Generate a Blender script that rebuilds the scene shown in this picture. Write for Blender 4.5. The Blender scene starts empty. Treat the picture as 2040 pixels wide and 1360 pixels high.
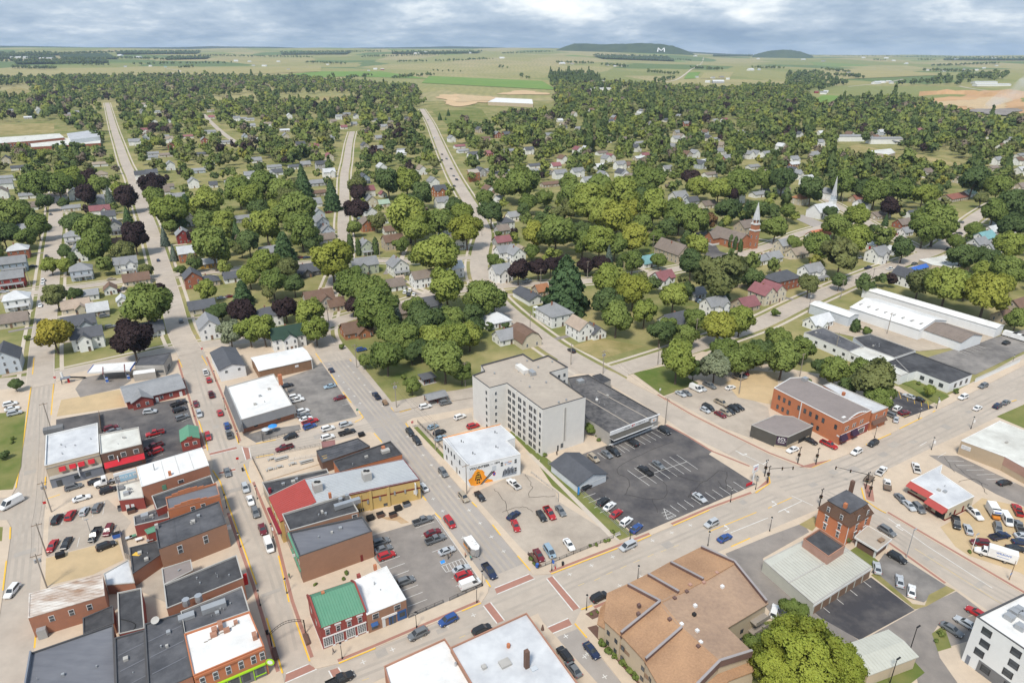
import bpy,bmesh,math,random
import numpy as np
from mathutils import Vector,Matrix
R=math.radians
random.seed(7)
SC=bpy.context.scene
COL=SC.collection
# ------------------------------------------------------------------ camera
CAM_H,FPX,YH=120.0,1340.0,103.0
PITCH=math.atan((680-YH)/FPX)
cam=bpy.data.objects.new('camera',bpy.data.cameras.new('camera'))
COL.objects.link(cam);SC.camera=cam
cam.location=(0,0,CAM_H);cam.rotation_euler=(math.pi/2-PITCH,0,0)
cam.data.sensor_width=36;cam.data.lens=FPX*36/2040
cam.data.clip_start=1;cam.data.clip_end=60000
# ------------------------------------------------------------------ light
SUN_EL,SUN_AZ=R(56),R(200) # azimuth clockwise from +Y: behind the camera, a little to its left
sun=bpy.data.objects.new('sun',bpy.data.lights.new('sun','SUN'))
COL.objects.link(sun)
sun.data.energy=2.0;sun.data.angle=R(12);sun.data.color=(1,.94,.84)
sd=Vector((math.sin(SUN_AZ)*math.cos(SUN_EL),math.cos(SUN_AZ)*math.cos(SUN_EL),math.sin(SUN_EL)))
sun.rotation_euler=sd.to_track_quat('Z','Y').to_euler()
sun.location=sd*900
W=bpy.data.worlds.new('World');SC.world=W;W.use_nodes=True
nt=W.node_tree;nt.nodes.clear()
def N(t,**k):
 n=nt.nodes.new(t)
 for a,v in k.items():setattr(n,a,v)
 return n
def LK(a,b):nt.links.new(a,b)
def MATH(op,a,b=None,c=None,clamp=False):
 n=N('ShaderNodeMath',operation=op);n.use_clamp=clamp
 for i,v in enumerate((a,b,c)):
  if v is None:continue
  if isinstance(v,(int,float)):n.inputs[i].default_value=v
  else:LK(v,n.inputs[i])
 return n.outputs[0]
def MIXC(f,a,b):
 n=N('ShaderNodeMix',data_type='RGBA')
 for s,v in((0,f),(6,a),(7,b)):
  if isinstance(v,(int,float)):n.inputs[s].default_value=v
  elif isinstance(v,tuple):n.inputs[s].default_value=(*v,1)
  else:LK(v,n.inputs[s])
 return n.outputs[2]
def RAMP(f,stops):
 n=N('ShaderNodeValToRGB');e=n.color_ramp.elements
 while len(e)<len(stops):e.new(.5)
 for i,(p,c)in enumerate(stops):
  e[i].position=p;e[i].color=(*c,1)if len(c)==3 else c
 LK(f,n.inputs[0]);return n.outputs[0]
sky=N('ShaderNodeTexSky',sky_type='NISHITA');sky.sun_disc=False
sky.sun_elevation=SUN_EL;sky.sun_rotation=SUN_AZ;sky.air_density=1.3;sky.dust_density=2
tc=N('ShaderNodeTexCoord');sep=N('ShaderNodeSeparateXYZ');LK(tc.outputs['Generated'],sep.inputs[0])
X_,Y_,Z_=sep.outputs
zc=MATH('MAXIMUM',Z_,0.0)
el=MATH('DIVIDE',zc,MATH('ADD',zc,.12)) # squeezes the layers towards the horizon
cmb=N('ShaderNodeCombineXYZ')
LK(MATH('MULTIPLY',X_,11.0),cmb.inputs[0]);LK(MATH('MULTIPLY',Y_,11.0),cmb.inputs[1]);LK(MATH('MULTIPLY',el,8.5),cmb.inputs[2])
nz=N('ShaderNodeTexNoise');nz.inputs['Scale'].default_value=.8;nz.inputs['Detail'].default_value=7;nz.inputs['Roughness'].default_value=.56
LK(cmb.outputs[0],nz.inputs['Vector'])
nz2=N('ShaderNodeTexNoise');nz2.inputs['Scale'].default_value=2.4;nz2.inputs['Detail'].default_value=6;nz2.inputs['Roughness'].default_value=.6
LK(cmb.outputs[0],nz2.inputs['Vector'])
cl=MATH('ADD',MATH('MULTIPLY',nz.outputs[0],.72),MATH('MULTIPLY',nz2.outputs[0],.28))
def ang(px,py): # direction of a cloud seen over the town
 x=(px-1020)/FPX;y=(680-py)/FPX
 v=Vector((x,math.cos(PITCH)+y*math.sin(PITCH),-math.sin(PITCH)+y*math.cos(PITCH))).normalized()
 return v
def bank(px,py,sx,sy,amp,base): # a cloud bank at a bearing and elevation
 v=ang(px,py)
 dx=MATH('DIVIDE',MATH('SUBTRACT',MATH('ARCTAN2',X_,Y_),math.atan2(v.x,v.y)),sx)
 dz=MATH('DIVIDE',MATH('SUBTRACT',Z_,v.z),sy)
 g=MATH('EXPONENT',MATH('MULTIPLY',MATH('ADD',MATH('MULTIPLY',dx,dx),MATH('MULTIPLY',dz,dz)),-1.0))
 return MATH('ADD',base,MATH('MULTIPLY',g,amp))
cl=bank(1130,10,.17,.016,.20,cl)
cl=bank(330,25,.16,.010,.06,cl)
cl=bank(1760,45,.10,.008,.06,cl)
cl=bank(1478,32,.022,.009,.16,cl)
cl=bank(1050,52,.20,.007,-.08,cl)
cl=bank(640,40,.25,.012,-.05,cl)
cl=bank(1500,70,.30,.012,-.08,cl)
cl=bank(260,70,.22,.014,.05,cl)
cl=bank(1900,20,.2,.02,.07,cl)
ccol=RAMP(cl,[(.34,(.185,.27,.40)),(.46,(.27,.355,.475)),(.56,(.385,.465,.57)),(.67,(.66,.71,.755)),(.80,(.90,.90,.89))])
skyc=MIXC(.90,sky.outputs[0],MIXC(1.0,(0,0,0),ccol))
n10=N('ShaderNodeVectorMath',operation='SCALE');LK(ccol,n10.inputs[0]);n10.inputs['Scale'].default_value=6.4
skyc=MIXC(.92,sky.outputs[0],n10.outputs[0]) # a near-closed cloud deck over the clear sky
bg=N('ShaderNodeBackground');LK(skyc,bg.inputs[0]);bg.inputs[1].default_value=.115
wo=N('ShaderNodeOutputWorld');LK(bg.outputs[0],wo.inputs[0])
SC.view_settings.view_transform='Standard';SC.view_settings.look='None'
SC.view_settings.gamma=1;SC.view_settings.use_curve_mapping=False
SC.view_settings.exposure=.93
SC.cycles.max_bounces=5;SC.cycles.diffuse_bounces=3;SC.cycles.glossy_bounces=2;SC.cycles.transmission_bounces=2
SC.cycles.volume_bounces=1;SC.cycles.transparent_max_bounces=6
SC.cycles.use_denoising=True
SC.cycles.caustics_reflective=False;SC.cycles.caustics_refractive=False
# ------------------------------------------------------------------ terrain and picking points on it
def smooth(t):
 t=min(1,max(0,t));return t*t*(3-2*t)
def terrain(x,y):
 r=math.hypot(x,y)
 a=math.degrees(math.atan2(x,y))
 A=158-106*smooth((a-4)/15)
 z=smooth((r-2200)/9300)*A
 if r>2400:
  k=min(1,(r-2400)/1500)
  z+=k*(9*math.sin(x/610+y/830)+6*math.sin(x/330-y/470+1.3)+4*math.sin(y/260+x/900))
 return z
def ray(px,py):
 x=(px-1020)/FPX;y=(680-py)/FPX
 return Vector((x,math.cos(PITCH)+y*math.sin(PITCH),-math.sin(PITCH)+y*math.cos(PITCH)))
def G(px,py,z=0.0): # point of the level town plane (or of a level z) at a survey pixel
 d=ray(px,py);t=(z-CAM_H)/d.z
 return Vector((d.x*t,d.y*t,z))
def GT(px,py): # point of the rolling land
 d=ray(px,py).normalized();t=150.0;last=0
 while t<30000:
  p=d*t
  if CAM_H+p.z<terrain(p.x,p.y):break
  last=t;t*=1.02
 a,b=last,t
 for _ in range(20):
  m=(a+b)/2;p=d*m
  if CAM_H+p.z<terrain(p.x,p.y):b=m
  else:a=m
 p=d*b
 return Vector((p.x,p.y,terrain(p.x,p.y)))
def PX(p): # where a point shows, for ordering names from left to right
 q=Vector(p)-Vector((0,0,CAM_H))
 dep=q.y*math.cos(PITCH)-q.z*math.sin(PITCH)
 up=q.y*math.sin(PITCH)+q.z*math.cos(PITCH)
 return(1020+FPX*q.x/dep,680-FPX*up/dep)
UANG=R(29.6) # bearing of the cross streets
U=Vector((math.cos(UANG),math.sin(UANG),0));V=Vector((-math.sin(UANG),math.cos(UANG),0))
# ------------------------------------------------------------------ materials
MATS={}
def mat(name,c,rough=.85,c2=None,scale=.5,big=.05,amt=1.0,spec=.25,metal=0,bump=0,objrand=0,contrast=.35,stretch=None,emit=0):
 """Principled paint with two scales of procedural variation between c and c2."""
 if name in MATS:return MATS[name]
 m=bpy.data.materials.new(name);m.use_nodes=True;MATS[name]=m
 t=m.node_tree;b=t.nodes['Principled BSDF']
 b.inputs['Roughness'].default_value=rough;b.inputs['Metallic'].default_value=metal
 b.inputs['Specular IOR Level'].default_value=spec
 if c2 is None:c2=tuple(min(1,v*.78)for v in c)
 def n(k,**kw):
  x=t.nodes.new(k)
  for a,v in kw.items():setattr(x,a,v)
  return x
 co=n('ShaderNodeTexCoord');src=co.outputs['Object']
 if stretch:
  mp=n('ShaderNodeMapping');mp.inputs['Scale'].default_value=stretch[:3]
  if len(stretch)>3:mp.inputs['Rotation'].default_value=(0,0,stretch[3])
  t.links.new(src,mp.inputs[0]);src=mp.outputs[0]
 a1=n('ShaderNodeTexNoise');a1.inputs['Scale'].default_value=scale;a1.inputs['Detail'].default_value=6;a1.inputs['Roughness'].default_value=.65
 a2=n('ShaderNodeTexNoise');a2.inputs['Scale'].default_value=big;a2.inputs['Detail'].default_value=4
 t.links.new(src,a1.inputs['Vector']);t.links.new(co.outputs['Object'],a2.inputs['Vector'])
 ad=n('ShaderNodeMath',operation='ADD');t.links.new(a1.outputs[0],ad.inputs[0]);t.links.new(a2.outputs[0],ad.inputs[1])
 if objrand:
  oi=n('ShaderNodeObjectInfo');mu=n('ShaderNodeMath',operation='MULTIPLY_ADD')
  t.links.new(oi.outputs['Random'],mu.inputs[0]);mu.inputs[1].default_value=objrand;mu.inputs[2].default_value=-objrand/2
  ad2=n('ShaderNodeMath',operation='ADD');t.links.new(ad.outputs[0],ad2.inputs[0]);t.links.new(mu.outputs[0],ad2.inputs[1]);ad=ad2
 mr=n('ShaderNodeMapRange');mr.inputs[1].default_value=1-contrast;mr.inputs[2].default_value=1+contrast
 mr.inputs[3].default_value=0;mr.inputs[4].default_value=amt
 t.links.new(ad.outputs[0],mr.inputs[0])
 mx=n('ShaderNodeMix',data_type='RGBA');mx.inputs[6].default_value=(*c,1);mx.inputs[7].default_value=(*c2,1)
 t.links.new(mr.outputs[0],mx.inputs[0]);t.links.new(mx.outputs[2],b.inputs['Base Color'])
 if bump:
  bp=n('ShaderNodeBump');bp.inputs['Strength'].default_value=bump;bp.inputs['Distance'].default_value=.05
  t.links.new(a1.outputs[0],bp.inputs['Height']);t.links.new(bp.outputs[0],b.inputs['Normal'])
 return m
def mat_emit(name,c,s):
 m=mat(name,c);b=m.node_tree.nodes['Principled BSDF']
 b.inputs['Emission Color'].default_value=(*c,1);b.inputs['Emission Strength'].default_value=s
 return m
def mat_leaf(name,c,c2,hue=.25,ns=3.6):
 """Leaves: two greens, mottled over the crown, each tree a little different, some light through the leaf."""
 m=bpy.data.materials.new(name);m.use_nodes=True;MATS[name]=m
 t=m.node_tree;b=t.nodes['Principled BSDF']
 b.inputs['Roughness'].default_value=.7;b.inputs['Specular IOR Level'].default_value=.15
 n=t.nodes.new
 co=n('ShaderNodeTexCoord');oi=n('ShaderNodeObjectInfo')
 nz=n('ShaderNodeTexNoise');nz.inputs['Scale'].default_value=ns;nz.inputs['Detail'].default_value=6;nz.inputs['Roughness'].default_value=.8
 va=n('ShaderNodeVectorMath');va.operation='ADD'
 t.links.new(co.outputs['Object'],va.inputs[0])
 sc=n('ShaderNodeMath');sc.operation='MULTIPLY';t.links.new(oi.outputs['Random'],sc.inputs[0]);sc.inputs[1].default_value=90
 t.links.new(sc.outputs[0],va.inputs[1]);t.links.new(va.outputs[0],nz.inputs['Vector'])
 wn=n('ShaderNodeTexWhiteNoise');wn.noise_dimensions='1D';t.links.new(oi.outputs['Random'],wn.inputs['W'])
 ad=n('ShaderNodeMath');ad.operation='MULTIPLY_ADD';t.links.new(wn.outputs['Value'],ad.inputs[0]);ad.inputs[1].default_value=hue*2;t.links.new(nz.outputs[0],ad.inputs[2])
 mr=n('ShaderNodeMapRange');mr.inputs[1].default_value=.36;mr.inputs[2].default_value=.64+hue*2
 t.links.new(ad.outputs[0],mr.inputs[0])
 mx=n('ShaderNodeMix');mx.data_type='RGBA';mx.inputs[6].default_value=(*c,1);mx.inputs[7].default_value=(*c2,1)
 t.links.new(mr.outputs[0],mx.inputs[0]);t.links.new(mx.outputs[2],b.inputs['Base Color'])
 tl=n('ShaderNodeBsdfTranslucent');t.links.new(mx.outputs[2],tl.inputs['Color']);ms=n('ShaderNodeMixShader');ms.inputs[0].default_value=.38
 t.links.new(b.outputs[0],ms.inputs[1]);t.links.new(tl.outputs[0],ms.inputs[2]);t.links.new(ms.outputs[0],t.nodes['Material Output'].inputs['Surface'])
 return m
 # ------------------------------------------------------------------ mesh building
class MB:
 def __init__(s):s.v=[];s.f=[];s.m=[]
 def poly(s,pts,m=0):
  i=len(s.v);s.v+=[tuple(p)for p in pts];s.f.append(tuple(range(i,i+len(pts))));s.m.append(m);return s
 def box(s,c,d,rz=0,m=0,top=1.0):
  """box of size d centred on c; top scales its upper face"""
  x,y,z=d[0]/2,d[1]/2,d[2]/2;i=len(s.v);cs,sn=math.cos(rz),math.sin(rz)
  for k,(a,b,e)in enumerate([(-1,-1,-1),(1,-1,-1),(1,1,-1),(-1,1,-1),(-1,-1,1),(1,-1,1),(1,1,1),(-1,1,1)]):
   q=top if k>3 else 1
   X,Y=a*x*q,b*y*q
   s.v.append((c[0]+X*cs-Y*sn,c[1]+X*sn+Y*cs,c[2]+e*z))
  for f in((0,3,2,1),(4,5,6,7),(0,1,5,4),(1,2,6,5),(2,3,7,6),(3,0,4,7)):
   s.f.append(tuple(i+k for k in f));s.m.append(m)
  return s
 def prism(s,poly,z0,z1,m=0,mt=None,cap=True,z1s=None):
  """walls and lids over a plan polygon; z1s gives a height per corner"""
  n=len(poly);i=len(s.v)
  s.v+=[(p[0],p[1],z0)for p in poly]+[(p[0],p[1],z1s[k]if z1s else z1)for k,p in enumerate(poly)]
  for k in range(n):
   s.f.append((i+k,i+(k+1)%n,i+n+(k+1)%n,i+n+k));s.m.append(m)
  if cap:
   s.f.append(tuple(range(i+n,i+2*n)));s.m.append(m if mt is None else mt)
   s.f.append(tuple(range(i+n-1,i-1,-1)));s.m.append(m)
  return s
 def tube(s,pts,r,n=6,m=0,caps=True):
  """tube through points, radius r or one per point"""
  pts=[Vector(p)for p in pts];rs=r if isinstance(r,(list,tuple))else[r]*len(pts);i0=len(s.v)
  for k,p in enumerate(pts):
   d=(pts[min(k+1,len(pts)-1)]-pts[max(k-1,0)]).normalized()
   a=d.cross(Vector((0,0,1))if abs(d.z)<.9 else Vector((1,0,0))).normalized();b=d.cross(a)
   for j in range(n):
    t=2*math.pi*j/n;q=p+(a*math.cos(t)+b*math.sin(t))*rs[k];s.v.append(tuple(q))
  for k in range(len(pts)-1):
   for j in range(n):
    a=i0+k*n+j;b=i0+k*n+(j+1)%n
    s.f.append((a,b,b+n,a+n));s.m.append(m)
  if caps:
   s.f.append(tuple(i0+j for j in range(n-1,-1,-1)));s.m.append(m)
   e=i0+(len(pts)-1)*n;s.f.append(tuple(e+j for j in range(n)));s.m.append(m)
  return s
 def mesh(s,name,mats,smooth=False):
  me=bpy.data.meshes.new(name);me.from_pydata(s.v,[],s.f)
  for q in(mats if isinstance(mats,(list,tuple))else[mats]):me.materials.append(q)
  if len(set(s.m))>1:me.polygons.foreach_set('material_index',s.m)
  if smooth:me.polygons.foreach_set('use_smooth',[True]*len(me.polygons))
  me.update();return me
ORG={}
def link(o,parent=None):
 COL.objects.link(o)
 if parent is not None:o.parent=parent
 return o
def thing(name,label,cat,base=(0,0,0),group=None):
 o=bpy.data.objects.new(name,None);link(o);o.location=base;o.empty_display_size=.3
 ORG[o.name]=Vector(base);o['label']=label;o['category']=cat
 if group:o['group']=group
 return o
def tag(o,label,cat=None,kind=None,group=None):
 o['label']=label
 if cat:o['category']=cat
 if kind:o['kind']=kind
 if group:o['group']=group
 return o
def part(mb,name,mats,parent=None,smooth=False):
 """world-space mesh as a part of a thing (or top-level without parent)"""
 off=ORG.get(parent.name,Vector())if parent is not None else Vector()
 if off.length:
  mb.v=[(v[0]-off.x,v[1]-off.y,v[2]-off.z)for v in mb.v]
 o=bpy.data.objects.new(name,mb.mesh(name,mats,smooth));link(o,parent);ORG[o.name]=off
 return o
def struct(mb,name,mats,label,kind='structure',cat=None):
 o=part(mb,name,mats);return tag(o,label,cat or name.replace('_',' '),kind)
def inst(name,me,parent,loc,rz=0,scale=(1,1,1),m=None,local=False):
 o=bpy.data.objects.new(name,me)
 off=Vector()if local or parent is None else ORG.get(parent.name,Vector())
 link(o,parent);o.location=Vector(loc)-off;o.rotation_euler=(0,0,rz);o.scale=scale
 if m is not None:
  o.material_slots[0].link='OBJECT';o.material_slots[0].material=m
 ORG[o.name]=Vector(loc)
 return o
def ordn(k):
 w='first second third fourth fifth sixth seventh eighth ninth tenth eleventh twelfth'.split()
 return w[k-1]if k<=12 else '%d%s'%(k,'th' if 10<k%100<20 else{1:'st',2:'nd',3:'rd'}.get(k%10,'th'))
PENDING=[]
def later(o,desc,where,p,group):
 """label written at the end: look-alikes in one place are told apart by their order from the left"""
 PENDING.append((o,desc,where,PX(p)[0],group));o['group']=group
def short(s):
 return s if len(s.split())<=16 else s.replace(' the ',' ').replace('broadleaf ','').replace('sport utility car','utility car')
def finish_labels():
 d={}
 for t in PENDING:d.setdefault((t[1],t[2]),[]).append(t)
 for(desc,where),L in d.items():
  L.sort(key=lambda t:t[3])
  for k,t in enumerate(L):
   t[0]['label']=short(f'{desc} {where}' if len(L)==1 else f'{desc} {where}, {ordn(k + 1)} from the left')
   # meshes of the lettering and of a walking and a standing figure, made while the scene is still empty
TXT={}
for s_ in('VOLUNTEER','1874','RT',"AC's",'COLD & SMO',"WILSON'S",'STOP'):
 cu=bpy.data.curves.new('lettering','FONT');cu.body=s_;cu.extrude=.015;cu.offset=.02;cu.align_x='CENTER';cu.align_y='CENTER';cu.resolution_u=2
 o=bpy.data.objects.new('tmp',cu);COL.objects.link(o);TXT[s_]=bpy.data.meshes.new_from_object(o.evaluated_get(bpy.context.evaluated_depsgraph_get()));bpy.data.objects.remove(o)
def figure(lean,step):
 V_=[];E_=[];Rr=[]
 def node(co,r,par=None):
  V_.append(co);Rr.append(r)
  if par is not None:E_.append((par,len(V_)-1))
  return len(V_)-1
 hip=node((0,0,.95),.145);ch=node((lean*.3,0,1.22),.15,hip);sh=node((lean*.5,0,1.42),.12,ch);nk=node((lean*.55,0,1.52),.055,sh);hd=node((lean*.6+.02,0,1.62),.10,nk);node((lean*.6+.02,0,1.72),.085,hd)
 for s in(-1,1):
  k=node((s*step*.6+.03,s*.10,.52),.075,hip);f=node((s*step*1.2,s*.11,.09),.045,k);node((s*step*1.2+.16,s*.12,.04),.04,f)
  a=node((lean*.5,s*.21,1.36),.06,sh);e=node((lean*.5-.04,s*.25,1.10),.045,a);w=node((lean*.5+.10,s*.24,.90),.035,e);node((lean*.5+.15,s*.235,.82),.03,w)
 me=bpy.data.meshes.new('body');me.from_pydata(V_,E_,[]);o=bpy.data.objects.new('tmp',me);COL.objects.link(o);o.modifiers.new('s','SKIN');o.modifiers.new('u','SUBSURF').levels=1
 for i,v in enumerate(me.skin_vertices[0].data):v.radius=(Rr[i],Rr[i]);v.use_root=i==0
 m2=bpy.data.meshes.new_from_object(o.evaluated_get(bpy.context.evaluated_depsgraph_get()));bpy.data.objects.remove(o);return m2
FIG={0:figure(0,.12),.1:figure(.1,.2)}
# ================================================================== the setting
def m_field(name):
 """farm land: a patchwork of ripening crops with contour strips"""
 m=bpy.data.materials.new(name);m.use_nodes=True;MATS[name]=m
 t=m.node_tree;b=t.nodes['Principled BSDF'];b.inputs['Roughness'].default_value=.95;b.inputs['Specular IOR Level'].default_value=.1
 n=t.nodes.new;co=n('ShaderNodeTexCoord')
 mp=n('ShaderNodeMapping');mp.inputs['Rotation'].default_value=(0,0,.5);mp.inputs['Scale'].default_value=(.0021,.00115,0)
 nd=n('ShaderNodeTexNoise');nd.inputs['Scale'].default_value=.0016;nd.inputs['Detail'].default_value=3
 va=n('ShaderNodeVectorMath');va.operation='MULTIPLY_ADD'
 t.links.new(co.outputs['Object'],nd.inputs['Vector']);t.links.new(nd.outputs['Color'],va.inputs[0]);va.inputs[1].default_value=(420,420,0)
 t.links.new(co.outputs['Object'],va.inputs[2]);t.links.new(va.outputs[0],mp.inputs[0])
 vo=n('ShaderNodeTexVoronoi');vo.inputs['Scale'].default_value=1;t.links.new(mp.outputs[0],vo.inputs['Vector'])
 sp=n('ShaderNodeSeparateColor');t.links.new(vo.outputs['Color'],sp.inputs[0])
 rp=n('ShaderNodeValToRGB');e=rp.color_ramp.elements;rp.color_ramp.interpolation='CONSTANT'
 cs=[(0,(.325,.29,.125)),(.18,(.235,.245,.09)),(.34,(.37,.315,.15)),(.50,(.11,.165,.06)),(.59,(.295,.28,.115)),(.76,(.175,.245,.075)),(.84,(.385,.32,.17))]
 while len(e)<len(cs):e.new(.5)
 for i,(p,c)in enumerate(cs):e[i].position=p;e[i].color=(*c,1)
 t.links.new(sp.outputs[0],rp.inputs[0])
 n2=n('ShaderNodeTexNoise');n2.inputs['Scale'].default_value=.006;n2.inputs['Detail'].default_value=8;n2.inputs['Roughness'].default_value=.7
 t.links.new(co.outputs['Object'],n2.inputs['Vector'])
 wv=n('ShaderNodeTexWave');wv.inputs['Scale'].default_value=.012;wv.inputs['Distortion'].default_value=9;wv.inputs['Detail'].default_value=3;wv.inputs['Detail Scale'].default_value=.4
 t.links.new(co.outputs['Object'],wv.inputs['Vector'])
 ml=n('ShaderNodeMath');ml.operation='MULTIPLY_ADD';t.links.new(wv.outputs['Fac'],ml.inputs[0]);ml.inputs[1].default_value=.22;t.links.new(n2.outputs[0],ml.inputs[2])
 mr=n('ShaderNodeMapRange');mr.inputs[1].default_value=.38;mr.inputs[2].default_value=.85;t.links.new(ml.outputs[0],mr.inputs[0])
 mx=n('ShaderNodeMix');mx.data_type='RGBA';mx.inputs[7].default_value=(.17,.19,.075,1)
 mf=n('ShaderNodeMath');mf.operation='MULTIPLY';mf.inputs[1].default_value=.55;t.links.new(mr.outputs[0],mf.inputs[0])
 t.links.new(mf.outputs[0],mx.inputs[0]);t.links.new(rp.outputs[0],mx.inputs[6]);t.links.new(mx.outputs[2],b.inputs['Base Color'])
 return m
mat('lawn',(.115,.150,.040),.95,(.40,.325,.165),.06,.018,.85,.05,contrast=.30)
mat('lawn_green',(.095,.140,.032),.95,(.26,.235,.095),.12,.03,.85,.05,contrast=.3)
mat('lawn_dry',(.16,.16,.05),.95,(.42,.33,.17),.10,.03,1,.05,contrast=.3)
mat('road',(.50,.43,.36),.9,(.375,.325,.275),.25,.04,1,.15,contrast=.3)
mat('tyre_wear',(.36,.315,.27),.9,(.44,.385,.325),.35,.06,1,.15,contrast=.3,stretch=(.6,.6,1))
mat('patch',(.33,.30,.27),.9,(.42,.375,.325),.6,.2,1,.15)
mat('road_grey',(.40,.36,.325),.9,(.31,.28,.255),.25,.05,1,.15,contrast=.35)
mat('pavement',(.60,.49,.375),.9,(.47,.385,.30),.4,.06,1,.15,contrast=.35)
mat('walk',(.58,.505,.42),.9,(.47,.41,.34),.5,.08,1,.15)
mat('asphalt',(.052,.050,.056),.85,(.165,.15,.14),.14,.03,1,.3,contrast=.24)
mat('asphalt_worn',(.115,.108,.105),.85,(.30,.275,.25),.22,.05,1,.3,contrast=.3)
mat('asphalt_grey',(.31,.275,.245),.9,(.20,.18,.165),.2,.04,1,.2,contrast=.25)
mat('concrete_lot',(.49,.42,.345),.9,(.34,.29,.24),.18,.04,1,.2,contrast=.25)
mat('sand',(.58,.43,.255),.95,(.43,.33,.20),.2,.05,1,.1,contrast=.35)
mat('gravel',(.50,.42,.33),.95,(.36,.30,.24),.4,.08,1,.1)
mat('brick_paver',(.40,.205,.155),.9,(.32,.165,.13),1.5,.2,1,.15)
mat('paint_white',(.74,.73,.70),.7,(.52,.50,.46),1.2,.3,1,.2)
mat('paint_yellow',(.85,.50,.035),.7,(.72,.44,.07),1.2,.3,1,.2)
mat('paint_yellow_faint',(.62,.46,.20),.8,(.52,.43,.30),1.2,.3,1,.2)
mat('crack',(.05,.047,.045),.9)
mat('earth',(.62,.45,.27),.95,(.48,.34,.20),.02,.006,1,.1)
mat('quarry_earth',(.57,.36,.19),.95,(.40,.25,.135),.02,.006,1,.1)
mat('crop_green',(.13,.235,.05),.95,(.19,.27,.07),.02,.005,1,.1)
mat('crop_tan',(.36,.31,.145),.95,(.29,.265,.12),.02,.004,1,.1)
mat('mulch',(.17,.10,.075),.95,(.12,.07,.055),1)
m_field('farmland')
# rolling ground in a wide fan; town lawn up to 2 km, farm land beyond
def fan(r0,r1,nr,na,a0,a1,z0=None):
 mb=MB();rs=[r0+(r1-r0)*(k/nr)**2 for k in range(nr+1)]
 for r in rs:
  for j in range(na+1):
   a=R(a0+(a1-a0)*j/na);x,y=r*math.sin(a),r*math.cos(a)
   mb.v.append((x,y,terrain(x,y)))
 for k in range(nr):
  for j in range(na):
   i=k*(na+1)+j
   mb.f.append((i,i+1,i+na+2,i+na+1));mb.m.append(0)
 return mb
mb=MB();nA=72
ring=[(1900*math.sin(2*math.pi*j/nA),1900*math.cos(2*math.pi*j/nA),0)for j in range(nA)]
mb.v=[(0,150,0)]+ring
for j in range(nA):mb.f.append((0,1+(j+1)%nA,1+j));mb.m.append(0)
struct(mb,'ground',MATS['lawn'],'grass of the town lots and verges, green with dry straw-coloured patches')
def clip19(mbx):return mbx
struct(fan(1900,15500,46,150,-180,180),'farmland',MATS['farmland'],'patchwork of tan and green farm fields rolling to the horizon')
ZN=[0]
def zs():
 ZN[0]+=1;return ZN[0]*.0016
def sheet(name,px,z,m,label=None,parent=None,far=False,skirt=0):
 pts=[(GT(*p)if far else G(*p))for p in px]
 mb=MB()
 P=[(p.x,p.y)for p in pts]
 if skirt:mb.prism(P,z-skirt,z)
 else:
  mb.poly([(p.x,p.y,(p.z if far else 0)+z)for p in pts])
  # sheets face up whichever way the outline runs
 a=sum(P[i][0]*P[(i+1)%len(P)][1]-P[(i+1)%len(P)][0]*P[i][1]for i in range(len(P)))
 if a<0:mb.f=[tuple(reversed(f))for f in mb.f]
 if parent is not None:return part(mb,name,MATS[m],parent)
 return struct(mb,name,MATS[m],label)
def crom(pts,n=8):
 out=[]
 for i in range(len(pts)-1):
  p0=pts[max(i-1,0)];p1,p2=pts[i],pts[i+1];p3=pts[min(i+2,len(pts)-1)]
  for k in range(n):
   t=k/n
   out.append(.5*((2*p1)+(p2-p0)*t+(2*p0-5*p1+4*p2-p3)*t*t+(3*p1-p0-3*p2+p3)*t**3))
 out.append(pts[-1]);return out
def offs(pts,d):
 out=[]
 for i,p in enumerate(pts):
  t=(pts[min(i+1,len(pts)-1)]-pts[max(i-1,0)]);t.z=0;t.normalize()
  out.append(p+Vector((-t.y,t.x,0))*d)
 return out
def strip_mb(pts,d0,d1,z,far=False):
 a,b=offs(pts,d0),offs(pts,d1);mb=MB()
 for p,q in zip(a,b):
  mb.v+=[(p.x,p.y,(terrain(p.x,p.y)if far else 0)+z),(q.x,q.y,(terrain(q.x,q.y)if far else 0)+z)]
 for i in range(len(a)-1):
  mb.f.append((2*i,2*i+2,2*i+3,2*i+1)if d1>d0 else(2*i,2*i+1,2*i+3,2*i+2));mb.m.append(0)
 mb.f=[tuple(f)for f in mb.f]
 return mb
ROADS=[] # (points, half width) used to keep trees and houses off the road
def road(px,w,label,m='road',walks=True,far=False,kerb=True,n=8):
 pts=crom([GT(*p)if far else G(*p)for p in px],n)
 z=.035+zs()if not far else .5
 o=struct(strip_mb(pts,-w/2,w/2,z,far),'road',MATS[m],label,cat='road')
 ROADS.append((pts,w/2+(4.2 if walks else 1)))
 if walks:
  for s in(-1,1):
   part(strip_mb(pts,s*(w/2+2.1),s*(w/2+3.6),.012+zs()*.3),'pavement',MATS['walk'],o)
 if kerb and not far:
  for s in(-1,1):
   k=strip_mb(pts,s*(w/2),s*(w/2+.3),.13+zs()*.1)
   n0=len(k.v);k.v+=[(v[0],v[1],0)for v in k.v]
   for i in range(n0//2-1):
    for e in(0,1):
     a,b=2*i+e,2*i+2+e;k.f.append((a,b,b+n0,a+n0));k.m.append(0)
   part(k,'kerb',MATS['walk'],o)
 return o
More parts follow.
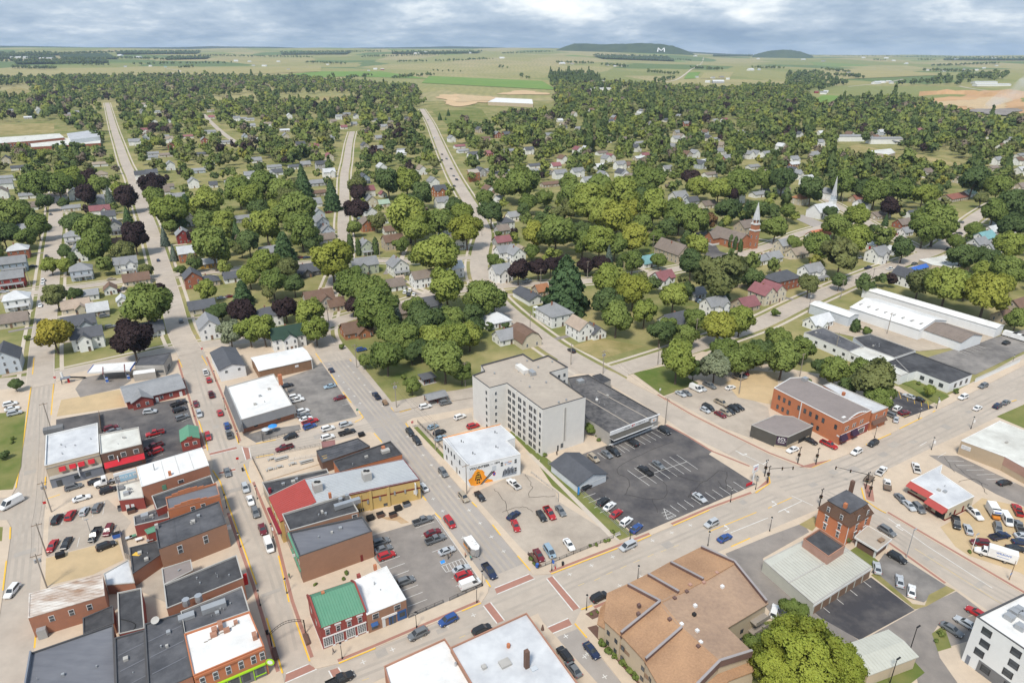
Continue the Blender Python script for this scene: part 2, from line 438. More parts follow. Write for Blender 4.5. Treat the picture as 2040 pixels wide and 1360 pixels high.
 # ---- downtown: one concrete carriageway sheet, raised pavement blocks on it
downtown=sheet('road',[(-260,800),(-200,770),(60,748),(345,690),(640,655),(690,690),(790,812),(935,785),(1140,706),(1225,742),(1262,762),(1440,855),(1535,900),(1690,897),(2025,712),(2300,590),(2600,1700),(-500,1700)],.02,'road','concrete carriageway of the downtown streets, worn by tyre tracks')
def block(px,label):return sheet('pavement',px,.14,'pavement',label,skirt=.16)
BL=[
block([(-260,800),(62,771),(48,870),(32,972),(22,990),(-300,1012)],'beige pavement left of the first street, beside the parked white cars'),
block([(-300,1045),(14,1036),(22,1050),(20,1080),(5,1190),(-30,1420),(-500,1500)],'beige pavement corner at the bottom left edge'),
block([(112,756),(130,748),(330,703),(352,703),(385,805),(414,897),(424,922),(422,937),(460,1020),(510,1162),(531,1231),(563,1341),(580,1420),(50,1440),(69,1291),(80,1180),(90,1010),(96,900),(104,800)],'pavement block of the fuel station, shops and alley between the first two streets'),
block([(405,694),(618,668),(629,700),(672,766),(716,822),(724,832),(718,839),(600,858),(550,876),(490,889),(476,886),(448,810)],'pavement block of the corner tavern and its side car park'),
block([(497,919),(512,911),(640,887),(737,860),(747,863),(761,881),(848,995),(879,1034),(975,1163),(972,1180),(958,1202),(920,1218),(672,1322),(628,1332),(617,1317),(590,1239),(576,1199),(553,1107),(545,1072),(513,994),(494,950)],'pavement block of the green-roofed corner shop and yellow hall'),
block([(810,840),(822,833),(940,812),(1060,775),(1150,745),(1182,745),(1312,825),(1370,866),(1495,927),(1532,948),(1534,962),(1500,983),(1413,1016),(1297,1066),(1098,1143),(1062,1145),(1031,1107),(949,1009),(815,854)],'pavement block of the white apartment tower and the supermarket'),
block([(1247,757),(1252,748),(1326,724),(1400,700),(1600,740),(1790,770),(1850,808),(1937,762),(2025,722),(2200,640),(2205,650),(2040,728),(1837,833),(1690,904),(1655,918),(1612,934),(1580,925),(1530,904),(1375,827),(1307,787)],'pavement block of the long brick building and its upper car park'),
block([(1157,1217),(1180,1207),(1455,1089),(1494,1072),(1610,1023),(1640,1010),(1680,1010),(1725,1040),(1775,1080),(1887,1160),(1955,1208),(2100,1300),(2200,1600),(1330,1600),(1240,1362),(1169,1270),(1145,1240)],'pavement block of the orange-roofed apartments and the mansard house'),
block([(690,1385),(760,1352),(1072,1222),(1082,1240),(1190,1360),(1260,1450),(1300,1600),(640,1600)],'pavement block of the flat grey and white roofs at the bottom edge'),
block([(1716,972),(1722,958),(1850,895),(1977,836),(2040,806),(2400,640),(2500,1300),(2150,1250),(2040,1184),(1892,1097),(1765,1022),(1725,998)],'pavement block of the repair garage and used-car yard'),
]
# asphalt, gravel and lawn laid on the blocks
def lay(name,px,m,label,dz=.012):return sheet(name,px,.14+dz+zs()*.15,m,label)
lotA=lay('car_park',[(112,836),(250,812),(370,793),(385,842),(411,893),(292,925),(200,880),(112,852)],'asphalt','black asphalt car park behind the small green-roofed brick kiosk')
lay('gravel_lot',[(113,830),(122,797),(238,776),(250,810)],'sand','pale gravel lot beside the fuel station')
lay('forecourt',[(150,775),(168,752),(250,738),(262,758),(238,774),(160,792)],'asphalt_grey','stained concrete forecourt under the fuel canopy')
lotB=lay('car_park',[(562,756),(622,735),(640,722),(664,756),(712,830),(622,852),(590,812)],'asphalt_worn','worn grey asphalt car park beside the corner tavern')
lay('patio',[(487,868),(520,858),(597,846),(600,856),(510,882)],'asphalt_worn','dark stained patio in front of the corner tavern')
lay('yard',[(742,1064),(733,1030),(833,998),(846,1000),(864,1022),(820,1042)],'pavement','pale concrete yard behind the yellow hall')
lotC=lay('car_park',[(740,1068),(820,1044),(866,1024),(958,1160),(960,1168),(814,1232),(805,1190),(745,1112)],'asphalt_grey','grey asphalt car park behind the green-roofed corner shop')
lotD=lay('car_park',[(940,984),(1037,940),(1064,952),(1106,980),(1114,1000),(1222,1068),(1080,1130),(1040,1094)],'concrete_lot','cracked beige car park below the painted firehouse wall')
lotE=lay('car_park',[(1160,905),(1215,885),(1325,846),(1420,898),(1412,905),(1506,965),(1267,1067),(1190,1000),(1138,975),(1150,940)],'asphalt','large black asphalt car park of the supermarket')
lotK=lay('car_park',[(822,848),(870,838),(940,822),(945,850),(885,872),(850,872)],'concrete_lot','small car park left of the white apartment tower')
lotF=lay('car_park',[(1619,1217),(1735,1150),(1822,1215),(1712,1275),(1637,1232)],'asphalt','fresh black asphalt in front of the storage garages')
lay('car_park',[(1735,1140),(1762,1102),(1807,1117),(1885,1167),(1840,1200),(1805,1190)],'asphalt_worn','crumbling grey asphalt lot beside the mansard house')
lay('driveway',[(1445,1103),(1530,1068),(1600,1042),(1612,1060),(1520,1112),(1521,1130),(1619,1217),(1715,1278),(1650,1330),(1530,1215)],'asphalt_grey','grey asphalt drive between the orange roofs and the storage garages',.006)
lay('driveway',[(1822,1217),(1842,1206),(1905,1178),(1955,1215),(1905,1240),(1868,1246),(1858,1262),(1872,1310),(1935,1400),(1840,1420),(1818,1310),(1715,1277)],'asphalt_grey','curving grey drive beside the white apartment block',.006)
lay('car_park',[(1878,1240),(1945,1225),(1935,1275),(1885,1290)],'asphalt_grey','small striped car park behind the white apartment block')
lotG=lay('car_park',[(1848,712),(1955,680),(2100,640),(2200,640),(2040,700),(1942,747)],'asphalt_worn','dark car park above the retaining wall at the right')
lotH=lay('car_park',[(1785,778),(1862,812),(1802,833),(1768,816)],'asphalt','small black car park with yellow stall lines')
lotI=lay('car_park',[(1850,907),(1908,908),(2060,980),(2060,1018),(1985,985),(1890,932)],'asphalt_grey','cracked grey car park with slanting white stalls')
lay('sand_yard',[(1873,1050),(1903,1034),(1956,992),(2060,1015),(2160,1120),(2100,1180),(2030,1140),(1930,1107),(1903,1089)],'sand','sandy used-car yard beside the repair garage')
lotJ=lay('car_park',[(1325,789),(1405,764),(1442,767),(1530,812),(1535,840),(1505,850),(1500,875),(1440,852)],'concrete_lot','upper car park beside the long brick building')
lay('dirt_lot',[(1445,762),(1495,738),(1552,742),(1545,808),(1470,792)],'sand','bare dirt lot behind the long brick building')
lay('sand_yard',[(92,1112),(235,1075),(247,1115),(185,1145),(90,1168)],'sand','sandy vacant lot by the utility poles')
lotL=lay('car_park',[(98,1030),(215,995),(262,1040),(240,1073),(94,1110)],'concrete_lot','beige car park with two rows below the alley')
lay('yard',[(246,1085),(330,1130),(330,1200),(285,1180),(240,1165),(210,1140),(250,1118)],'concrete_lot','cluttered back yard between the dark roofs')
lay('yard',[(1628,655),(1718,600),(1760,578),(2000,665),(1935,690),(1830,700)],'gravel','gravel yard of the timber sheds')
lay('lawn',[(-200,835),(52,820),(42,930),(26,975),(-200,990)],'lawn_green','lawn left of the first street')
lay('lawn',[(-100,1050),(6,1050),(4,1078),(-100,1080)],'lawn_green','grass scrap at the left edge')
lay('lawn',[(1261,744),(1322,729),(1392,764),(1322,789)],'lawn_green','corner lawn with a spreading tree above the car park')
lay('lawn',[(1592,1045),(1622,1028),(1632,1042),(1618,1058)],'lawn_dry','dry grass patch beside the mansard house')
lay('lawn',[(1688,1100),(1712,1085),(1752,1120),(1737,1132)],'lawn_green','small green strip behind the mansard house')
lay('lawn',[(1735,1146),(1745,1140),(1818,1203),(1842,1206),(1850,1185),(1885,1167),(1903,1176),(1845,1208),(1822,1214)],'lawn_dry','ragged grass border round the crumbling lot',.02)
lay('lawn',[(1856,1262),(1880,1245),(1895,1290),(1868,1298)],'lawn_green','planted island in the curving drive',.02)
lay('lawn',[(1735,1345),(1822,1318),(1842,1340),(1790,1380),(1735,1380)],'lawn_green','grass beside the lower tan garage')
lay('lawn',[(1775,756),(1812,770),(1865,805),(1892,790),(1822,757)],'lawn_green','lawn in front of the white brick offices',.02)
lay('lawn',[(1985,830),(2040,806),(2140,760),(2140,850),(2060,862)],'lawn_green','lawn corner at the right edge')
lay('lawn',[(1080,905),(1098,920),(1262,1066),(1235,1076),(1100,968),(1072,925)],'lawn_green','grass strip with a chain fence beside the footpath')
lay('lawn',[(1015,860),(1025,858),(1082,912),(1070,918)],'lawn_green','clipped grass strip along the apartment tower')
lay('lawn',[(824,852),(832,850),(890,912),(884,915)],'lawn_green','grass verge along the small car park')
lay('lawn',[(1500,1240),(1620,1230),(1660,1300),(1560,1420),(1470,1400)],'lawn_green','shaded lawn under the big tree')
lay('planting_bed',[(1170,1250),(1188,1245),(1300,1362),(1270,1362)],'mulch','mulched bed along the orange-roofed apartments')
lay('planting_bed',[(1166,1223),(1188,1212),(1200,1226),(1180,1234)],'mulch','mulched corner bed by the crossing')
lay('planting_bed',[(1050,1103),(1060,1100),(1080,1128),(1068,1132)],'mulch','mulched bed in the corner of the beige car park')
lay('footpath',[(1046,900),(1060,905),(1235,1078),(1216,1072)],'walk','narrow concrete footpath between two car parks',.03)
# ---- residential streets
road([(80,770),(84,690),(92,627),(100,552),(105,495),(110,452),(112,405),(118,370)],9,'straight residential street near the left edge')
road([(381,704),(364,675),(353,647),(339,590),(319,520),(302,465),(280,402),(264,355),(250,325),(237,287),(225,250),(213,205)],9.5,'long straight avenue climbing away at the left')
road([(648,690),(640,655),(660,580),(684,505),(684,440),(686,400),(686,350),(691,320),(696,285),(702,262)],8,'straight residential street in the middle of the town')
S4P=[(1470,893),(1340,834),(1275,794),(1215,757),(1115,700),(1060,661),(1012,622),(982,592),(962,562),(954,530),(957,500),(964,466),(954,436),(930,395),(905,352),(886,312),(870,275),(857,245),(840,217)]
road(S4P,11,'curving main road running up through the town',kerb=False)
road([(95,752),(230,722),(345,696),(400,688),(520,672),(645,648),(700,631),(797,607),(860,588),(945,574)],8.5,'cross street past the fuel station')
road([(975,572),(1020,568),(1090,565),(1170,560),(1235,553),(1320,541),(1445,515),(1530,491),(1600,464),(1690,440)],8,'cross street past the brick church')
road([(0,592),(75,582),(250,560),(330,550),(430,541),(600,526),(745,520),(840,520),(940,513)],7.5,'narrow cross street among the houses')
road([(1228,740),(1320,711),(1480,657),(1530,637),(1612,597),(1730,547),(1830,512),(1880,488),(1955,425),(2040,385),(2240,320)],9.5,'straight street past the timber sheds at the right')
road([(1600,375),(1640,395),(1700,428),(1760,460),(1845,505)],8,'side street below the white church')
road([(405,228),(440,262),(488,296)],7,'distant side street among trees',walks=False)
road([(1240,560),(1275,549)],7,'short side street stub',walks=False)
road([(780,812),(860,795),(936,783),(1010,765)],8,'short street beside the pavilion park',kerb=False,walks=False)
for px,lab in(([(1285,172),(1320,165),(1352,157),(1375,140),(1390,130),(1402,115)],'country road climbing towards the wooded mound'),
([(1232,192),(1240,186),(1250,178)],'bend of the country road above the trees'),
([(327,153),(345,146),(360,142),(335,138),(312,137)],'pale farm lane crossing the tan field'),
([(1690,173),(1720,170),(1760,166),(1800,158)],'grassy lane across the right-hand fields'),
([(1910,172),(1960,180),(2040,184)],'country road below the quarry works')):
 road(px,9,lab,m='walk',walks=False,far=True)
 # ---- distant fields and the two mounds
def patch(name,px,m,label,nx=14,ny=5,dz=1.2):
 a,b,c,d=px;mb=MB()
 for j in range(ny+1):
  for i in range(nx+1):
   u,v=i/nx,j/ny
   x=(a[0]*(1-u)+b[0]*u)*(1-v)+(d[0]*(1-u)+c[0]*u)*v
   y=(a[1]*(1-u)+b[1]*u)*(1-v)+(d[1]*(1-u)+c[1]*u)*v
   p=GT(x,y);mb.v.append((p.x,p.y,p.z+dz))
 for j in range(ny):
  for i in range(nx):
   k=j*(nx+1)+i;mb.f.append((k,k+nx+1,k+nx+2,k+1));mb.m.append(0)
 return struct(mb,name,MATS[m],label)
patch('field',[(500,155),(640,143),(720,152),(520,160)],'crop_green','bright green field left of the red barn')
patch('field',[(640,143),(760,143),(860,158),(700,153)],'crop_green','bright green field behind the red barn')
patch('field',[(855,152),(1080,162),(1110,180),(840,166)],'crop_green','bright green field above the building site')
patch('field',[(-40,137),(330,135),(330,152),(-40,155)],'crop_tan','wide tan field beyond the trees at the left')
patch('field',[(362,136),(640,132),(640,143),(372,153)],'crop_tan','tan field right of the farm lane')
patch('field',[(1362,158),(1372,145),(1396,144),(1386,157)],'crop_green','small bright green field beside the country road',8,4)
patch('field',[(1394,157),(1404,144),(1462,144),(1452,158)],'crop_tan','brown field beside the country road',8,4)
patch('field',[(1610,205),(1640,190),(1672,192),(1662,206)],'crop_green','bright paddock among the trees',8,4)
patch('field',[(1580,142),(1750,135),(1880,150),(1640,160)],'crop_tan','broad tan field on the right-hand rise')
def blotch(name,cx,cy,rx,ry,m,label,seed,dz=1.2):
 g=random.Random(seed);mb=MB();n=40;c=GT(cx,cy);mb.v=[(c.x,c.y,c.z+dz)]
 for k in range(n):a=2*math.pi*k/n;f=.78+.22*math.sin(a*3+seed)+g.uniform(-.1,.1);p=GT(cx+rx*f*math.cos(a),cy-ry*f*math.sin(a));mb.v.append((p.x,p.y,p.z+dz))
 for k in range(n):mb.f.append((0,1+(k+1)%n,1+k));mb.m.append(0)
 mb.f=[tuple(reversed(f))for f in mb.f];return struct(mb,name,MATS[m],label)
blotch('building_site',928,200,72,14,'earth','bare earth of the school building site',1);blotch('building_site',940,198,44,8,'sand','trampled pale middle of the building site',2,1.8);blotch('building_site',1045,186,60,5,'earth','graded earth behind the school site',3)
blotch('quarry_floor',1960,205,150,26,'quarry_earth','sandy floor and face of the quarry',4);blotch('quarry_floor',1950,208,85,15,'sand','trampled pale floor of the quarry',5,1.8);blotch('quarry_floor',1985,224,60,8,'asphalt_grey','grey spoil at the foot of the quarry',6,2.4)
def bank_(px,h,m,label):
 mb=MB();g=random.Random(9)
 for x,y in px:p=GT(x,y);d=Vector((p.x,p.y,0)).normalized();q=p+d*30;mb.v+=[(p.x,p.y,p.z-1),(q.x,q.y,p.z+h*g.uniform(.7,1.1)),(q.x+d.x*40,q.y+d.y*40,p.z-1)]
 for i in range(len(px)-1):
  a=3*i;mb.f+=[(a,a+3,a+4,a+1),(a+1,a+4,a+5,a+2)];mb.m+=[0,0]
 struct(mb,'quarry_bank',MATS[m],label)
bank_([(1830+18*k,192-4*math.sin(k*.45))for k in range(15)],13,'quarry_earth','cut orange bank along the back of the quarry')
patch('sports_field',[(-30,250),(108,245),(108,265),(-30,270)],'lawn_dry','mown school field at the left edge',6,3,.05)
patch('lawn',[(860,222),(960,218),(975,240),(890,248)],'lawn_green','mown slope with spruces below the building site',6,3,.2)
patch('lawn',[(1640,318),(1700,288),(1960,330),(1900,345)],'lawn_dry','open grass among the trees at the right',6,3,.05)
patch('lawn',[(560,195),(700,190),(720,200),(560,205)],'lawn_dry','open grass strip between the far trees',6,3,.2)
patch('lawn',[(0,186),(30,172),(60,180),(40,196)],'lawn_dry','distant clearing at the left edge',6,3,.2)
patch('lawn',[(1075,505),(1170,500),(1185,515),(1075,520)],'lawn_dry','open lawn behind the row of dark purple trees',6,3,.05)
patch('lawn',[(1140,690),(1190,672),(1285,690),(1195,716)],'lawn_dry','dry corner lawn above the junction',6,3,.05)
mat('mound_wood',(.030,.050,.026),.95,(.075,.10,.045),.018,.005,1,.05)
def mound(name,px0,px1,prof,dist,depth,label):
 """a wooded ridge: skyline heights in prof (0..1, metres above the camera line) stand on the far terrain"""
 n=60;mb=MB();rng=random.Random(3)
 ds=[-depth,-.6*depth,-.25*depth,0,.4*depth,depth]
 hs=[0,.42,.86,1,.7,0]
 for i in range(n+1):
  u=i/n;px=px0+(px1-px0)*u
  d=ray(px,103);d.z=0;d.normalize()
  k=0
  while k<len(prof)-2 and prof[k+1][0]<u:k+=1
  (a,ha),(b,hb)=prof[k],prof[k+1];H=ha+(hb-ha)*min(1,max(0,(u-a)/(b-a)))
  for s,f in zip(ds,hs):
   q=d*(dist+s);g=terrain(q.x,q.y)-4
   top=H+120-g
   mb.v.append((q.x,q.y,g+max(0,top)*f+(rng.uniform(-3,3)if f>0 else 0)))
 w=len(ds)
 for i in range(n):
  for j in range(w-1):
   k=i*w+j;mb.f.append((k,k+w,k+w+1,k+1));mb.m.append(0)
 o=part(mb,name,MATS['mound_wood'],None,True);return tag(o,label,'hill','structure')
mound('hill',1096,1384,[(0,-12),(.08,44),(.16,95),(.26,92),(.35,84),(.42,88),(.5,91),(.62,98),(.70,94),(.75,88),(.85,64),(.93,18),(1,-30)],9500,420,'long dark wooded mound with a white letter M on its side')
mound('hill',1500,1622,[(0,-50),(.15,-12),(.3,12),(.5,24),(.62,20),(.78,-2),(.9,-32),(1,-60)],11000,350,'small blue wooded mound right of the big one')
mat('far_blue',(.03,.05,.05),.95,(.07,.09,.075),.0016,.0006,1,.02)
def ridge(dist,pts,label):
 mb=MB()
 for px,h in pts:
  d=ray(px,103);d.z=0;d.normalize();q=d*dist;q2=d*(dist+900)
  mb.v+=[(q.x,q.y,-40),(q.x,q.y,120+h),(q2.x,q2.y,120+h*.8-40)]
 for i in range(len(pts)-1):
  a=3*i;mb.f+=[(a,a+3,a+4,a+1),(a+1,a+4,a+5,a+2)];mb.m+=[0,0]
 o=part(mb,'hill',MATS['far_blue']);tag(o,label,'hill','structure')
rg=random.Random(5)
ridge(14500,[(-900+k*60,74+14*math.sin(k*.9)+rg.uniform(-6,6)-150*smooth((-900+k*60-1050)/600))for k in range(65)],'hazy blue ridge on the skyline')
# the letter on the mound: whitewashed stone, four strokes laid on its face
mat('limewash',(.82,.82,.80),.9)
def letter_m():
 mb=MB();c=ray(1317,99);D=Vector((c.x,c.y,0)).normalized();S=Vector((D.y,-D.x,0));B=D*(9500-285);g=terrain(B.x,B.y)-4;B.z=g+(86+120-g)*.36+5
 def P(u,v):return B+S*u+Vector((0,0,v))+D*(v*3.6)
 for(a,b)in(((-40,-22),(-36,25)),((-36,25),(0,-10)),((0,-10),(36,25)),((36,25),(42,-22))):
  p,q=P(*a),P(*b);w=S*6
  mb.poly([p-w,p+w,q+w,q-w]);k=len(mb.v)
  mb.poly([p-w+D*3,q-w+D*3,q+w+D*3,p+w+D*3])
 t=thing('hillside_letter','large white letter M laid on the wooded mound','letter',tuple(B))
 part(mb,'stroke',MATS['limewash'],t)['kind']='stuff'
letter_m()
# ---- wear on the carriageways: darker wheel paths and patched slabs
def wear(px,offs_,w=.75,m='tyre_wear'):
 P=crom([G(*p)for p in px],5)
 for o in offs_:part(strip_mb(P,o-w/2,o+w/2,.026+zs()*.02),'wheel_path',MATS[m],downtown)
wear([(640,1350),(1000,1208),(1200,1120),(1400,1036),(1530,978)],(-3.4,-1.7,1.7,3.4));wear([(575,1300),(540,1150),(480,1000),(450,920),(410,800),(383,712)],(-1.6,.1));wear([(1010,1135),(900,1000),(790,860),(730,790),(660,705)],(-2.4,-.7,.9,2.6))
wear([(1560,975),(1690,935),(1840,862),(2000,785),(2200,690)],(-5,-3.2,-.6,1.2,4.2));wear([(1640,985),(1740,1035),(1870,1118),(2020,1200),(2150,1270)],(-2.6,-.9,.9,2.6));wear([(500,898),(640,872),(740,848),(860,818)],(-1.6,.2,1.8));wear([(35,1180),(55,1000),(75,860),(85,770)],(-2.2,-.5,1,2.6))
sheet('grey_carriageway',[(643,722),(716,818),(762,880),(848,993),(967,1153),(1046,1121),(949,1011),(816,857),(786,822),(698,716)],.0235,'road_grey',parent=downtown)
sheet('grey_carriageway',[(1110,1268),(1150,1252),(1240,1362),(1300,1450),(1240,1450)],.0235,'road_grey',parent=downtown)
def band(px,side,w=.75,m='brick_paver'):
 P=[G(*p)for p in px];part(strip_mb(P,side*.35,side*(.35+w),.147+zs()*.05),'brick_band',MATS[m],downtown)
band([(675,1321),(748,1291),(958,1201)],1);band([(1098,1143),(1230,1092),(1297,1066)],1);band([(1341,1047),(1413,1016),(1500,984)],1);band([(1180,1206),(1260,1172)],-1);band([(460,1020),(511,1164),(531,1231),(561,1335)],-1);band([(500,962),(545,1072),(576,1199),(615,1312)],1);band([(358,718),(385,805),(412,892)],-1);band([(408,712),(448,810),(474,880)],1);band([(1330,845),(1370,866),(1420,897),(1495,927)],-1);band([(1307,787),(1375,827),(1440,860),(1530,904),(1600,931)],1);band([(1765,1022),(1892,1097),(2040,1184)],1);band([(1730,1045),(1775,1080),(1887,1160)],-1)
for q in([(1592,930),(1622,922),(1655,916),(1615,932)],[(1720,962),(1738,970),(1742,1000),(1726,995)],[(1506,975),(1532,952),(1533,962)]):sheet('brick_corner',q,.15,'brick_paver',parent=downtown)
rq=random.Random(19)
for(x,y)in((1700,935),(1760,905),(1885,850),(1820,880),(1930,820),(1620,965),(1480,1000),(1330,1085),(880,1255),(760,1300),(60,940),(50,1100),(430,850),(470,975),(780,880),(860,960),(640,868),(1660,940),(1780,885),(1850,1110),(1950,1165),(540,1180)):
 c=G(x,y);a,b=rq.uniform(.8,2.8),rq.uniform(.6,1.5);part(MB().poly([(c+U*sx*a+V*sy*b)[:2]+(.031+zs()*.02,)for sx,sy in((-1,-1),(1,-1),(1,1),(-1,1))]),'patch',MATS['patch'],downtown)
 # ---- painted markings
def seg_mb(a,b,w,z):
 d=(b-a);d.z=0;d.normalize();s=Vector((-d.y,d.x,0))*w/2;mb=MB()
 mb.poly([(a-s)[:2]+(z,),(b-s)[:2]+(z,),(b+s)[:2]+(z,),(a+s)[:2]+(z,)]);return mb
def line(px0,px1,w,m,z,parent,name):return part(seg_mb(G(*px0),G(*px1),w,z),name,MATS[m],parent)
def poly_line(pts,w,m,z,parent,name):
 for a,b in zip(pts[:-1],pts[1:]):line(a,b,w,m,z,parent,name)
def stripes(a0,a1,b0,b1,n,parent,z=.175,m='paint_white',skip=()):
 for k in range(n):
  if k in skip:continue
  t=k/max(1,n-1);f=lambda p,q:(p[0]+(q[0]-p[0])*t,p[1]+(q[1]-p[1])*t)
  line(f(a0,b0),f(a1,b1),.13,m,z,parent,'stall_line')
ZR=.045
for pts in([(107,765),(102,827)],[(91,950),(89,975)],[(72,1259),(69,1291)],[(68,713),(65,746)],[(62,771),(48,870),(32,972)],[(21,1050),(20,1074)],[(13,1117),(6,1176)],
[(356,716),(363,732)],[(402,709),(413,728)],[(396,838),(404,862)],[(470,868),(476,884)],[(407,862),(414,897)],[(424,937),(438,958),(460,1020),(511,1164)],[(531,1231),(563,1341)],
[(486,925),(494,948),(500,962)],[(555,1107),(576,1199)],[(590,1239),(617,1317)],[(675,1321),(748,1291)],[(920,1217),(958,1201)],[(968,1155),(977,1169)],
[(629,704),(641,722)],[(660,746),(672,766)],[(683,781),(700,803)],[(715,819),(724,832),(707,841)],[(745,863),(761,881)],[(841,987),(849,997)],[(867,1022),(879,1034)],
[(697,716),(700,720)],[(779,812),(786,820)],[(796,821),(819,815)],[(900,799),(936,790)],[(808,843),(816,855)],[(940,1000),(950,1010)],[(981,1045),(997,1066)],[(1031,1107),(1056,1136)],
[(1098,1143),(1230,1092)],[(1270,1078),(1297,1066)],[(1341,1047),(1413,1016)],[(1158,1214),(1180,1206)],[(1145,1242),(1169,1270)],[(1456,1089),(1494,1072)],[(1725,886),(1775,864)],[(1792,854),(1837,832)],
[(1858,821),(1863,818)],[(1608,931),(1618,931),(1655,916)],[(1716,972),(1722,995),(1747,1013),(1765,1022)],[(510,884),(550,876)],[(510,911),(545,905)],[(120,985),(96,993)],[(2015,800),(2025,797)],[(1505,982),(1534,962),(1532,950)]):
 for a,b in zip(pts[:-1],pts[1:]):line(a,b,.34,'paint_yellow',.146,downtown,'yellow_kerb_line')
for q in([(570,1341),(615,1322),(631,1332),(567,1360)],[(655,1335),(674,1329),(690,1353),(670,1363)],[(985,1171),(1054,1143),(1065,1152),(990,1183)],[(963,1206),(977,1199),(1005,1235),(990,1241)],
[(1089,1152),(1101,1147),(1155,1210),(1141,1216)],[(1079,1254),(1132,1231),(1140,1245),(1087,1267)],[(417,902),(470,889),(473,894),(418,907)],[(482,890),(496,892),(500,912),(490,916)],[(435,940),(468,932),(470,937),(437,945)]):
 sheet('brick_crossing',q,.034,'brick_paver',parent=downtown)
 d1=math.dist(q[0],q[1]);d2=math.dist(q[1],q[2])
 e=((q[0],q[1]),(q[3],q[2]))if d1>d2 else((q[1],q[2]),(q[0],q[3]))
 for a,b in e:line(a,b,.28,'paint_white',.042,downtown,'crossing_line')
def ticks(px,side,spacing=6.6,off=2.3,skip0=3):
 """parking crosses painted along a kerb"""
 P=[G(*p)for p in px]
 for a,b in zip(P[:-1],P[1:]):
  L=(b-a).length;d=(b-a).normalized();s=Vector((-d.y,d.x,0))*side
  k=skip0
  while k<L-2:
   c=a+d*k+s*off;mb=MB();z=ZR
   for dd,ll in((d,.62),(s,.62)):
    w=Vector((-dd.y,dd.x,0))*.09;p,q=c-dd*ll,c+dd*ll
    mb.poly([(p-w)[:2]+(z,),(q-w)[:2]+(z,),(q+w)[:2]+(z,),(p+w)[:2]+(z,)]);z+=.002
   part(mb,'parking_cross',MATS['paint_white'],downtown);k+=spacing
ticks([(356,716),(412,892)],-1);ticks([(404,712),(472,870)],1)
ticks([(500,962),(550,1090)],1);ticks([(690,1314),(955,1203)],-1);ticks([(1105,1140),(1400,1022)],-1);ticks([(1180,1206),(1450,1091)],1)
ticks([(641,722),(716,820)],1);ticks([(700,722),(782,814)],-1);ticks([(762,884),(960,1145)],1);ticks([(818,858),(1030,1105)],-1)
ticks([(540,905),(735,861)],-1,6.6);ticks([(560,872),(715,839)],1);ticks([(1172,1274),(1238,1358)],-1);ticks([(1095,1258),(1185,1358)],1);ticks([(105,1000),(215,968)],1)
for a,b in(((1152,1166),(1164,1161)),((1184,1156),(1196,1150)),((1208,1144),(1220,1138)),((1236,1132),(1248,1126)),((1262,1120),(1274,1115)),((1290,1109),(1302,1103)),((1316,1099),(1328,1094)),((1342,1089),(1352,1085)),((915,1270),(927,1265)),((721,1355),(735,1350))):
 line(a,b,.2,'paint_yellow_faint',ZR,downtown,'centre_dash')
for a,b,m in(((1411,1059),(1507,1020),'paint_yellow'),((1530,1012),(1577,991),'paint_yellow'),((1455,1061),(1530,1031),'paint_white'),((1577,987),(1620,1007),'paint_white'),((1597,998),(1550,1020),'paint_white'),
((1440,885),(1520,924),'paint_white'),((1520,925),(1531,917),'paint_white'),((1770,1032),(1847,1087),'paint_white'),((1847,1087),(1977,1171),'paint_white'),((1822,1092),(1995,1202),'paint_yellow_faint'),((1832,888),(1846,880),'paint_white')):
 line(a,b,.22,m,ZR,downtown,'lane_line')
poly=crom([G(*p)for p in S4P[:12]],8);z4=.06
part(strip_mb(poly,-.2,-.05,z4),'centre_line',MATS['paint_yellow_faint'],downtown);part(strip_mb(poly,.05,.2,z4),'centre_line',MATS['paint_yellow_faint'],downtown)
def arrow(px,d,turn):
 c=G(*px);d=d.normalized();s=Vector((d.y,-d.x,0))*turn;mb=MB()
 def Q(u,v):p=c+d*u+s*v;return(p.x,p.y,ZR+.002)
 mb.poly([Q(-1.6,-.15),Q(-1.6,.15),Q(.6,.15),Q(.6,-.15)]);mb.poly([Q(.3,.15),Q(.6,.15),Q(.6,1.1),Q(.3,1.1)]);mb.poly([Q(-.1,1.1),Q(1.0,1.1),Q(.45,1.9)])
 part(mb,'lane_arrow',MATS['paint_white'],downtown)
arrow((1450,1054),U,-1);arrow((1788,1050),V,1);arrow((1560,1015),U,1);arrow((1478,905),-V,-1);arrow((1545,1005),U,-1)
stripes((742,1066),(768,1058),(742,1066),(768,1058),1,lotC)
stripes((753,1124),(797,1108),(812,1209),(851,1194),7,lotC)
stripes((828,1052),(865,1040),(872,1116),(912,1101),5,lotC,skip=(4,));stripes((900,1153),(915,1147),(908,1168),(925,1160),2,lotC)
poly_line([(866,1028),(958,1158)],.15,'paint_white',.176,lotC,'edge_line')
poly_line([(880,1128),(921,1113),(930,1127),(889,1140),(880,1128)],.15,'paint_white',.176,lotC,'hatch_line')
stripes((888,1125),(895,1138),(914,1116),(922,1130),5,lotC)
stripes((1307,856),(1328,868),(1233,886),(1254,899),8,lotE);stripes((1190,902),(1206,914),(1226,888),(1245,902),3,lotE)
stripes((1250,937),(1294,968),(1348,906),(1390,935),8,lotE);poly_line([(1272,953),(1368,920)],.13,'paint_white',.177,lotE,'stall_line')
stripes((1461,960),(1484,975),(1335,1007),(1353,1020),10,lotE);stripes((1150,982),(1174,974),(1195,1022),(1222,1010),5,lotE)
poly_line([(1322,1013),(1330,1035),(1347,1028),(1322,1013)],.13,'paint_white',.177,lotE,'hatch_line')
stripes((1318,1022),(1331,1019),(1326,1034),(1342,1027),3,lotE)
stripes((1637,1208),(1653,1221),(1720,1158),(1735,1170),4,lotF)
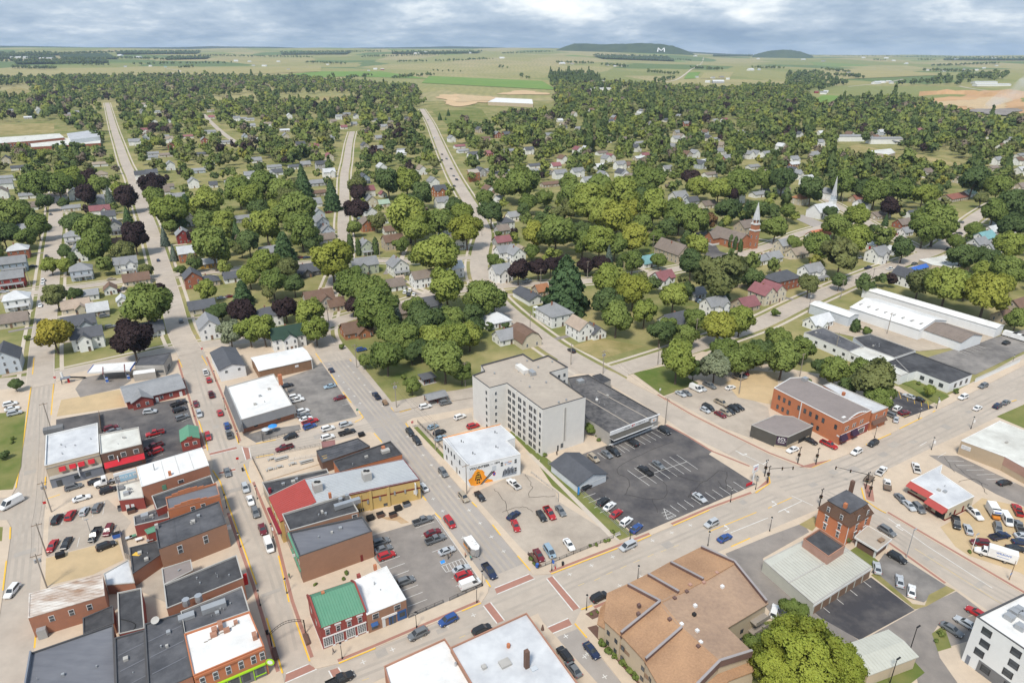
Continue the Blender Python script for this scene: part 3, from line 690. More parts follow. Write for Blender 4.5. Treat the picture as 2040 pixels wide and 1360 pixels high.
stripes((1790,780),(1795,795),(1848,800),(1850,815),5,lotH,m='paint_yellow');stripes((1797,832),(1812,826),(1797,832),(1812,826),1,lotH,m='paint_yellow')
stripes((1885,918),(1920,919),(1985,965),(2022,962),6,lotI);poly_line([(1868,911),(1884,902)],.13,'paint_white',.177,lotI,'stall_line')
stripes((1905,700),(1925,708),(1945,688),(1965,695),6,lotG)
stripes((103,1050),(107,1026),(205,1025),(209,999),6,lotL);stripes((117,1105),(123,1082),(228,1060),(230,1048),7,lotL,skip=(3,))
stripes((205,862),(240,853),(212,872),(245,862),2,lotA);stripes((288,876),(322,866),(290,917),(325,905),3,lotA);stripes((355,818),(372,812),(362,840),(378,833),3,lotA)
stripes((690,785),(672,790),(700,803),(682,808),2,lotB)
# accessible-parking square
sheet('accessible_sign',[(876,1119),(885,1115),(888,1121),(879,1125)],.178,'paint_white',parent=lotC)
mat('paint_blue',(.05,.30,.75),.7);sheet('accessible_panel',[(876.5,1118.5),(885,1115),(887.5,1120.5),(879,1124.3)],.181,'paint_blue',parent=lotC)
# crack sealing on the big car parks: dark wandering lines
rc=random.Random(11)
def crack(px,lot,w=.13):
 P=[G(*p)for p in px];P=crom(P,6);P=[p+Vector((rc.uniform(-.3,.3),rc.uniform(-.3,.3),0))for p in P]
 part(strip_mb(P,-w/2,w/2,.172+zs()*.1),'crack',MATS['crack'],lot)
for c in([(1245,985),(1255,960),(1230,935),(1290,900),(1340,880)],[(1245,985),(1300,995),(1330,985),(1320,955)],[(1352,948),(1400,960),(1430,940),(1447,940)],[(1400,960),(1372,990),(1380,975)],[(1352,948),(1310,930)],[(1430,960),(1445,975),(1447,940)],[(1300,995),(1310,1020)]):crack(c,lotE)
for c in([(985,975),(1005,1000),(1012,1030)],[(1046,945),(1060,970),(1055,990),(1108,988)],[(1000,1020),(1040,1010),(1060,1020)]):crack(c,lotD,.13)
for c in([(1900,925),(1930,950),(1970,968)],[(1910,960),(1945,955),(1965,985)],[(1880,910),(1900,940)]):crack(c,lotI,.13)
# ================================================================== trees: a few crowns of each kind, copied
mat_leaf('leaf_green',(0.159,0.224,0.059),(0.295,0.36,0.1))
mat_leaf('leaf_lime',(0.224,0.289,0.0649),(0.401,0.448,0.106))
mat_leaf('leaf_yellow',(0.307,0.342,0.0649),(0.448,0.454,0.0944))
mat_leaf('leaf_gold',(0.38,0.35,0.06),(0.54,0.44,0.08))
mat_leaf('leaf_dark',(0.1,0.153,0.059),(0.183,0.248,0.085))
mat_leaf('leaf_olive',(0.177,0.206,0.0767),(0.295,0.313,0.118))
mat_leaf('leaf_purple',(0.05,0.033,0.036),(0.088,0.056,0.054))
mat_leaf('leaf_brown',(0.189,0.118,0.0649),(0.295,0.177,0.0826))
mat_leaf('leaf_silver',(0.26,0.301,0.177),(0.401,0.437,0.283))
mat_leaf('leaf_spruce',(0.153,0.206,0.159),(0.26,0.319,0.26))
mat_leaf('leaf_pine',(0.1,0.171,0.0767),(0.183,0.277,0.106))
mat_leaf('leaf_bright',(0.31,0.38,0.06),(0.46,0.49,0.09))
mat('bark',(.15,.115,.085),.95,(.09,.07,.055),2,.5)
def ico(sub=1):
 bm=bmesh.new();bmesh.ops.create_icosphere(bm,subdivisions=sub,radius=1)
 bm.verts.ensure_lookup_table();v=np.array([x.co[:]for x in bm.verts]);f=np.array([[x.index for x in q.verts]for q in bm.faces]);bm.free();return v,f
ICO1,ICO2=ico(1),ico(2)
def leaf_quads(P,Nn,size,rng,elong=1.0):
 """small leaf-spray faces at P, roughly facing Nn"""
 n=len(P)
 Nn=Nn+rng.normal(0,.55,(n,3));Nn /= np.linalg.norm(Nn,axis=1)[:,None]+1e-9
 A=np.cross(Nn,rng.normal(0,1,(n,3)));A /= np.linalg.norm(A,axis=1)[:,None]+1e-9
 B=np.cross(Nn,A);s=(size*rng.uniform(.6,1.5,n))[:,None]
 q=np.stack([P-A*s*elong-B*s*.5,P+A*s*.2-B*s,P+A*s*elong+B*s*.4,P-A*s*.3+B*s],1)
 return q.reshape(-1,3),np.arange(n*4).reshape(n,4)
def crown_arrays(seed,n,size,shape='round',lobes=18,core=1):
 rng=np.random.default_rng(seed);V=[];F4=[];F3=[];nv=0
 if shape=='round' or shape=='willow' or shape=='tall':
  L=rng.normal(0,1,(lobes,3));L /= np.linalg.norm(L,axis=1)[:,None]
  L*=(rng.uniform(.2,1,lobes)**.5)[:,None]*np.array([.74,.74,.66])
  L[:,2]*=np.where(L[:,2]<0,.75,1)
  r=rng.uniform(.09,.20,lobes)if lobes>55 else rng.uniform(.15,.34,lobes)if lobes>12 else rng.uniform(.24,.40,lobes)
  if lobes>55:L*=1.18
  pr=r**2;k=rng.choice(lobes,n*2,p=pr/pr.sum())
  D=rng.normal(0,1,(n*2,3));D[:,2]+=.35;D /= np.linalg.norm(D,axis=1)[:,None]
  P=L[k]+D*(r[k]*(1.08-.34*rng.uniform(0,1,n*2)**2))[:,None]
  d=np.linalg.norm(P[:,None]-L[None],axis=2)/r[None]
  keep=(d<.70).sum(1)==0;P,D=P[keep][:n],D[keep][:n]
  k2=rng.uniform(0,1,len(P))<.16;P[k2]+=D[k2]*rng.uniform(.02,.09,(k2.sum(),1))
  if shape=='willow':D[:,2]-=.3
  v,f=leaf_quads(P,D,size,rng,1.5 if shape=='willow' else 1.0);V.append(v);F4.append(f);nv=len(v)
  iv,jf=ICO1 if core<2 else ICO2
  for c,q in zip(L,r):
   w=iv*q*(.74+rng.uniform(-.12,.08,(len(iv),1)))+c;V.append(w);F3.append(jf+nv);nv+=len(w)
 else: # conifers: tiers of drooping sprays round a cone
  h=rng.uniform(0,1,n)**.75;h=1-h # more at the base
  tier={'spruce':15,'pine':9,'cypress':6}[shape]
  t=(h*tier)%1;base={'spruce':1.0,'pine':1.0,'cypress':.95}[shape]
  if shape=='cypress':rad=np.sqrt(np.clip(1-(2*h-.8)**2/1.5,0.02,1))
  elif shape=='pine':rad=(1-h)**.62*(.82+.25*(1-t))
  else:rad=(1-h)**.85*(.78+.28*(1-t))
  a=rng.uniform(0,2*math.pi,n);br=.82+.22*np.sin(a*5+np.floor(h*tier)*2.1)
  rr=rad*base*br*rng.uniform(.62,1.04,n)
  P=np.stack([rr*np.cos(a),rr*np.sin(a),h*2-1],1)
  D=np.stack([np.cos(a)*.6,np.sin(a)*.6,np.full(n,.75)],1)
  v,f=leaf_quads(P,D,size,rng,1.4);V.append(v);F4.append(f);nv=len(v)
  m=10;rings=7;w=[]
  for i in range(rings+1):
   hh=i/rings;rd=(float(np.sqrt(max(0,1-(2*hh-.8)**2/1.5)))if shape=='cypress' else(1-hh)**.75)*.72
   for j in range(m):w.append((rd*math.cos(2*math.pi*j/m)*(.9+.2*((i+j)%2)),rd*math.sin(2*math.pi*j/m)*(.9+.2*((i+j)%2)),hh*2-1))
  V.append(np.array(w))
  F4.append(np.array([[nv+i*m+j,nv+i*m+(j+1)%m,nv+(i+1)*m+(j+1)%m,nv+(i+1)*m+j]for i in range(rings)for j in range(m)]))
 return np.concatenate(V),np.concatenate(F4),(np.concatenate(F3)if F3 else np.zeros((0,3),int))
def arrays_mesh(name,V,F4,F3,mats,mi=None):
 me=bpy.data.meshes.new(name);n4,n3=len(F4),len(F3)
 me.vertices.add(len(V));me.vertices.foreach_set('co',V.astype(np.float32).ravel())
 me.loops.add(n4*4+n3*3);me.loops.foreach_set('vertex_index',np.concatenate([F4.ravel(),F3.ravel()]).astype(np.int32))
 me.polygons.add(n4+n3)
 st=np.concatenate([np.arange(n4)*4,n4*4+np.arange(n3)*3]).astype(np.int32);me.polygons.foreach_set('loop_start',st)
 for m in mats:me.materials.append(m)
 if mi is not None:me.polygons.foreach_set('material_index',mi.astype(np.int32))
 me.update(calc_edges=True);return me
def soft_normals(me,C,up=.35):
 """leaves shade with the rounded outside of their crown, as a mass of foliage does"""
 me.normals_split_custom_set_from_vertices((C/(np.linalg.norm(C,axis=1)[:,None]+1e-9)).tolist())
CROWNS={}
def crown_set(key,shape,n,size,count,lobes=18,core=1):
 CROWNS[key]=[]
 for i in range(count):
  V_,A,B=crown_arrays(100*len(CROWNS)+i,n,size,shape,lobes+(i*3)%7,core)
  me=arrays_mesh('crown',V_,A,B,[MATS['leaf_green']])
  soft_normals(me,V_*np.array([1,1,1 if shape in('round','willow')else .25])+np.array([0,0,.35])+np.random.default_rng(i).normal(0,.22,V_.shape));CROWNS[key].append(me)
crown_set('near','round',42000,.023,2,90,1)
crown_set('round','round',7000,.056,8,30)
crown_set('small','round',2200,.095,5,16)
crown_set('willow','willow',7500,.055,2,18)
crown_set('spruce','spruce',4200,.062,3)
crown_set('pine','pine',5200,.078,2)
crown_set('cypress','cypress',900,.14,2)
def trunk_mesh(seed):
 rng=random.Random(seed);mb=MB()
 mb.tube([(0,0,-.02),(.01,0,.12),(.02,.01,.34),(.0,.02,.62)],[.034,.026,.021,.008],7)
 for k in range(6):
  a=k*2.4+rng.random();r=rng.uniform(.13,.24);z=rng.uniform(.22,.36)
  mb.tube([(0,0,z),(r*.5*math.cos(a),r*.5*math.sin(a),z+.10),(r*math.cos(a),r*math.sin(a),z+rng.uniform(.2,.3))],[.014,.010,.004],5)
 return mb.mesh('trunk',MATS['bark'])
TRUNKS=[trunk_mesh(i)for i in range(4)]
KINDS={ # kind: (crown set, leaf, wording, category)
'g':('round','leaf_green','full green broadleaf tree','tree'),'l':('round','leaf_lime','light green broadleaf tree','tree'),
'B':('round','leaf_bright','bright yellow-green broadleaf tree','tree'),'y':('round','leaf_yellow','yellow-green broadleaf tree','tree'),'Y':('round','leaf_gold','golden yellow broadleaf tree','tree'),
'd':('round','leaf_dark','dark green broadleaf tree','tree'),'o':('round','leaf_olive','olive green broadleaf tree','tree'),
'p':('round','leaf_purple','dark purple copper-leaved tree','tree'),'b':('round','leaf_brown','brownish browning tree','tree'),
's':('round','leaf_silver','silvery grey-green tree','tree'),'w':('willow','leaf_olive','drooping willow-like tree','tree'),
'S':('spruce','leaf_spruce','blue-grey conical spruce','tree'),'e':('spruce','leaf_pine','dark green conical spruce','tree'),
'P':('pine','leaf_pine','broad layered pine','tree'),'c':('cypress','leaf_dark','slim columnar evergreen','tree'),
'h':('small','leaf_green','rounded green shrub','shrub'),'H':('small','leaf_dark','dark rounded shrub','shrub')}
TREES=[] # plan (x, y, radius) of every tree placed
trng=random.Random(21)
def where_of(px,py):
 """a findable place for a point of the residential part of the picture"""
 if py>1000:return 'beside the orange-roofed apartments'
 if py>690:
  return 'near the fuel station' if px<500 else 'in the pavilion park' if px<950 else 'by the corner lawn' if px<1480 else 'behind the long brick building'
 col=('by the left edge street','left of the long avenue','right of the long avenue','in the middle blocks','left of the curving road','right of the curving road','left of the brick church','round the two churches','at the right edge')
 k=0 if px<110 else 1 if px<330-(690-py)*.22 else 2 if px<520 else 3 if px<690 else 4 if px<940 else 5 if px<1150 else 6 if px<1420 else 7 if px<1760 else 8
 row=('far' if py<300 else 'halfway' if py<430 else 'upper' if py<540 else 'near')
 return{'far':'far ','halfway':'halfway ','upper':'','near':'nearer '}[row]+col[k]
def tree(px,py,rpx,kind,tall=1.0):
 cs,leaf,word,cat=KINDS[kind]
 dep0=(G(px,py,5)).y;p0=G(px,py,5)
 dep=p0.y*math.cos(PITCH)+115*math.sin(PITCH);r=rpx*dep/FPX*(1.20 if rpx<45 and kind not in 'hHSec' else 1)
 conif=kind in 'SePc'
 if conif:
  Hc=r*{'S':3.7,'e':2.9,'P':2.3,'c':5.0}[kind]*tall;zc=Hc*.5+.4;rz=Hc/2
 elif kind in 'hH':rz=r*.85;zc=rz*.95
 else:rz=r*1.0*tall;zc=rz+r*.22*(1 if r>2.5 else .6)
 p=G(px,py,zc);p.z=0
 t=thing('shrub' if kind in 'hH' else 'tree','',cat,p)
 key='near' if(cs=='round' and rpx>48)else('small' if cs=='round' and rpx<9 else cs)
 me=trng.choice(CROWNS[key]);rz0=trng.uniform(0,6.28)
 inst('crown',me,t,(0,0,zc),rz0,(r*trng.uniform(.94,1.06),r*trng.uniform(.94,1.06),rz),MATS[leaf],local=True)
 if kind not in 'hH':
  Ht=zc+rz;inst('trunk',trng.choice(TRUNKS),t,(0,0,0),trng.uniform(0,6),(Ht*(.8 if not conif else .5),)*2+(Ht,),local=True)
 TREES.append((p.x,p.y,r))
 size='' if 14<=rpx<27 else 'large ' if rpx>=27 else 'small '
 later(t,size+word,where_of(*PX((p.x,p.y,zc))),p,'shrubs of the town' if kind in 'hH' else 'trees of the town')
 return t
 # ================================================================== vehicles
mat('glass_car',(.035,.042,.05),.12,(.05,.06,.07),spec=.6)
mat('tyre',(.018,.018,.018),.9);mat('rim',(.42,.42,.43),.35,metal=.7);mat('bedliner',(.03,.03,.032),.8)
mat('lamp_white',(.75,.75,.72),.2,spec=.6);mat('lamp_red',(.45,.02,.02),.3,spec=.5);mat('black_trim',(.02,.02,.022),.6)
CARC={'white':(.78,.78,.77),'silver':(.46,.48,.50),'grey':(.16,.17,.18),'black':(.022,.023,.026),'red':(.42,.022,.026),'maroon':(.15,.015,.022),'blue':(.03,.08,.26),'navy':(.018,.03,.075),'pale blue':(.28,.38,.46),'tan':(.38,.32,.24),'orange':(.62,.22,.03)}
for k,c in CARC.items():mat('car_'+k,c,.28,tuple(v*.92 for v in c),1,.3,1,.55)
def loft(mb,st,m=0):
 """rings of 8 points along x"""
 i0=len(mb.v)
 for(x,w,zl,zt,tuck)in st:
  zm=zl+(zt-zl)*.62
  mb.v+=[(x,-w*.9,zl),(x,-w,zl+.12),(x,-w,zm),(x,-w*tuck,zt),(x,w*tuck,zt),(x,w,zm),(x,w,zl+.12),(x,w*.9,zl)]
 n=8
 for k in range(len(st)-1):
  for j in range(n):
   a=i0+k*n+j;b=i0+k*n+(j+1)%n;mb.f.append((a,a+n,b+n,b));mb.m.append(m)
 mb.f.append(tuple(i0+j for j in range(n)));mb.m.append(m);e=i0+(len(st)-1)*n;mb.f.append(tuple(e+j for j in range(n-1,-1,-1)));mb.m.append(m)
def cabin(mb,xb0,xb1,xt0,xt1,w,wt,zb,zt,m=0):
 v=[(xb0,-w,zb),(xb1,-w,zb),(xb1,w,zb),(xb0,w,zb),(xt0,-wt,zt),(xt1,-wt,zt),(xt1,wt,zt),(xt0,wt,zt)]
 i=len(mb.v);mb.v+=v
 for f in((4,5,6,7),(0,1,5,4),(1,2,6,5),(2,3,7,6),(3,0,4,7)):mb.f.append(tuple(i+k for k in f));mb.m.append(m)
 return[Vector(q)for q in v]
def panel(q,inset,lift,m,name):
 """a glass sheet set into one face of the cabin"""
 c=sum(q,Vector())/4;nn=(q[1]-q[0]).cross(q[3]-q[0]).normalized();mb=MB()
 P=[c+(p-c)*inset+nn*lift for p in q];Q=[p-nn*.02 for p in P]
 mb.poly(P)
 for k in range(4):mb.poly([P[k],Q[k],Q[(k+1)%4],P[(k+1)%4]])
 return mb.mesh(name,m)
def wheel_mesh(r,w):
 mb=MB();n=14
 for s in(-1,1):
  for k in range(n):mb.v.append((r*math.cos(2*math.pi*k/n),s*w/2,r*math.sin(2*math.pi*k/n)))
 for k in range(n):mb.f.append((k,(k+1)%n,n+(k+1)%n,n+k));mb.m.append(0)
 mb.f.append(tuple(range(n-1,-1,-1)));mb.m.append(0);mb.f.append(tuple(range(n,2*n)));mb.m.append(0)
 for s in(-1,1):
  i=len(mb.v);m=10
  for k in range(m):mb.v.append((r*.64*math.cos(2*math.pi*k/m),s*(w/2+.012),r*.64*math.sin(2*math.pi*k/m)))
  mb.f.append(tuple(range(i,i+m))if s>0 else tuple(range(i+m-1,i-1,-1)));mb.m.append(1)
 return mb.mesh('wheel',[MATS['tyre'],MATS['rim']])
WHEELS={r:wheel_mesh(r,.24)for r in(.33,.38,.5)}
def smallbox(d,m,name):return MB().box((0,0,0),d).mesh(name,MATS[m])
HL,TL=smallbox((.10,.34,.16),'lamp_white','headlight'),smallbox((.08,.20,.26),'lamp_red','taillight')
CARS={}
def car_proto(kind):
 b=MB();g={};W2=.91;r=.33;wb=(-1.38,1.42);extra=[]
 if kind=='sedan':
  loft(b,[(-2.36,.78,.38,.78,.85),(-2.25,.88,.30,.96,.86),(-1.6,W2,.26,1.0,.86),(-.3,W2,.24,.97,.9),(1.0,W2,.24,.95,.88),(1.75,.9,.26,.88,.85),(2.2,.85,.30,.76,.82),(2.36,.74,.36,.62,.85)])
  c=cabin(b,-1.85,1.05,-1.05,.28,.80,.62,.94,1.43);Lh=2.3;hz=.66;tz=.82
 elif kind=='hatch':
  loft(b,[(-2.05,.78,.38,.85,.88),(-1.95,.86,.30,1.0,.88),(-.3,.88,.24,.98,.9),(.9,.88,.24,.96,.88),(1.5,.86,.28,.86,.85),(1.95,.80,.32,.72,.82),(2.05,.70,.38,.62,.85)])
  c=cabin(b,-1.95,1.0,-1.45,.2,.79,.62,.95,1.50);Lh=1.98;hz=.66;tz=.9;wb=(-1.25,1.3)
 elif kind=='suv':
  r=.38
  loft(b,[(-2.32,.82,.45,.9,.9),(-2.25,.92,.36,1.1,.9),(-.4,.94,.30,1.08,.92),(1.05,.94,.30,1.06,.9),(1.8,.92,.32,.99,.87),(2.22,.87,.38,.85,.85),(2.35,.78,.45,.72,.86)])
  c=cabin(b,-2.2,1.25,-1.85,.45,.84,.68,1.05,1.70);Lh=2.28;hz=.78;tz=.98
  for s in(-1,1):b.box((-.7,s*.62,1.72),(2.0,.05,.05))
 elif kind=='minivan':
  r=.36
  loft(b,[(-2.52,.86,.42,.9,.9),(-2.45,.95,.33,1.1,.9),(-.4,.97,.28,1.05,.92),(1.3,.97,.28,1.0,.9),(2.0,.93,.30,.88,.86),(2.4,.86,.36,.75,.84),(2.52,.76,.42,.66,.86)])
  c=cabin(b,-2.42,1.75,-2.1,.75,.87,.72,1.0,1.74);Lh=2.45;hz=.74;tz=1.05;wb=(-1.5,1.5)
 elif kind in('pickup','flatbed'):
  r=.40;wb=(-1.75,1.85)
  loft(b,[(-.75,.93,.42,1.10,.92),(-.6,.96,.38,1.12,.92),(1.3,.96,.38,1.10,.9),(2.2,.94,.40,1.06,.88),(2.75,.90,.45,.92,.86),(2.9,.80,.5,.80,.88)])
  if kind=='pickup':
   b.box((-1.8,0,.62),(2.2,1.84,.34));b.box((-1.8,-.90,.93),(2.2,.12,.42));b.box((-1.8,.90,.93),(2.2,.12,.42));b.box((-2.86,0,.86),(.10,1.9,.56))
  c=cabin(b,-.72,1.45,-.55,.62,.86,.70,1.08,1.84);Lh=2.84;hz=.86;tz=.95
  extra.append(('bed',MB().box((-1.8,0,.80),(2.1,1.66,.03)).mesh('bed',MATS['bedliner'])))if kind=='pickup' else extra.append(('flatbed',MB().box((-1.95,0,.95),(2.7,2.1,.14)).box((-1.95,-1.0,1.06),(2.7,.08,.14)).box((-1.95,1.0,1.06),(2.7,.08,.14)).mesh('flatbed',MATS['rust_deck'])))
 elif kind=='van':
  r=.36;wb=(-1.75,1.75)
  loft(b,[(-2.75,.92,.45,1.1,.95),(-2.7,.98,.36,1.2,.95),(0,1.0,.32,1.15,.95),(1.6,1.0,.32,1.08,.92),(2.3,.95,.36,.98,.86),(2.72,.86,.42,.8,.86),(2.8,.78,.48,.7,.86)])
  c=cabin(b,-2.7,2.05,-2.62,1.15,.94,.84,1.08,2.12);Lh=2.74;hz=.8;tz=1.1
 me=b.mesh('body',MATS['car_white'])
 L=[('body',me)]+extra
 G_=MATS['glass_car']
 L.append(('windshield',panel([c[1],c[2],c[6],c[5]],.88,.012,G_,'windshield')))
 if kind!='van':L.append(('rear_window',panel([c[3],c[0],c[4],c[7]],.84,.012,G_,'rear_window')))
 for(q,w)in(([c[0],c[1],c[5],c[4]],0),([c[2],c[3],c[7],c[6]],1)):
  if kind=='van': # glass only in the front doors
   f=(lambda t,a,b2:a+(b2-a)*t)
   q=[f(.68,q[0],q[1]),q[1],q[2],f(.68,q[3],q[2])]if w==0 else[q[0],f(.32,q[0],q[1]),f(.32,q[3],q[2]),q[3]]
  L.append(('side_window',panel(q,.84,.012,G_,'side_window')))
 M=[]
 for x in wb:
  for s in(-1,1):M.append(('wheel',WHEELS.get(r)or WHEELS[.38],(x,s*(W2-.06 if kind in('sedan',)else .84),r)))
 for s in(-1,1):
  M.append(('headlight',HL,(Lh-.02,s*.62,hz)));M.append(('taillight',TL,(-Lh+(0 if kind not in('pickup',)else-.03),s*.74,tz)))
 CARS[kind]=(L,M)
mat('rust_deck',(.20,.15,.11),.9,(.12,.09,.07),2)
for k in('sedan','hatch','suv','minivan','pickup','flatbed','van'):car_proto(k)
WORD={'sedan':'saloon car','hatch':'hatchback car','suv':'sport utility car','minivan':'people-carrier van','pickup':'pickup truck','flatbed':'flatbed truck','van':'panel van'}
CATW={'sedan':'car','hatch':'car','suv':'car','minivan':'van','pickup':'truck','flatbed':'truck','van':'van'}
def car(px,py,ang,kind,colour,where,z=.16,zc=.7,scale=1.0,full=True):
 """ang: heading in degrees in the plan, 0 along the cross streets (towards upper right), 90 up the avenues"""
 p=G(px,py,zc);p.z=z;rz=UANG+R(ang)
 t=thing({'car':'parked_car','van':'parked_van','truck':'parked_truck'}[CATW[kind]],'',CATW[kind],p)
 t.rotation_euler=(0,0,rz);t.scale=(scale,)*3
 L,M=CARS[kind]
 for nme,me in L:
  o=bpy.data.objects.new(nme,me);link(o,t)
  if nme=='body':o.material_slots[0].link='OBJECT';o.material_slots[0].material=MATS['car_'+colour]
 for nme,me,loc in(M if full else M[:4]):
  o=bpy.data.objects.new(nme,me);link(o,t);o.location=loc
  if nme=='wheel' and loc[2]>.39:pass
 later(t,f'{colour} {WORD[kind]}',where,p,'vehicles of the town')
 return t
 # ================================================================== houses
HOUSES=[]
WALLC={'white':(.82,.82,.80),'cream':(.62,.56,.44),'tan':(.48,.41,.32),'stone':(.45,.41,.35),'grey':(.42,.42,.42),'blue':(.33,.39,.46),'pale blue':(.52,.57,.62),'pale green':(.46,.50,.38),'brick':(.33,.125,.078),'orange brick':(.42,.18,.10),'red':(.28,.055,.05),'orange':(.60,.36,.08),'dark':(.10,.10,.11)}
ROOFC={'grey':(.30,.305,.315),'slate':(.115,.12,.135),'taupe':(.25,.205,.175),'brown':(.21,.135,.10),'tan':(.34,.28,.22),'mauve':(.30,.13,.14),'white metal':(.62,.63,.64),'rust metal':(.50,.40,.32),'green':(.04,.075,.055),'teal':(.22,.42,.44),'salmon':(.62,.22,.13),'orange-brown':(.40,.19,.10),'brick-red':(.30,.13,.10),'sage':(.33,.42,.33)}
for k,c in WALLC.items():mat('wall_'+k,c,.8,tuple(v*.84 for v in c),.8,.2,1,.2,objrand=.4)
for k,c in ROOFC.items():mat('roof_'+k,c,.85,tuple(v*.72 for v in c),1.1,.25,1,.2,objrand=.5)
mat('trim_white',(.76,.76,.75),.6);mat('trim_dark',(.05,.05,.055),.6);mat('glass',(.045,.052,.06),.15,(.085,.095,.105),.7,.3,1,.5,objrand=.8)
mat('door_paint',(.25,.16,.11),.6);mat('chimney_brick',(.33,.15,.10),.9)
WIN=MB().box((0,0,0),(1,.10,1)).mesh('window',MATS['trim_white']);WIN_D=MB().box((0,0,0),(1,.10,1)).mesh('window',MATS['trim_dark'])
PANE=MB().box((0,-.04,.26),(.78,.09,.40)).mesh('pane',MATS['glass']);PANE2=MB().box((0,-.04,-.24),(.78,.09,.42)).mesh('pane',MATS['glass'])
PANE1=MB().box((0,-.04,0),(.82,.09,.86)).mesh('pane',MATS['glass'])
def window(parent,loc,rz,w,h,dark=False,sash=True,local=True,panes=True,sill=False):
 """rz turns the window's -Y face outward"""
 o=inst('window',WIN_D if dark else WIN,parent,loc,rz,(w,1,h),local=local)
 if panes:
  for me in((PANE,PANE2)if sash else(PANE1,)):
   q=bpy.data.objects.new('pane',me);link(q,o)
 return o
DOOR=MB().box((0,0,0),(1,.12,1)).mesh('door',MATS['door_paint'])
def gable_roof(mb,x0,x1,y0,y1,z,rise,along='x',over=.45,th=.22):
 """two pitched slabs over a rectangle, ridge along x or y"""
 if along=='x':A=lambda u,v,w:(u,v,w)
 else:
  A=lambda u,v,w:(v,u,w);x0,x1,y0,y1=y0,y1,x0,x1
 ym=(y0+y1)/2;hw=(y1-y0)/2;sl=rise/hw
 for s in(-1,1):
  e=ym+s*(hw+over);ze=z-sl*over
  P=[A(x0-over,e,ze),A(x1+over,e,ze),A(x1+over,ym,z+rise),A(x0-over,ym,z+rise)]
  Q=[(p[0],p[1],p[2]+th)for p in P]
  if(s>0)!=(along=='x'):P,Q=P,Q
  i=len(mb.v);mb.v+=P+Q
  for f in((0,1,2,3),(4,7,6,5),(0,4,5,1),(1,5,6,2),(2,6,7,3),(3,7,4,0)):mb.f.append(tuple(i+k for k in f));mb.m.append(0)
def gable_wall(mb,x0,x1,y0,y1,z,rise,along='x'):
 mb.prism([(x0,y0),(x1,y0),(x1,y1),(x0,y1)],0,z)
 if along=='x':
  ym=(y0+y1)/2
  for x in(x0,x1):mb.poly([(x,y0,z),(x,y1,z),(x,ym,z+rise)])
 else:
  xm=(x0+x1)/2
  for y in(y0,y1):mb.poly([(x0,y,z),(x1,y,z),(xm,y,z+rise)])
def hip_roof(mb,x0,x1,y0,y1,z,rise,over=.45):
 x0-=over;x1+=over;y0-=over;y1+=over;w,d=x1-x0,y1-y0;k=min(w,d)/2
 if w>=d:r=[(x0+k,(y0+y1)/2),(x1-k+.01,(y0+y1)/2)]
 else:r=[((x0+x1)/2,y0+k),((x0+x1)/2,y1-k+.01)]
 a,b,c,d_=(x0,y0,z),(x1,y0,z),(x1,y1,z),(x0,y1,z);p,q=(*r[0],z+rise),(*r[1],z+rise)
 if w>=d:F=[[a,b,q,p],[b,c,q],[c,d_,p,q],[d_,a,p]]
 else:F=[[a,b,p],[b,c,q,p],[c,d_,q],[d_,a,p,q]]
 for f in F:mb.poly(f)
 mb.prism([v[:2]for v in(a,b,c,d_)],z-.18,z)
hrng=random.Random(4)
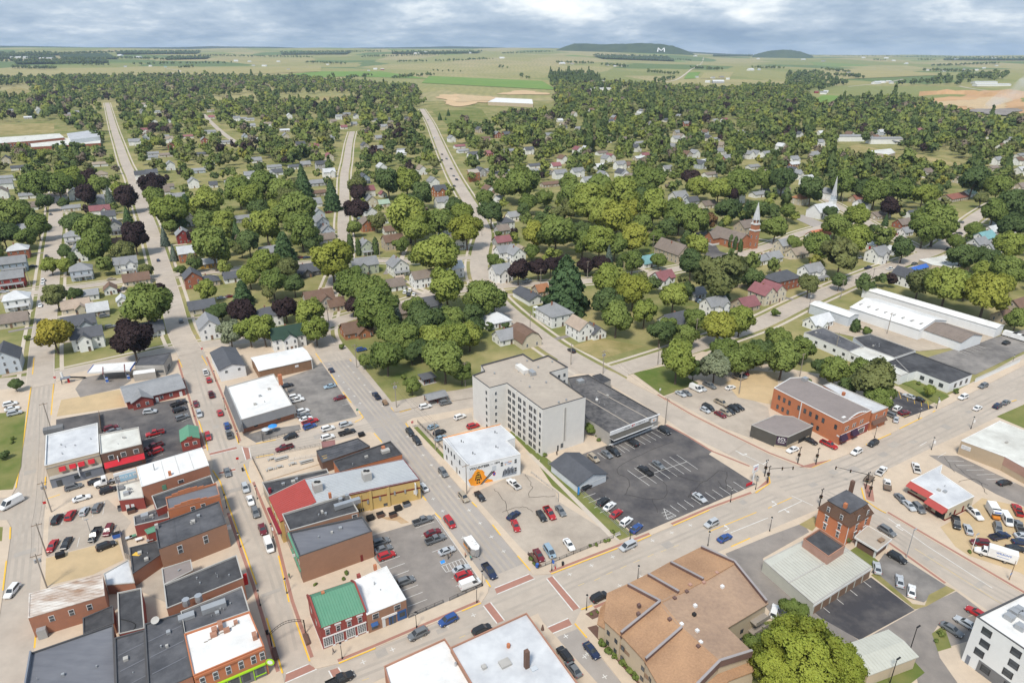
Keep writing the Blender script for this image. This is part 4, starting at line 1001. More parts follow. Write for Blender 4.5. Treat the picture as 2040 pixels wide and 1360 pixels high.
def house(px,py,wall,roof,w=10,d=8,st=2,style='gable',along=None,turn=0,zc=None,porch=None,name='house',where=None,wing=None,word=None):
 h=(2.7*st+.4)if st!=1 else 2.9
 rise=min(w,d)*(.34 if style=='hip' else .40)if st>1 or style!='ranch' else d*.26
 if style=='ranch':rise=d*.24
 p=G(px,py,(h*.7)if zc is None else zc);p.z=0
 sm=py>430
 t=thing(name,'','house' if name=='house' else name.replace('_',' '),p);rz=UANG+R(turn);t.rotation_euler=(0,0,rz)
 along=along or('x' if w>=d else 'y');x0,x1,y0,y1=-w/2,w/2,-d/2,d/2
 wl,rf=MB(),MB()
 if style=='hip':wl.prism([(x0,y0),(x1,y0),(x1,y1),(x0,y1)],0,h);hip_roof(rf,x0,x1,y0,y1,h,rise)
 elif style=='gambrel':
  wl.prism([(x0,y0),(x1,y0),(x1,y1),(x0,y1)],0,h)
  for x in(x0,x1):wl.poly([(x,y0,h),(x,y0*.62,h+rise*.75),(x,0,h+rise*1.1),(x,y1*.62,h+rise*.75),(x,y1,h)])
  for s in(-1,1):
   for(ya,za,yb,zb)in((y1+.3,h-.3,y1*.62,h+rise*.75),(y1*.62,h+rise*.75,0,h+rise*1.1)):
    P=[(x0-.4,s*ya,za+.1),(x1+.4,s*ya,za+.1),(x1+.4,s*yb,zb+.1),(x0-.4,s*yb,zb+.1)];rf.poly(P);rf.poly([(a,b,c+.2)for a,b,c in P])
 else:gable_wall(wl,x0,x1,y0,y1,h,rise,along);gable_roof(rf,x0,x1,y0,y1,h,rise,along)
 if style=='cross' or wing:
 # a front wing across the ridge towards the camera side
  ww=min(w,d)*.62;xc=(wing or 0)*(w-ww)/2;yf=y0-2.2
  hh=h-.25;rr=ww*.42
  gable_wall(wl,xc-ww/2,xc+ww/2,yf,y0+d*.45,hh,rr,'y');gable_roof(rf,xc-ww/2,xc+ww/2,yf,y0+d*.5,hh,rr,'y')
 part_l=lambda mb,n,m:(lambda o:(link(o,t),o)[1])(bpy.data.objects.new(n,mb.mesh(n,m)))
 if not rf.f:return t
 part_l(wl,'wall',MATS['wall_'+wall]);part_l(rf,'roof',MATS['roof_'+roof])
 if porch:
  pb=MB();s=porch;pw=w*(.9 if s=='wide' else .5);yy=(y0-2.2 if(style=='cross' or wing)else y0)
  pb.poly([(-pw/2,yy,3.1),(-pw/2,yy-2.2,2.6),(pw/2,yy-2.2,2.6),(pw/2,yy,3.1)]);pb.poly([(-pw/2,yy,2.95),(pw/2,yy,2.95),(pw/2,yy-2.2,2.42),(-pw/2,yy-2.2,2.42)])
  pb.poly([(-pw/2,yy-2.2,2.42),(pw/2,yy-2.2,2.42),(pw/2,yy-2.2,2.6),(-pw/2,yy-2.2,2.6)])
  po=part_l(pb,'porch_roof',MATS['roof_'+roof])
  for k in range(4):
   q=bpy.data.objects.new('post',MB().box((0,0,0),(.16,.16,2.45)).mesh('post',MATS['trim_white']));link(q,t);q.location=(-pw/2+.15+k*(pw-.3)/3,yy-2.05,1.22)
   # windows on the two fronts that face the streets below and the two gables
 ww_,wh=.95,1.45;rows=[1.55+2.7*k for k in range(st)]
 for z in rows:
  n=max(2,int(w/3.2));f0=y0
  for k in range(n):
   x=x0+w*(k+.5)/n
   if(style=='cross' or wing)and abs(x-(wing or 0)*(w-min(w,d)*.62)/2)<min(w,d)*.34:f=y0-2.2
   else:f=y0
   window(t,(x,f-.02,z),0,ww_,wh,panes=sm)
  n=max(2,int(d/3.6))
  for k in range(n):
   y=y0+d*(k+.5)/n;window(t,(x0-.02,y,z),-math.pi/2,ww_,wh,panes=sm)
   if sm and px>900:window(t,(x1+.02,y,z),math.pi/2,ww_,wh,panes=sm)
 if style in('gable','cross')and sm and rise>2.5:
  if along=='x':window(t,(x0-.02,0,h+rise*.32),-math.pi/2,.8,1.0,panes=sm)
  else:window(t,(0,y0-.02,h+rise*.32),0,.8,1.0,panes=sm)
 o=inst('door',DOOR,t,(x0+w*.5+.1,(y0-2.2 if(style=='cross' or wing)else y0)-.02,1.05),0,(1.0,1,2.1),local=True)
 if sm and hrng.random()<.55 and name=='house':
  part_l(MB().box((hrng.uniform(-.2,.2)*w,.3,h+rise*.8+.5),(.6,.6,1.9)),'chimney',MATS['chimney_brick'])
 HOUSES.append((p.x,p.y,max(w,d)/2+1))
 sty={'gable':'gabled','cross':'cross-gabled','hip':'hip-roofed','ranch':'low','gambrel':'barn-roofed'}[style]
 later(t,word or f'{wall} {sty} {name.replace("_", " ")} with {roof} roof',where or where_of(px,py),p,'houses of the town' if name=='house' else 'garages and sheds of the town')
 return t
def HH(ox,oy,rows):
 for r in rows:
  x,y,wall,roof=r[:4];kw=dict(r[4])if len(r)>4 else{}
  house(ox+x/4,oy+y/4,wall,roof,**kw)
RANCH=dict(st=1,style='ranch',w=14,d=8);TALL=dict(st=2,w=9,d=11,along='y');CR=dict(style='cross',w=12,d=8,wing=.6);GAR=dict(st=1,w=7,d=7,name='garage',style='gable');HIP=dict(style='hip',w=11,d=10);LOW1=dict(st=1,w=11,d=8)
def J(a,**k):return{**a,**k}
HH(0,340,[(55,110,'white','grey'),(430,205,'white','taupe',J(RANCH,w=20)),(595,190,'white','grey',TALL),(570,300,'cream','grey',J(RANCH,w=13)),(770,240,'pale blue','grey',CR),(800,325,'white','mauve',J(CR,w=14)),(870,370,'white','slate',dict(w=9)),(915,450,'grey','slate',J(TALL,porch='wide')),(595,530,'white','grey',dict(st=2,style='hip',w=12,d=9,porch='wide')),(625,660,'white','grey',TALL),(650,800,'pale blue','grey',dict(style='hip',w=11,d=10,porch='wide')),(1005,750,'white','grey',J(CR,porch='half')),(1090,870,'cream','brown',J(LOW1,w=13)),(880,945,'white','brown',J(GAR,w=6)),(150,640,'brick','white metal',HIP),(110,745,'blue','grey',dict(porch='wide',w=13)),(95,865,'red','grey',dict(w=12,porch='wide')),(140,1030,'white','white metal',dict(style='hip',w=11,d=10,porch='wide')),(90,1200,'cream','taupe',J(LOW1,w=14)),(610,1085,'cream','rust metal',J(CR,st=1)),(785,1110,'stone','white metal',J(LOW1,w=9)),(690,990,'white','grey',J(RANCH,w=11)),(640,1230,'pale blue','slate',J(CR,w=13)),(700,1330,'white','slate',J(CR,w=12,wing=-.3)),(1190,1270,'white','slate',dict(w=12,st=1,porch='half')),(975,1035,'white','white metal',J(GAR,w=5,d=6,name='shed')),(1460,520,'red','grey',TALL),(1490,665,'orange brick','white metal',dict(w=10,d=9)),(1660,740,'orange','white metal',dict(w=9,d=6,st=1)),(1535,860,'brick','slate',TALL),(1660,880,'tan','slate',dict(w=11,st=1,style='hip')),(1865,850,'white','slate',J(GAR,w=11)),(1610,1090,'cream','slate',J(LOW1,w=12)),(1665,1245,'white','grey',J(TALL,w=9,d=12)),(1540,100,'white','grey',TALL),(1300,170,'white','taupe',LOW1),(1420,215,'white','grey',LOW1),(1330,130,'grey','taupe',J(RANCH,w=12)),(1700,115,'white','slate',GAR),(1920,385,'grey','grey',J(RANCH,w=14)),(130,485,'grey','grey',dict(style='cross',w=12,wing=-.4)),(860,145,'white','white metal',TALL),(60,60,'white','grey',RANCH),(240,290,'white','taupe',LOW1),(230,200,'white','grey',RANCH),(810,40,'cream','tan',HIP),(1500,390,'white','grey',TALL),(1990,45,'white','grey',J(CR,w=10)),(1840,110,'white','grey',LOW1),(20,180,'white','taupe',TALL),(960,580,'cream','brown',LOW1),(1120,40,'white','slate'),(1210,20,'grey','slate',LOW1)])
HH(510,340,[(580,20,'white','white metal',CR),(490,100,'grey','grey',J(RANCH,w=15,d=11)),(500,180,'tan','brown',J(RANCH,w=12)),(450,265,'white','grey',dict(w=14,d=10,st=1)),(490,350,'pale blue','grey',TALL),(520,415,'pale blue','grey',TALL),(560,485,'pale blue','grey',J(TALL,porch='wide')),(560,545,'grey','taupe',LOW1),(130,45,'white','grey',TALL),(860,65,'blue','slate',J(TALL,porch='wide')),(900,165,'white','mauve',dict(w=9,d=9)),(910,245,'cream','grey',TALL),(905,335,'white','grey',TALL),(880,430,'orange brick','taupe',TALL),(1015,265,'cream','sage',J(GAR,w=9)),(1010,190,'white','mauve',J(GAR,w=6)),(1010,395,'white','taupe',GAR),(1060,480,'white','brown',J(GAR,w=8)),(1090,570,'tan','brown',J(CR,w=13,d=9)),(875,610,'pale green','grey',J(TALL,w=9,d=9,porch='wide')),(860,760,'pale green','grey',dict(w=15,d=9,style='cross',wing=-.5)),(1130,765,'white','grey',dict(w=10,d=11,along='y',porch='wide')),(1330,860,'white','taupe',dict(w=13,d=8)),(1560,790,'white','white metal',dict(w=12,d=8)),(1100,915,'white','taupe',J(GAR,w=10,d=8)),(410,800,'dark','slate',dict(w=13,d=9,st=1,style='cross',wing=-.4)),(500,1030,'stone','brown',dict(w=14,d=9,style='cross',wing=.6)),(635,1070,'cream','brown',J(LOW1,w=8)),(95,1160,'white','slate',dict(w=12,d=9,style='hip')),(250,1325,'white','green',dict(w=14,d=9,style='cross',wing=0)),(800,1270,'orange brick','brown',dict(w=13,d=9,st=1,style='cross',wing=.5)),(1370,1070,'blue','slate',dict(w=11,d=9,st=1)),(1190,1120,'tan','taupe',LOW1),(1410,95,'white','grey',TALL),(1460,165,'orange brick','slate',dict(w=11,d=10,style='cross',wing=0)),(1480,255,'white','grey',J(CR,w=11)),(1520,480,'white','grey',J(TALL,porch='half')),(1600,570,'white','taupe',J(TALL,porch='half')),(1850,160,'white','brown',J(TALL,w=8)),(1900,185,'cream','brown',J(GAR,w=8,d=9)),(1990,420,'white','slate',dict(style='hip',w=10,d=9)),(1960,475,'grey','taupe',J(LOW1,w=9)),(1960,565,'grey','mauve',LOW1),(1985,655,'white','grey',J(CR,porch='half')),(1950,815,'white','grey',dict(w=11,d=9,style='cross',wing=-.4)),(1900,1195,'white','white metal',dict(w=13,d=10,st=1,style='hip')),(2000,1325,'white','grey',LOW1),(575,960,'white','rust metal',dict(st=1,w=5,d=3.5,name='shed')),(1145,865,'white','rust metal',dict(st=1,w=4.5,d=3.2,name='shed')),(1940,230,'white','white metal',J(GAR,w=8)),(100,650,'white','grey',LOW1)])
HH(1020,340,[(380,30,'white','grey',J(CR,w=14)),(520,15,'white','grey',J(CR,w=13)),(300,110,'tan','brown',J(RANCH,w=18)),(600,80,'white','grey',LOW1),(720,45,'white','grey',TALL),(880,30,'white','grey',TALL),(940,55,'tan','taupe',LOW1),(1325,215,'white','grey',dict(w=14,d=10,style='cross',wing=.3,porch='half')),(1430,245,'pale blue','slate',LOW1),(1560,275,'cream','taupe',J(LOW1,w=14)),(130,1000,'white','slate',dict(st=1,style='ranch',w=17,d=9,turn=90)),(340,1140,'white','grey',dict(style='hip',w=12,d=14,porch=None,word='white two-storey hip-roofed house with a double-deck front gallery',where='beside the curving road')),(540,1255,'white','rust metal',dict(w=8,d=11,along='y')),(660,1285,'white','slate',dict(st=1,w=7,d=8)),(1075,730,'white','teal',dict(w=11,d=9,st=1)),(1280,650,'tan','taupe',dict(st=2,style='ranch',w=11,d=22,turn=0,along='y')),(1200,865,'white','mauve',dict(w=11,d=8,style='cross',wing=-.5)),(1460,980,'white','grey',J(GAR,w=9)),(1610,1075,'white','grey',J(CR,w=12,porch='half')),(1860,1070,'tan','mauve',J(GAR,w=11,d=9)),(1995,985,'cream','mauve',TALL),(1950,715,'white','grey',dict(st=1,style='ranch',w=20,d=9)),(1290,1200,'white','slate',dict(w=13,d=9,st=1,style='cross',wing=.5)),(100,1335,'cream','brown',dict(style='gambrel',w=13,d=10,st=1,turn=90)),(15,365,'white','grey',LOW1),(25,670,'white','grey',TALL),(1870,455,'tan','taupe',dict(w=16,d=10)),(1960,190,'white','grey',J(RANCH,w=15)),(1790,215,'white','slate',TALL),(2010,165,'white','grey',GAR),(70,630,'cream','tan',J(GAR,w=5,name='shed')),(230,955,'tan','orange-brown',GAR),(1230,270,'white','grey',dict(st=1,w=4,d=3,name='shed'))])
HH(1530,340,[(220,35,'white','grey',J(CR,w=13)),(310,80,'white','white metal',dict(w=12,d=9)),(110,155,'white','taupe',J(LOW1,w=15)),(260,230,'cream','orange-brown',HIP),(130,600,'cream','grey',J(CR,w=13)),(235,660,'cream','tan',J(LOW1,w=13)),(30,695,'white','grey',LOW1),(340,805,'white','grey',J(CR,w=13,porch='wide')),(105,870,'brick','slate',dict(w=18,d=11,style='hip')),(30,965,'cream','mauve',TALL),(870,670,'white','grey',dict(w=12,d=9,style='cross',wing=-.6)),(400,515,'white','salmon',dict(w=17,d=8,st=1,style='cross',wing=-.5)),(740,275,'white','grey',J(CR,w=11)),(880,355,'tan','taupe',J(RANCH,w=18,d=10)),(1070,425,'brick','taupe',J(LOW1,w=13)),(1145,350,'white','slate',J(GAR,w=12)),(1090,490,'white','grey',J(GAR,w=9)),(700,230,'tan','brick-red',J(LOW1,w=10)),(1480,215,'tan','brick-red',J(RANCH,w=26,d=12)),(1600,185,'white','sage',J(LOW1,w=12)),(1715,545,'white','teal',dict(w=15,d=9)),(1790,480,'white','white metal',J(LOW1,w=14)),(1905,470,'white','grey',J(LOW1,w=16)),(1670,590,'white','grey',J(CR,w=12)),(1790,625,'white','grey',J(LOW1,w=12)),(1625,630,'white','slate',GAR),(1095,850,'white','slate',J(TALL,w=9)),(400,1205,'white','white metal',dict(w=13,d=7,st=1,style='cross',wing=-.5)),(1985,1090,'tan','brown',J(CR,w=12)),(1865,1165,'tan','brown',GAR),(490,190,'white','grey',TALL),(2010,130,'tan','taupe',LOW1),(1860,395,'pale blue','grey',TALL),(1260,20,'white','taupe',CR),(1520,80,'cream','taupe',LOW1)])
HH(0,680,[(50,140,'pale blue','slate',dict(w=10,d=12,along='y'))])
# small far houses half lost in the trees
fr=random.Random(31);fh=0;tries=0
WK=['white']*9+['cream','tan','pale blue','grey','brick','stone'];RK=['grey']*5+['slate','slate','taupe','brown','white metal','white metal','mauve','tan']
while fh<178 and tries<6000:
 tries+=1
 x=fr.uniform(0,2040);y=fr.uniform(206,352)**1
 if y<215+max(0,(x-1500))*.12 and fr.random()<.8:continue
 if x>1600 and y<262:continue
 p=G(x,y)
 if any(math.hypot(a-p.x,b-p.y)<24 for a,b,c in HOUSES):continue
 if any(math.hypot(q.x-p.x,q.y-p.y)<hw+9 for pts,hw in ROADS for q in pts):continue
 if(850<x<1090 and y<256)or(x<215 and 240<y<312)or(1640<x<1970 and 285<y<350):continue
 k=fr.random()
 kw=J(TALL)if k<.3 else J(CR)if k<.55 else J(RANCH,w=15)if k<.8 else J(LOW1)
 house(x,y,fr.choice(WK),fr.choice(RK),**kw);fh+=1
 # a concrete drive from each nearer house to its street
dr=random.Random(12)
for(hx,hy,hr)in HOUSES:
 if hy>560 or dr.random()<.25:continue
 best=min(((math.hypot(q.x-hx,q.y-hy),q,hw)for pts,hw in ROADS[:9]for q in pts),key=lambda t:t[0])
 if not hr+2<best[0]<34:continue
 d=Vector((best[1].x-hx,best[1].y-hy,0)).normalized();s_=Vector((-d.y,d.x,0))*(hr+.8)*dr.choice((-1,1));a=Vector((hx,hy,0))+s_-d*2;b=Vector((hx,hy,0))+s_+d*(best[0]-best[2]+4.4)
 part(seg_mb(a,b,2.8,.01+zs()*.1),'driveway',MATS[dr.choice(['walk','walk','gravel','asphalt_grey'])],downtown)
print('HOUSES',len(HOUSES))
# ================================================================== downtown buildings
def bm_(n,c,c2=None,**k):return mat(n,c,c2=c2,**{**dict(rough=.85,scale=.6,big=.12),**k})
bm_('r_black',(.038,.038,.042),(.095,.095,.10),scale=.35,contrast=.25);bm_('r_slate',(.125,.13,.15),(.19,.195,.215),stretch=(.3,1.5,1,UANG));bm_('r_dark',(.06,.062,.07),(.135,.135,.145),scale=.35,contrast=.25)
bm_('r_white',(.80,.80,.79),(.60,.59,.57),scale=.35,contrast=.28);bm_('r_offwhite',(.68,.68,.63),(.48,.47,.43),scale=.3,contrast=.25);bm_('r_grey',(.50,.51,.53),(.36,.37,.39),contrast=.25);bm_('r_lightgrey',(.62,.63,.64),(.45,.46,.48),scale=.3,contrast=.25)
bm_('r_tan',(.46,.40,.33),(.36,.31,.26));bm_('r_greenmetal',(.10,.26,.17),(.14,.30,.20));bm_('r_redmetal',(.42,.08,.07),(.36,.07,.06));bm_('r_metal',(.52,.54,.55),(.44,.46,.48),metal=.2)
bm_('r_shingle',(.45,.27,.155),(.31,.185,.11),scale=2.6,contrast=.22);bm_('r_shingle_flat',(.40,.275,.19),(.29,.20,.145),scale=1.2,contrast=.22);bm_('r_taupe',(.28,.24,.225),(.22,.19,.18));bm_('r_maroon',(.30,.15,.14))
bm_('r_storage',(.52,.52,.46),(.43,.43,.38));bm_('r_rust',(.66,.62,.57),(.34,.22,.15),contrast=.18,stretch=(.25,1.4,1,UANG));bm_('r_blackworn',(.045,.045,.05),(.17,.16,.155),contrast=.25)
bm_('w_brickred',(.30,.072,.058),(.24,.058,.05));bm_('w_brick',(.40,.185,.115),(.31,.15,.10));bm_('w_brickbrown',(.36,.20,.13),(.29,.165,.11));bm_('w_brickdark',(.17,.10,.075),(.13,.08,.06));bm_('w_brickorange',(.50,.19,.09),(.42,.16,.085))
bm_('w_yellow',(.60,.43,.165),(.53,.38,.15));bm_('w_cream',(.62,.54,.40));bm_('w_white',(.76,.77,.77),(.68,.69,.69));bm_('w_tower',(.70,.68,.64),(.62,.60,.565));bm_('w_tan',(.52,.43,.31),(.46,.38,.28));bm_('w_brown',(.30,.18,.11));bm_('w_grey',(.42,.40,.37));bm_('w_bluegrey',(.22,.24,.28));bm_('w_dark',(.10,.095,.085));bm_('w_pink',(.46,.28,.22));bm_('w_stone',(.40,.33,.26),(.33,.27,.215));bm_('w_tanbrick',(.47,.37,.26),(.40,.315,.22));bm_('w_paleblue',(.60,.64,.68));bm_('w_charcoal',(.20,.20,.205))
bm_('coping',(.47,.45,.42),(.36,.345,.32));bm_('coping_dark',(.10,.10,.105));bm_('coping_brick',(.42,.22,.15));bm_('metal_grey',(.45,.46,.47),rough=.5,metal=.4);bm_('awning_red',(.56,.03,.045));bm_('awning_maroon',(.26,.03,.05));bm_('awning_purple',(.055,.03,.06));bm_('lime_paint',(.40,.72,.03));bm_('blue_paint',(.05,.12,.30));bm_('wood',(.30,.20,.13),(.22,.15,.10));bm_('wood_grey',(.33,.29,.25));bm_('cardboard',(.5,.5,.5));bm_('iron',(.02,.02,.022),rough=.5);bm_('maroon_trim',(.20,.035,.03));bm_('sign_white',(.80,.80,.80));bm_('sign_red',(.58,.03,.03));bm_('sign_blue',(.06,.16,.52));bm_('sign_black',(.03,.03,.03));bm_('sign_orange',(.85,.30,.03));bm_('flame_orange',(.85,.25,.02),(.92,.45,.05));bm_('mural_grey',(.30,.33,.38));bm_('tarp_yellow',(.75,.47,.08));bm_('aluminium',(.55,.56,.57),rough=.35,metal=.6)
def ccw(P):
 a=sum(P[i].x*P[(i+1)%len(P)].y-P[(i+1)%len(P)].x*P[i].y for i in range(len(P)))
 return P if a>0 else P[::-1]
def inset(P,d):
 n=len(P);out=[]
 for i in range(n):
  a,b,c=P[i-1],P[i],P[(i+1)%n]
  e1=(b-a);e1.z=0;e1.normalize();e2=(c-b);e2.z=0;e2.normalize()
  n1=Vector((-e1.y,e1.x,0));n2=Vector((-e2.y,e2.x,0));m=n1+n2;k=m.length
  m=m/max(k,.2);out.append(b+m*d/max(.35,m.dot(n1)))
 return out
BCAT='building'
class Bld:
 def __init__(s,name,label,px,H,wall,roof,par=.45,cop='coping',z0=0,name_parts=True,cat=BCAT):
  P=ccw([G(x,y,H)for x,y in px]);s.H=H;s.P=P
  c=sum(P,Vector())/len(P);c.z=0;s.c=c
  s.t=thing(name,label,cat,c)
  w=MB();w.prism([(p.x,p.y)for p in P],z0,H,cap=False);I=inset(P,.2)
  n=len(P)
  s.wall=part(w,'wall',MATS[wall],s.t)
  k=MB()
  O=inset(P,-.05)
  for i in range(n):
   j=(i+1)%n
   k.poly([(O[i].x,O[i].y,H+.05),(O[j].x,O[j].y,H+.05),(I[j].x,I[j].y,H+.05),(I[i].x,I[i].y,H+.05)])
   k.poly([(O[j].x,O[j].y,H+.05),(O[i].x,O[i].y,H+.05),(O[i].x,O[i].y,H-.12),(O[j].x,O[j].y,H-.12)])
   k.poly([(I[i].x,I[i].y,H+.05),(I[j].x,I[j].y,H+.05),(I[j].x,I[j].y,H-par),(I[i].x,I[i].y,H-par)])
  part(k,'coping',MATS[cop],s.t)
  r=MB();r.poly([(p.x,p.y,H-par)for p in I]);s.roof=part(r,'roof',MATS[roof],s.t);s.rz=H-par
 def face(s,a,b,H=None):
  """wall between two roof pixels: start, unit direction, length, outward normal"""
  A,B=G(*a,s.H if H is None else H),G(*b,s.H if H is None else H);A.z=B.z=0
  d=B-A;L=d.length;d.normalize();n=Vector((d.y,-d.x,0))
  if n.dot((A+B)/2-s.c)<0:n=-n
  return A,d,L,n
 def wins(s,a,b,us,z,w,h,dark=False,sash=True,off=.02,panes=True,lit=None):
  A,d,L,n=s.face(a,b);rz=math.atan2(n.x,-n.y)
  for u in(us if not isinstance(us,int)else[(k+.5)/us for k in range(us)]):
   p=A+d*L*u+n*off;window(s.t,Vector((p.x,p.y,z))-s.c,rz,w,h,dark,sash,True,panes)
 def slab(s,a,b,u0,u1,z0,z1,th,m,name,off=0,slope=0):
  """a board, band, door or awning on a wall; slope pushes its lower edge out"""
  A,d,L,n=s.face(a,b);p,q=A+d*L*u0+n*off,A+d*L*u1+n*off
  mb=MB();o0,o1=n*(th+slope),n*th
  P=[p,q,q+o0,p+o0];Q=[p,q,q+o1,p+o1]
  mb.v=[(v.x,v.y,z0)for v in P]+[(v.x,v.y,z1)for v in Q]
  mb.f=[(0,3,2,1),(4,5,6,7),(0,1,5,4),(1,2,6,5),(2,3,7,6),(3,0,4,7)];mb.m=[0]*6
  return part(mb,name,MATS[m],s.t)
 def box(s,px,size,m,name='vent',z=None,rz=UANG,top=1.0):
  z=s.rz if z is None else z;p=G(*px,z)
  return part(MB().box((p.x,p.y,z+size[2]/2),size,rz,0,top),name,MATS[m],s.t)
 def pipe(s,px,r,h,m='metal_grey',name='vent',z=None):
  z=s.rz if z is None else z;p=G(*px,z);return part(MB().tube([(p.x,p.y,z),(p.x,p.y,z+h)],r,8),name,MATS[m],s.t)
 def seams(s,a,b,c,n,z,m,wdt=.08,hgt=.07):
  """raised roof seams parallel to a-b, stepped towards c (pixels at height z)"""
  A,B,C=G(*a,z),G(*b,z),G(*c,z);st=(C-A)/n;d=(B-A);L=d.length;rz=math.atan2(d.y,d.x)
  for k in range(n+1):
   p=(A+B)/2+st*k;part(MB().box((p.x,p.y,z+hgt/2),(L,wdt,hgt),rz),'seam',MATS[m],s.t)
 def clutter(s,n,seed=1):
  g=random.Random(seed);P=inset(s.P,1.5)
  for k in range(n):
   w=[g.random()**1.3 for _ in P];q=sum((p*a for p,a in zip(P,w)),Vector())/sum(w)
   if g.random()<.6:part(MB().tube([(q.x,q.y,s.rz),(q.x,q.y,s.rz+g.uniform(.3,.7))],g.uniform(.08,.2),7),'vent',MATS['metal_grey'],s.t)
   else:part(MB().box((q.x,q.y,s.rz+.3),(g.uniform(.5,1.1),g.uniform(.5,1.0),.6),UANG),'vent',MATS[g.choice(['metal_grey','coping'])],s.t)
def text(parent,s,pos,right,up,size,m,name='lettering'):
 me=TXT[s].copy();me.materials.clear();me.materials.append(MATS[m])
 o=bpy.data.objects.new(name,me);link(o,parent);nrm=right.cross(up)
 M=Matrix((right*size,up*size,nrm*size)).transposed().to_4x4();M.translation=Vector(pos)-(ORG.get(parent.name,Vector())if parent else Vector())
 o.matrix_local=M;return o
UP=Vector((0,0,1))
def wtext(b,a,c,u,z,s,size,m,off=.05):
 A,d,L,n=b.face(a,c);r=UP.cross(n);p=A+d*L*u+n*off;return text(b.t,s,(p.x,p.y,z),r,UP,size,m)
def scrawl(b,a,c,u0,u1,z,h,m,off=.06):
 """a line of lettering too blurred in the photograph to read: strokes of letter size"""
 A,d,L,n=b.face(a,c);g=random.Random(int(u0*997+z*31));x=u0*L;mb=MB();r=d
 def bar(x0,x1,z0,z1):
  P=[A+d*x0+n*off+UP*z0,A+d*x1+n*off+UP*z0,A+d*x1+n*off+UP*z1,A+d*x0+n*off+UP*z1];mb.poly([p[:]for p in P])
 while x<u1*L-h*.3:
  w=h*g.uniform(.45,.75);s=h*.17;k=g.random()
  bar(x,x+s,z-h/2,z+h/2)
  if k<.6:bar(x+w-s,x+w,z-h/2,z+h/2)
  if k>.3:bar(x+s,x+w-s,z+h/2-s,z+h/2)
  if k<.8:bar(x+s,x+w-s,z-s/2,z+s/2)
  x+=w+h*.25
 o=part(mb,'lettering',MATS[m],b.t);return o
def gabled(name,label,a,b,c,H,rise,wall,roof,along,over=.3,cat=BCAT):
 """rectangle from three eave pixels: a-b the front, c above a; ridge along the front ('x') or across it ('y')"""
 A,B,C=G(*a,H),G(*b,H),G(*c,H);e=(B-A);w=e.length;f=(C-A);rz=math.atan2(e.y,e.x);ex=e.normalized();ey=Vector((-ex.y,ex.x,0));d=f.dot(ey)
 ctr=A+ex*w/2+ey*d/2;ctr.z=0;t=thing(name,label,cat,ctr);t.rotation_euler=(0,0,rz)
 if d<0:d=-d
 wl,rf=MB(),MB();gable_wall(wl,-w/2,w/2,-d/2,d/2,H,rise,along);gable_roof(rf,-w/2,w/2,-d/2,d/2,H,rise,along,over)
 for mb,n,m in((wl,'wall',wall),(rf,'roof',roof)):
  o=bpy.data.objects.new(n,mb.mesh(n,MATS[m]));link(o,t)
 return t,w,d
def lbox(t,c,s,m,name,rz=0):o=bpy.data.objects.new(name,MB().box(c,s,rz).mesh(name,MATS[m]));link(o,t);return o
# ---- corner shop with the green metal roof
b=Bld('corner_shop','red brick corner shop under a ribbed green metal gable roof',[(638,1251),(729,1217),(700,1157),(612,1186)],6.2,'w_brickred','r_greenmetal',.1,'w_brickred')
bl,br,tr,tl=[G(*p,6.25)for p in((638,1251),(729,1217),(700,1157),(612,1186))]
rl,rr=tl+(bl-tl)*.30,tr+(br-tr)*.30;rl.z=rr.z=8.3
for q,n in(([bl,br,rr,rl],17),([rl,rr,tr,tl],17)):
 part(MB().poly(q).poly([v-Vector((0,0,.12))for v in q][::-1]),'roof_slope',MATS['r_greenmetal'],b.t)
 for k in range(n+1):
  p0=q[0]+(q[1]-q[0])*(k/n);p1=q[3]+(q[2]-q[3])*(k/n)
  part(MB().tube([p0+Vector((0,0,.05)),p1+Vector((0,0,.05))],.045,4),'seam',MATS['r_greenmetal'],b.t)
for a,r_,c_ in((bl,rl,tl),(br,rr,tr)):
 w=MB();o_=(b.c-a);o_.z=0
 for s0,s1 in((a,r_),(r_,c_)):
  th=(br-bl).normalized()*.35
  P=[s0-th*.5,s0+th*.5,s1+th*.5,s1-th*.5]
  w.v+=[(p.x,p.y,5.9)for p in P]+[(p.x,p.y,p.z+.45)for p in P];i=len(w.v)-8
  for f in((0,3,2,1),(4,5,6,7),(0,1,5,4),(1,2,6,5),(2,3,7,6),(3,0,4,7)):w.f.append(tuple(i+k for k in f));w.m.append(0)
 part(w,'gable_parapet',MATS['w_brickred'],b.t)
F=((638,1251),(729,1217));S=((612,1186),(638,1251))
b.wins(*F,[.14,.37,.61,.85],4.5,.95,1.5);b.wins(*S,[.25,.62],4.4,.9,1.5)
for u in(.14,.37,.61,.85):b.slab(*F,u-.07,u+.07,5.55,5.95,.12,'trim_white','attic_vent')
b.slab(*F,.02,.98,3.15,3.4,.22,'trim_white','cornice')
for u in(.12,.36,.62,.87):
 b.slab(*F,u-.10,u+.10,.45,3.1,.10,'trim_white','shopfront_frame')
 for i in range(4):
  for j in range(5):b.slab(*F,u-.085+i*.046,u-.085+i*.046+.034,.95+j*.43,.95+j*.43+.30,.13,'glass','pane')
b.slab(*S,0,1,0,.35,.06,'trim_white','plinth');b.slab(*S,.2,.3,4.4,5.5,.08,'trim_white','shutter');b.slab(*S,.6,.68,4.4,5.5,.08,'trim_white','shutter')
for u in(.24,.5,.74,.99):b.slab(*F,u-.035,u+.025,0,.4,.25,'trim_white','plinth_block')
b.box((645,1192),(.7,.7,2.0),'w_brickorange','chimney',6.6)
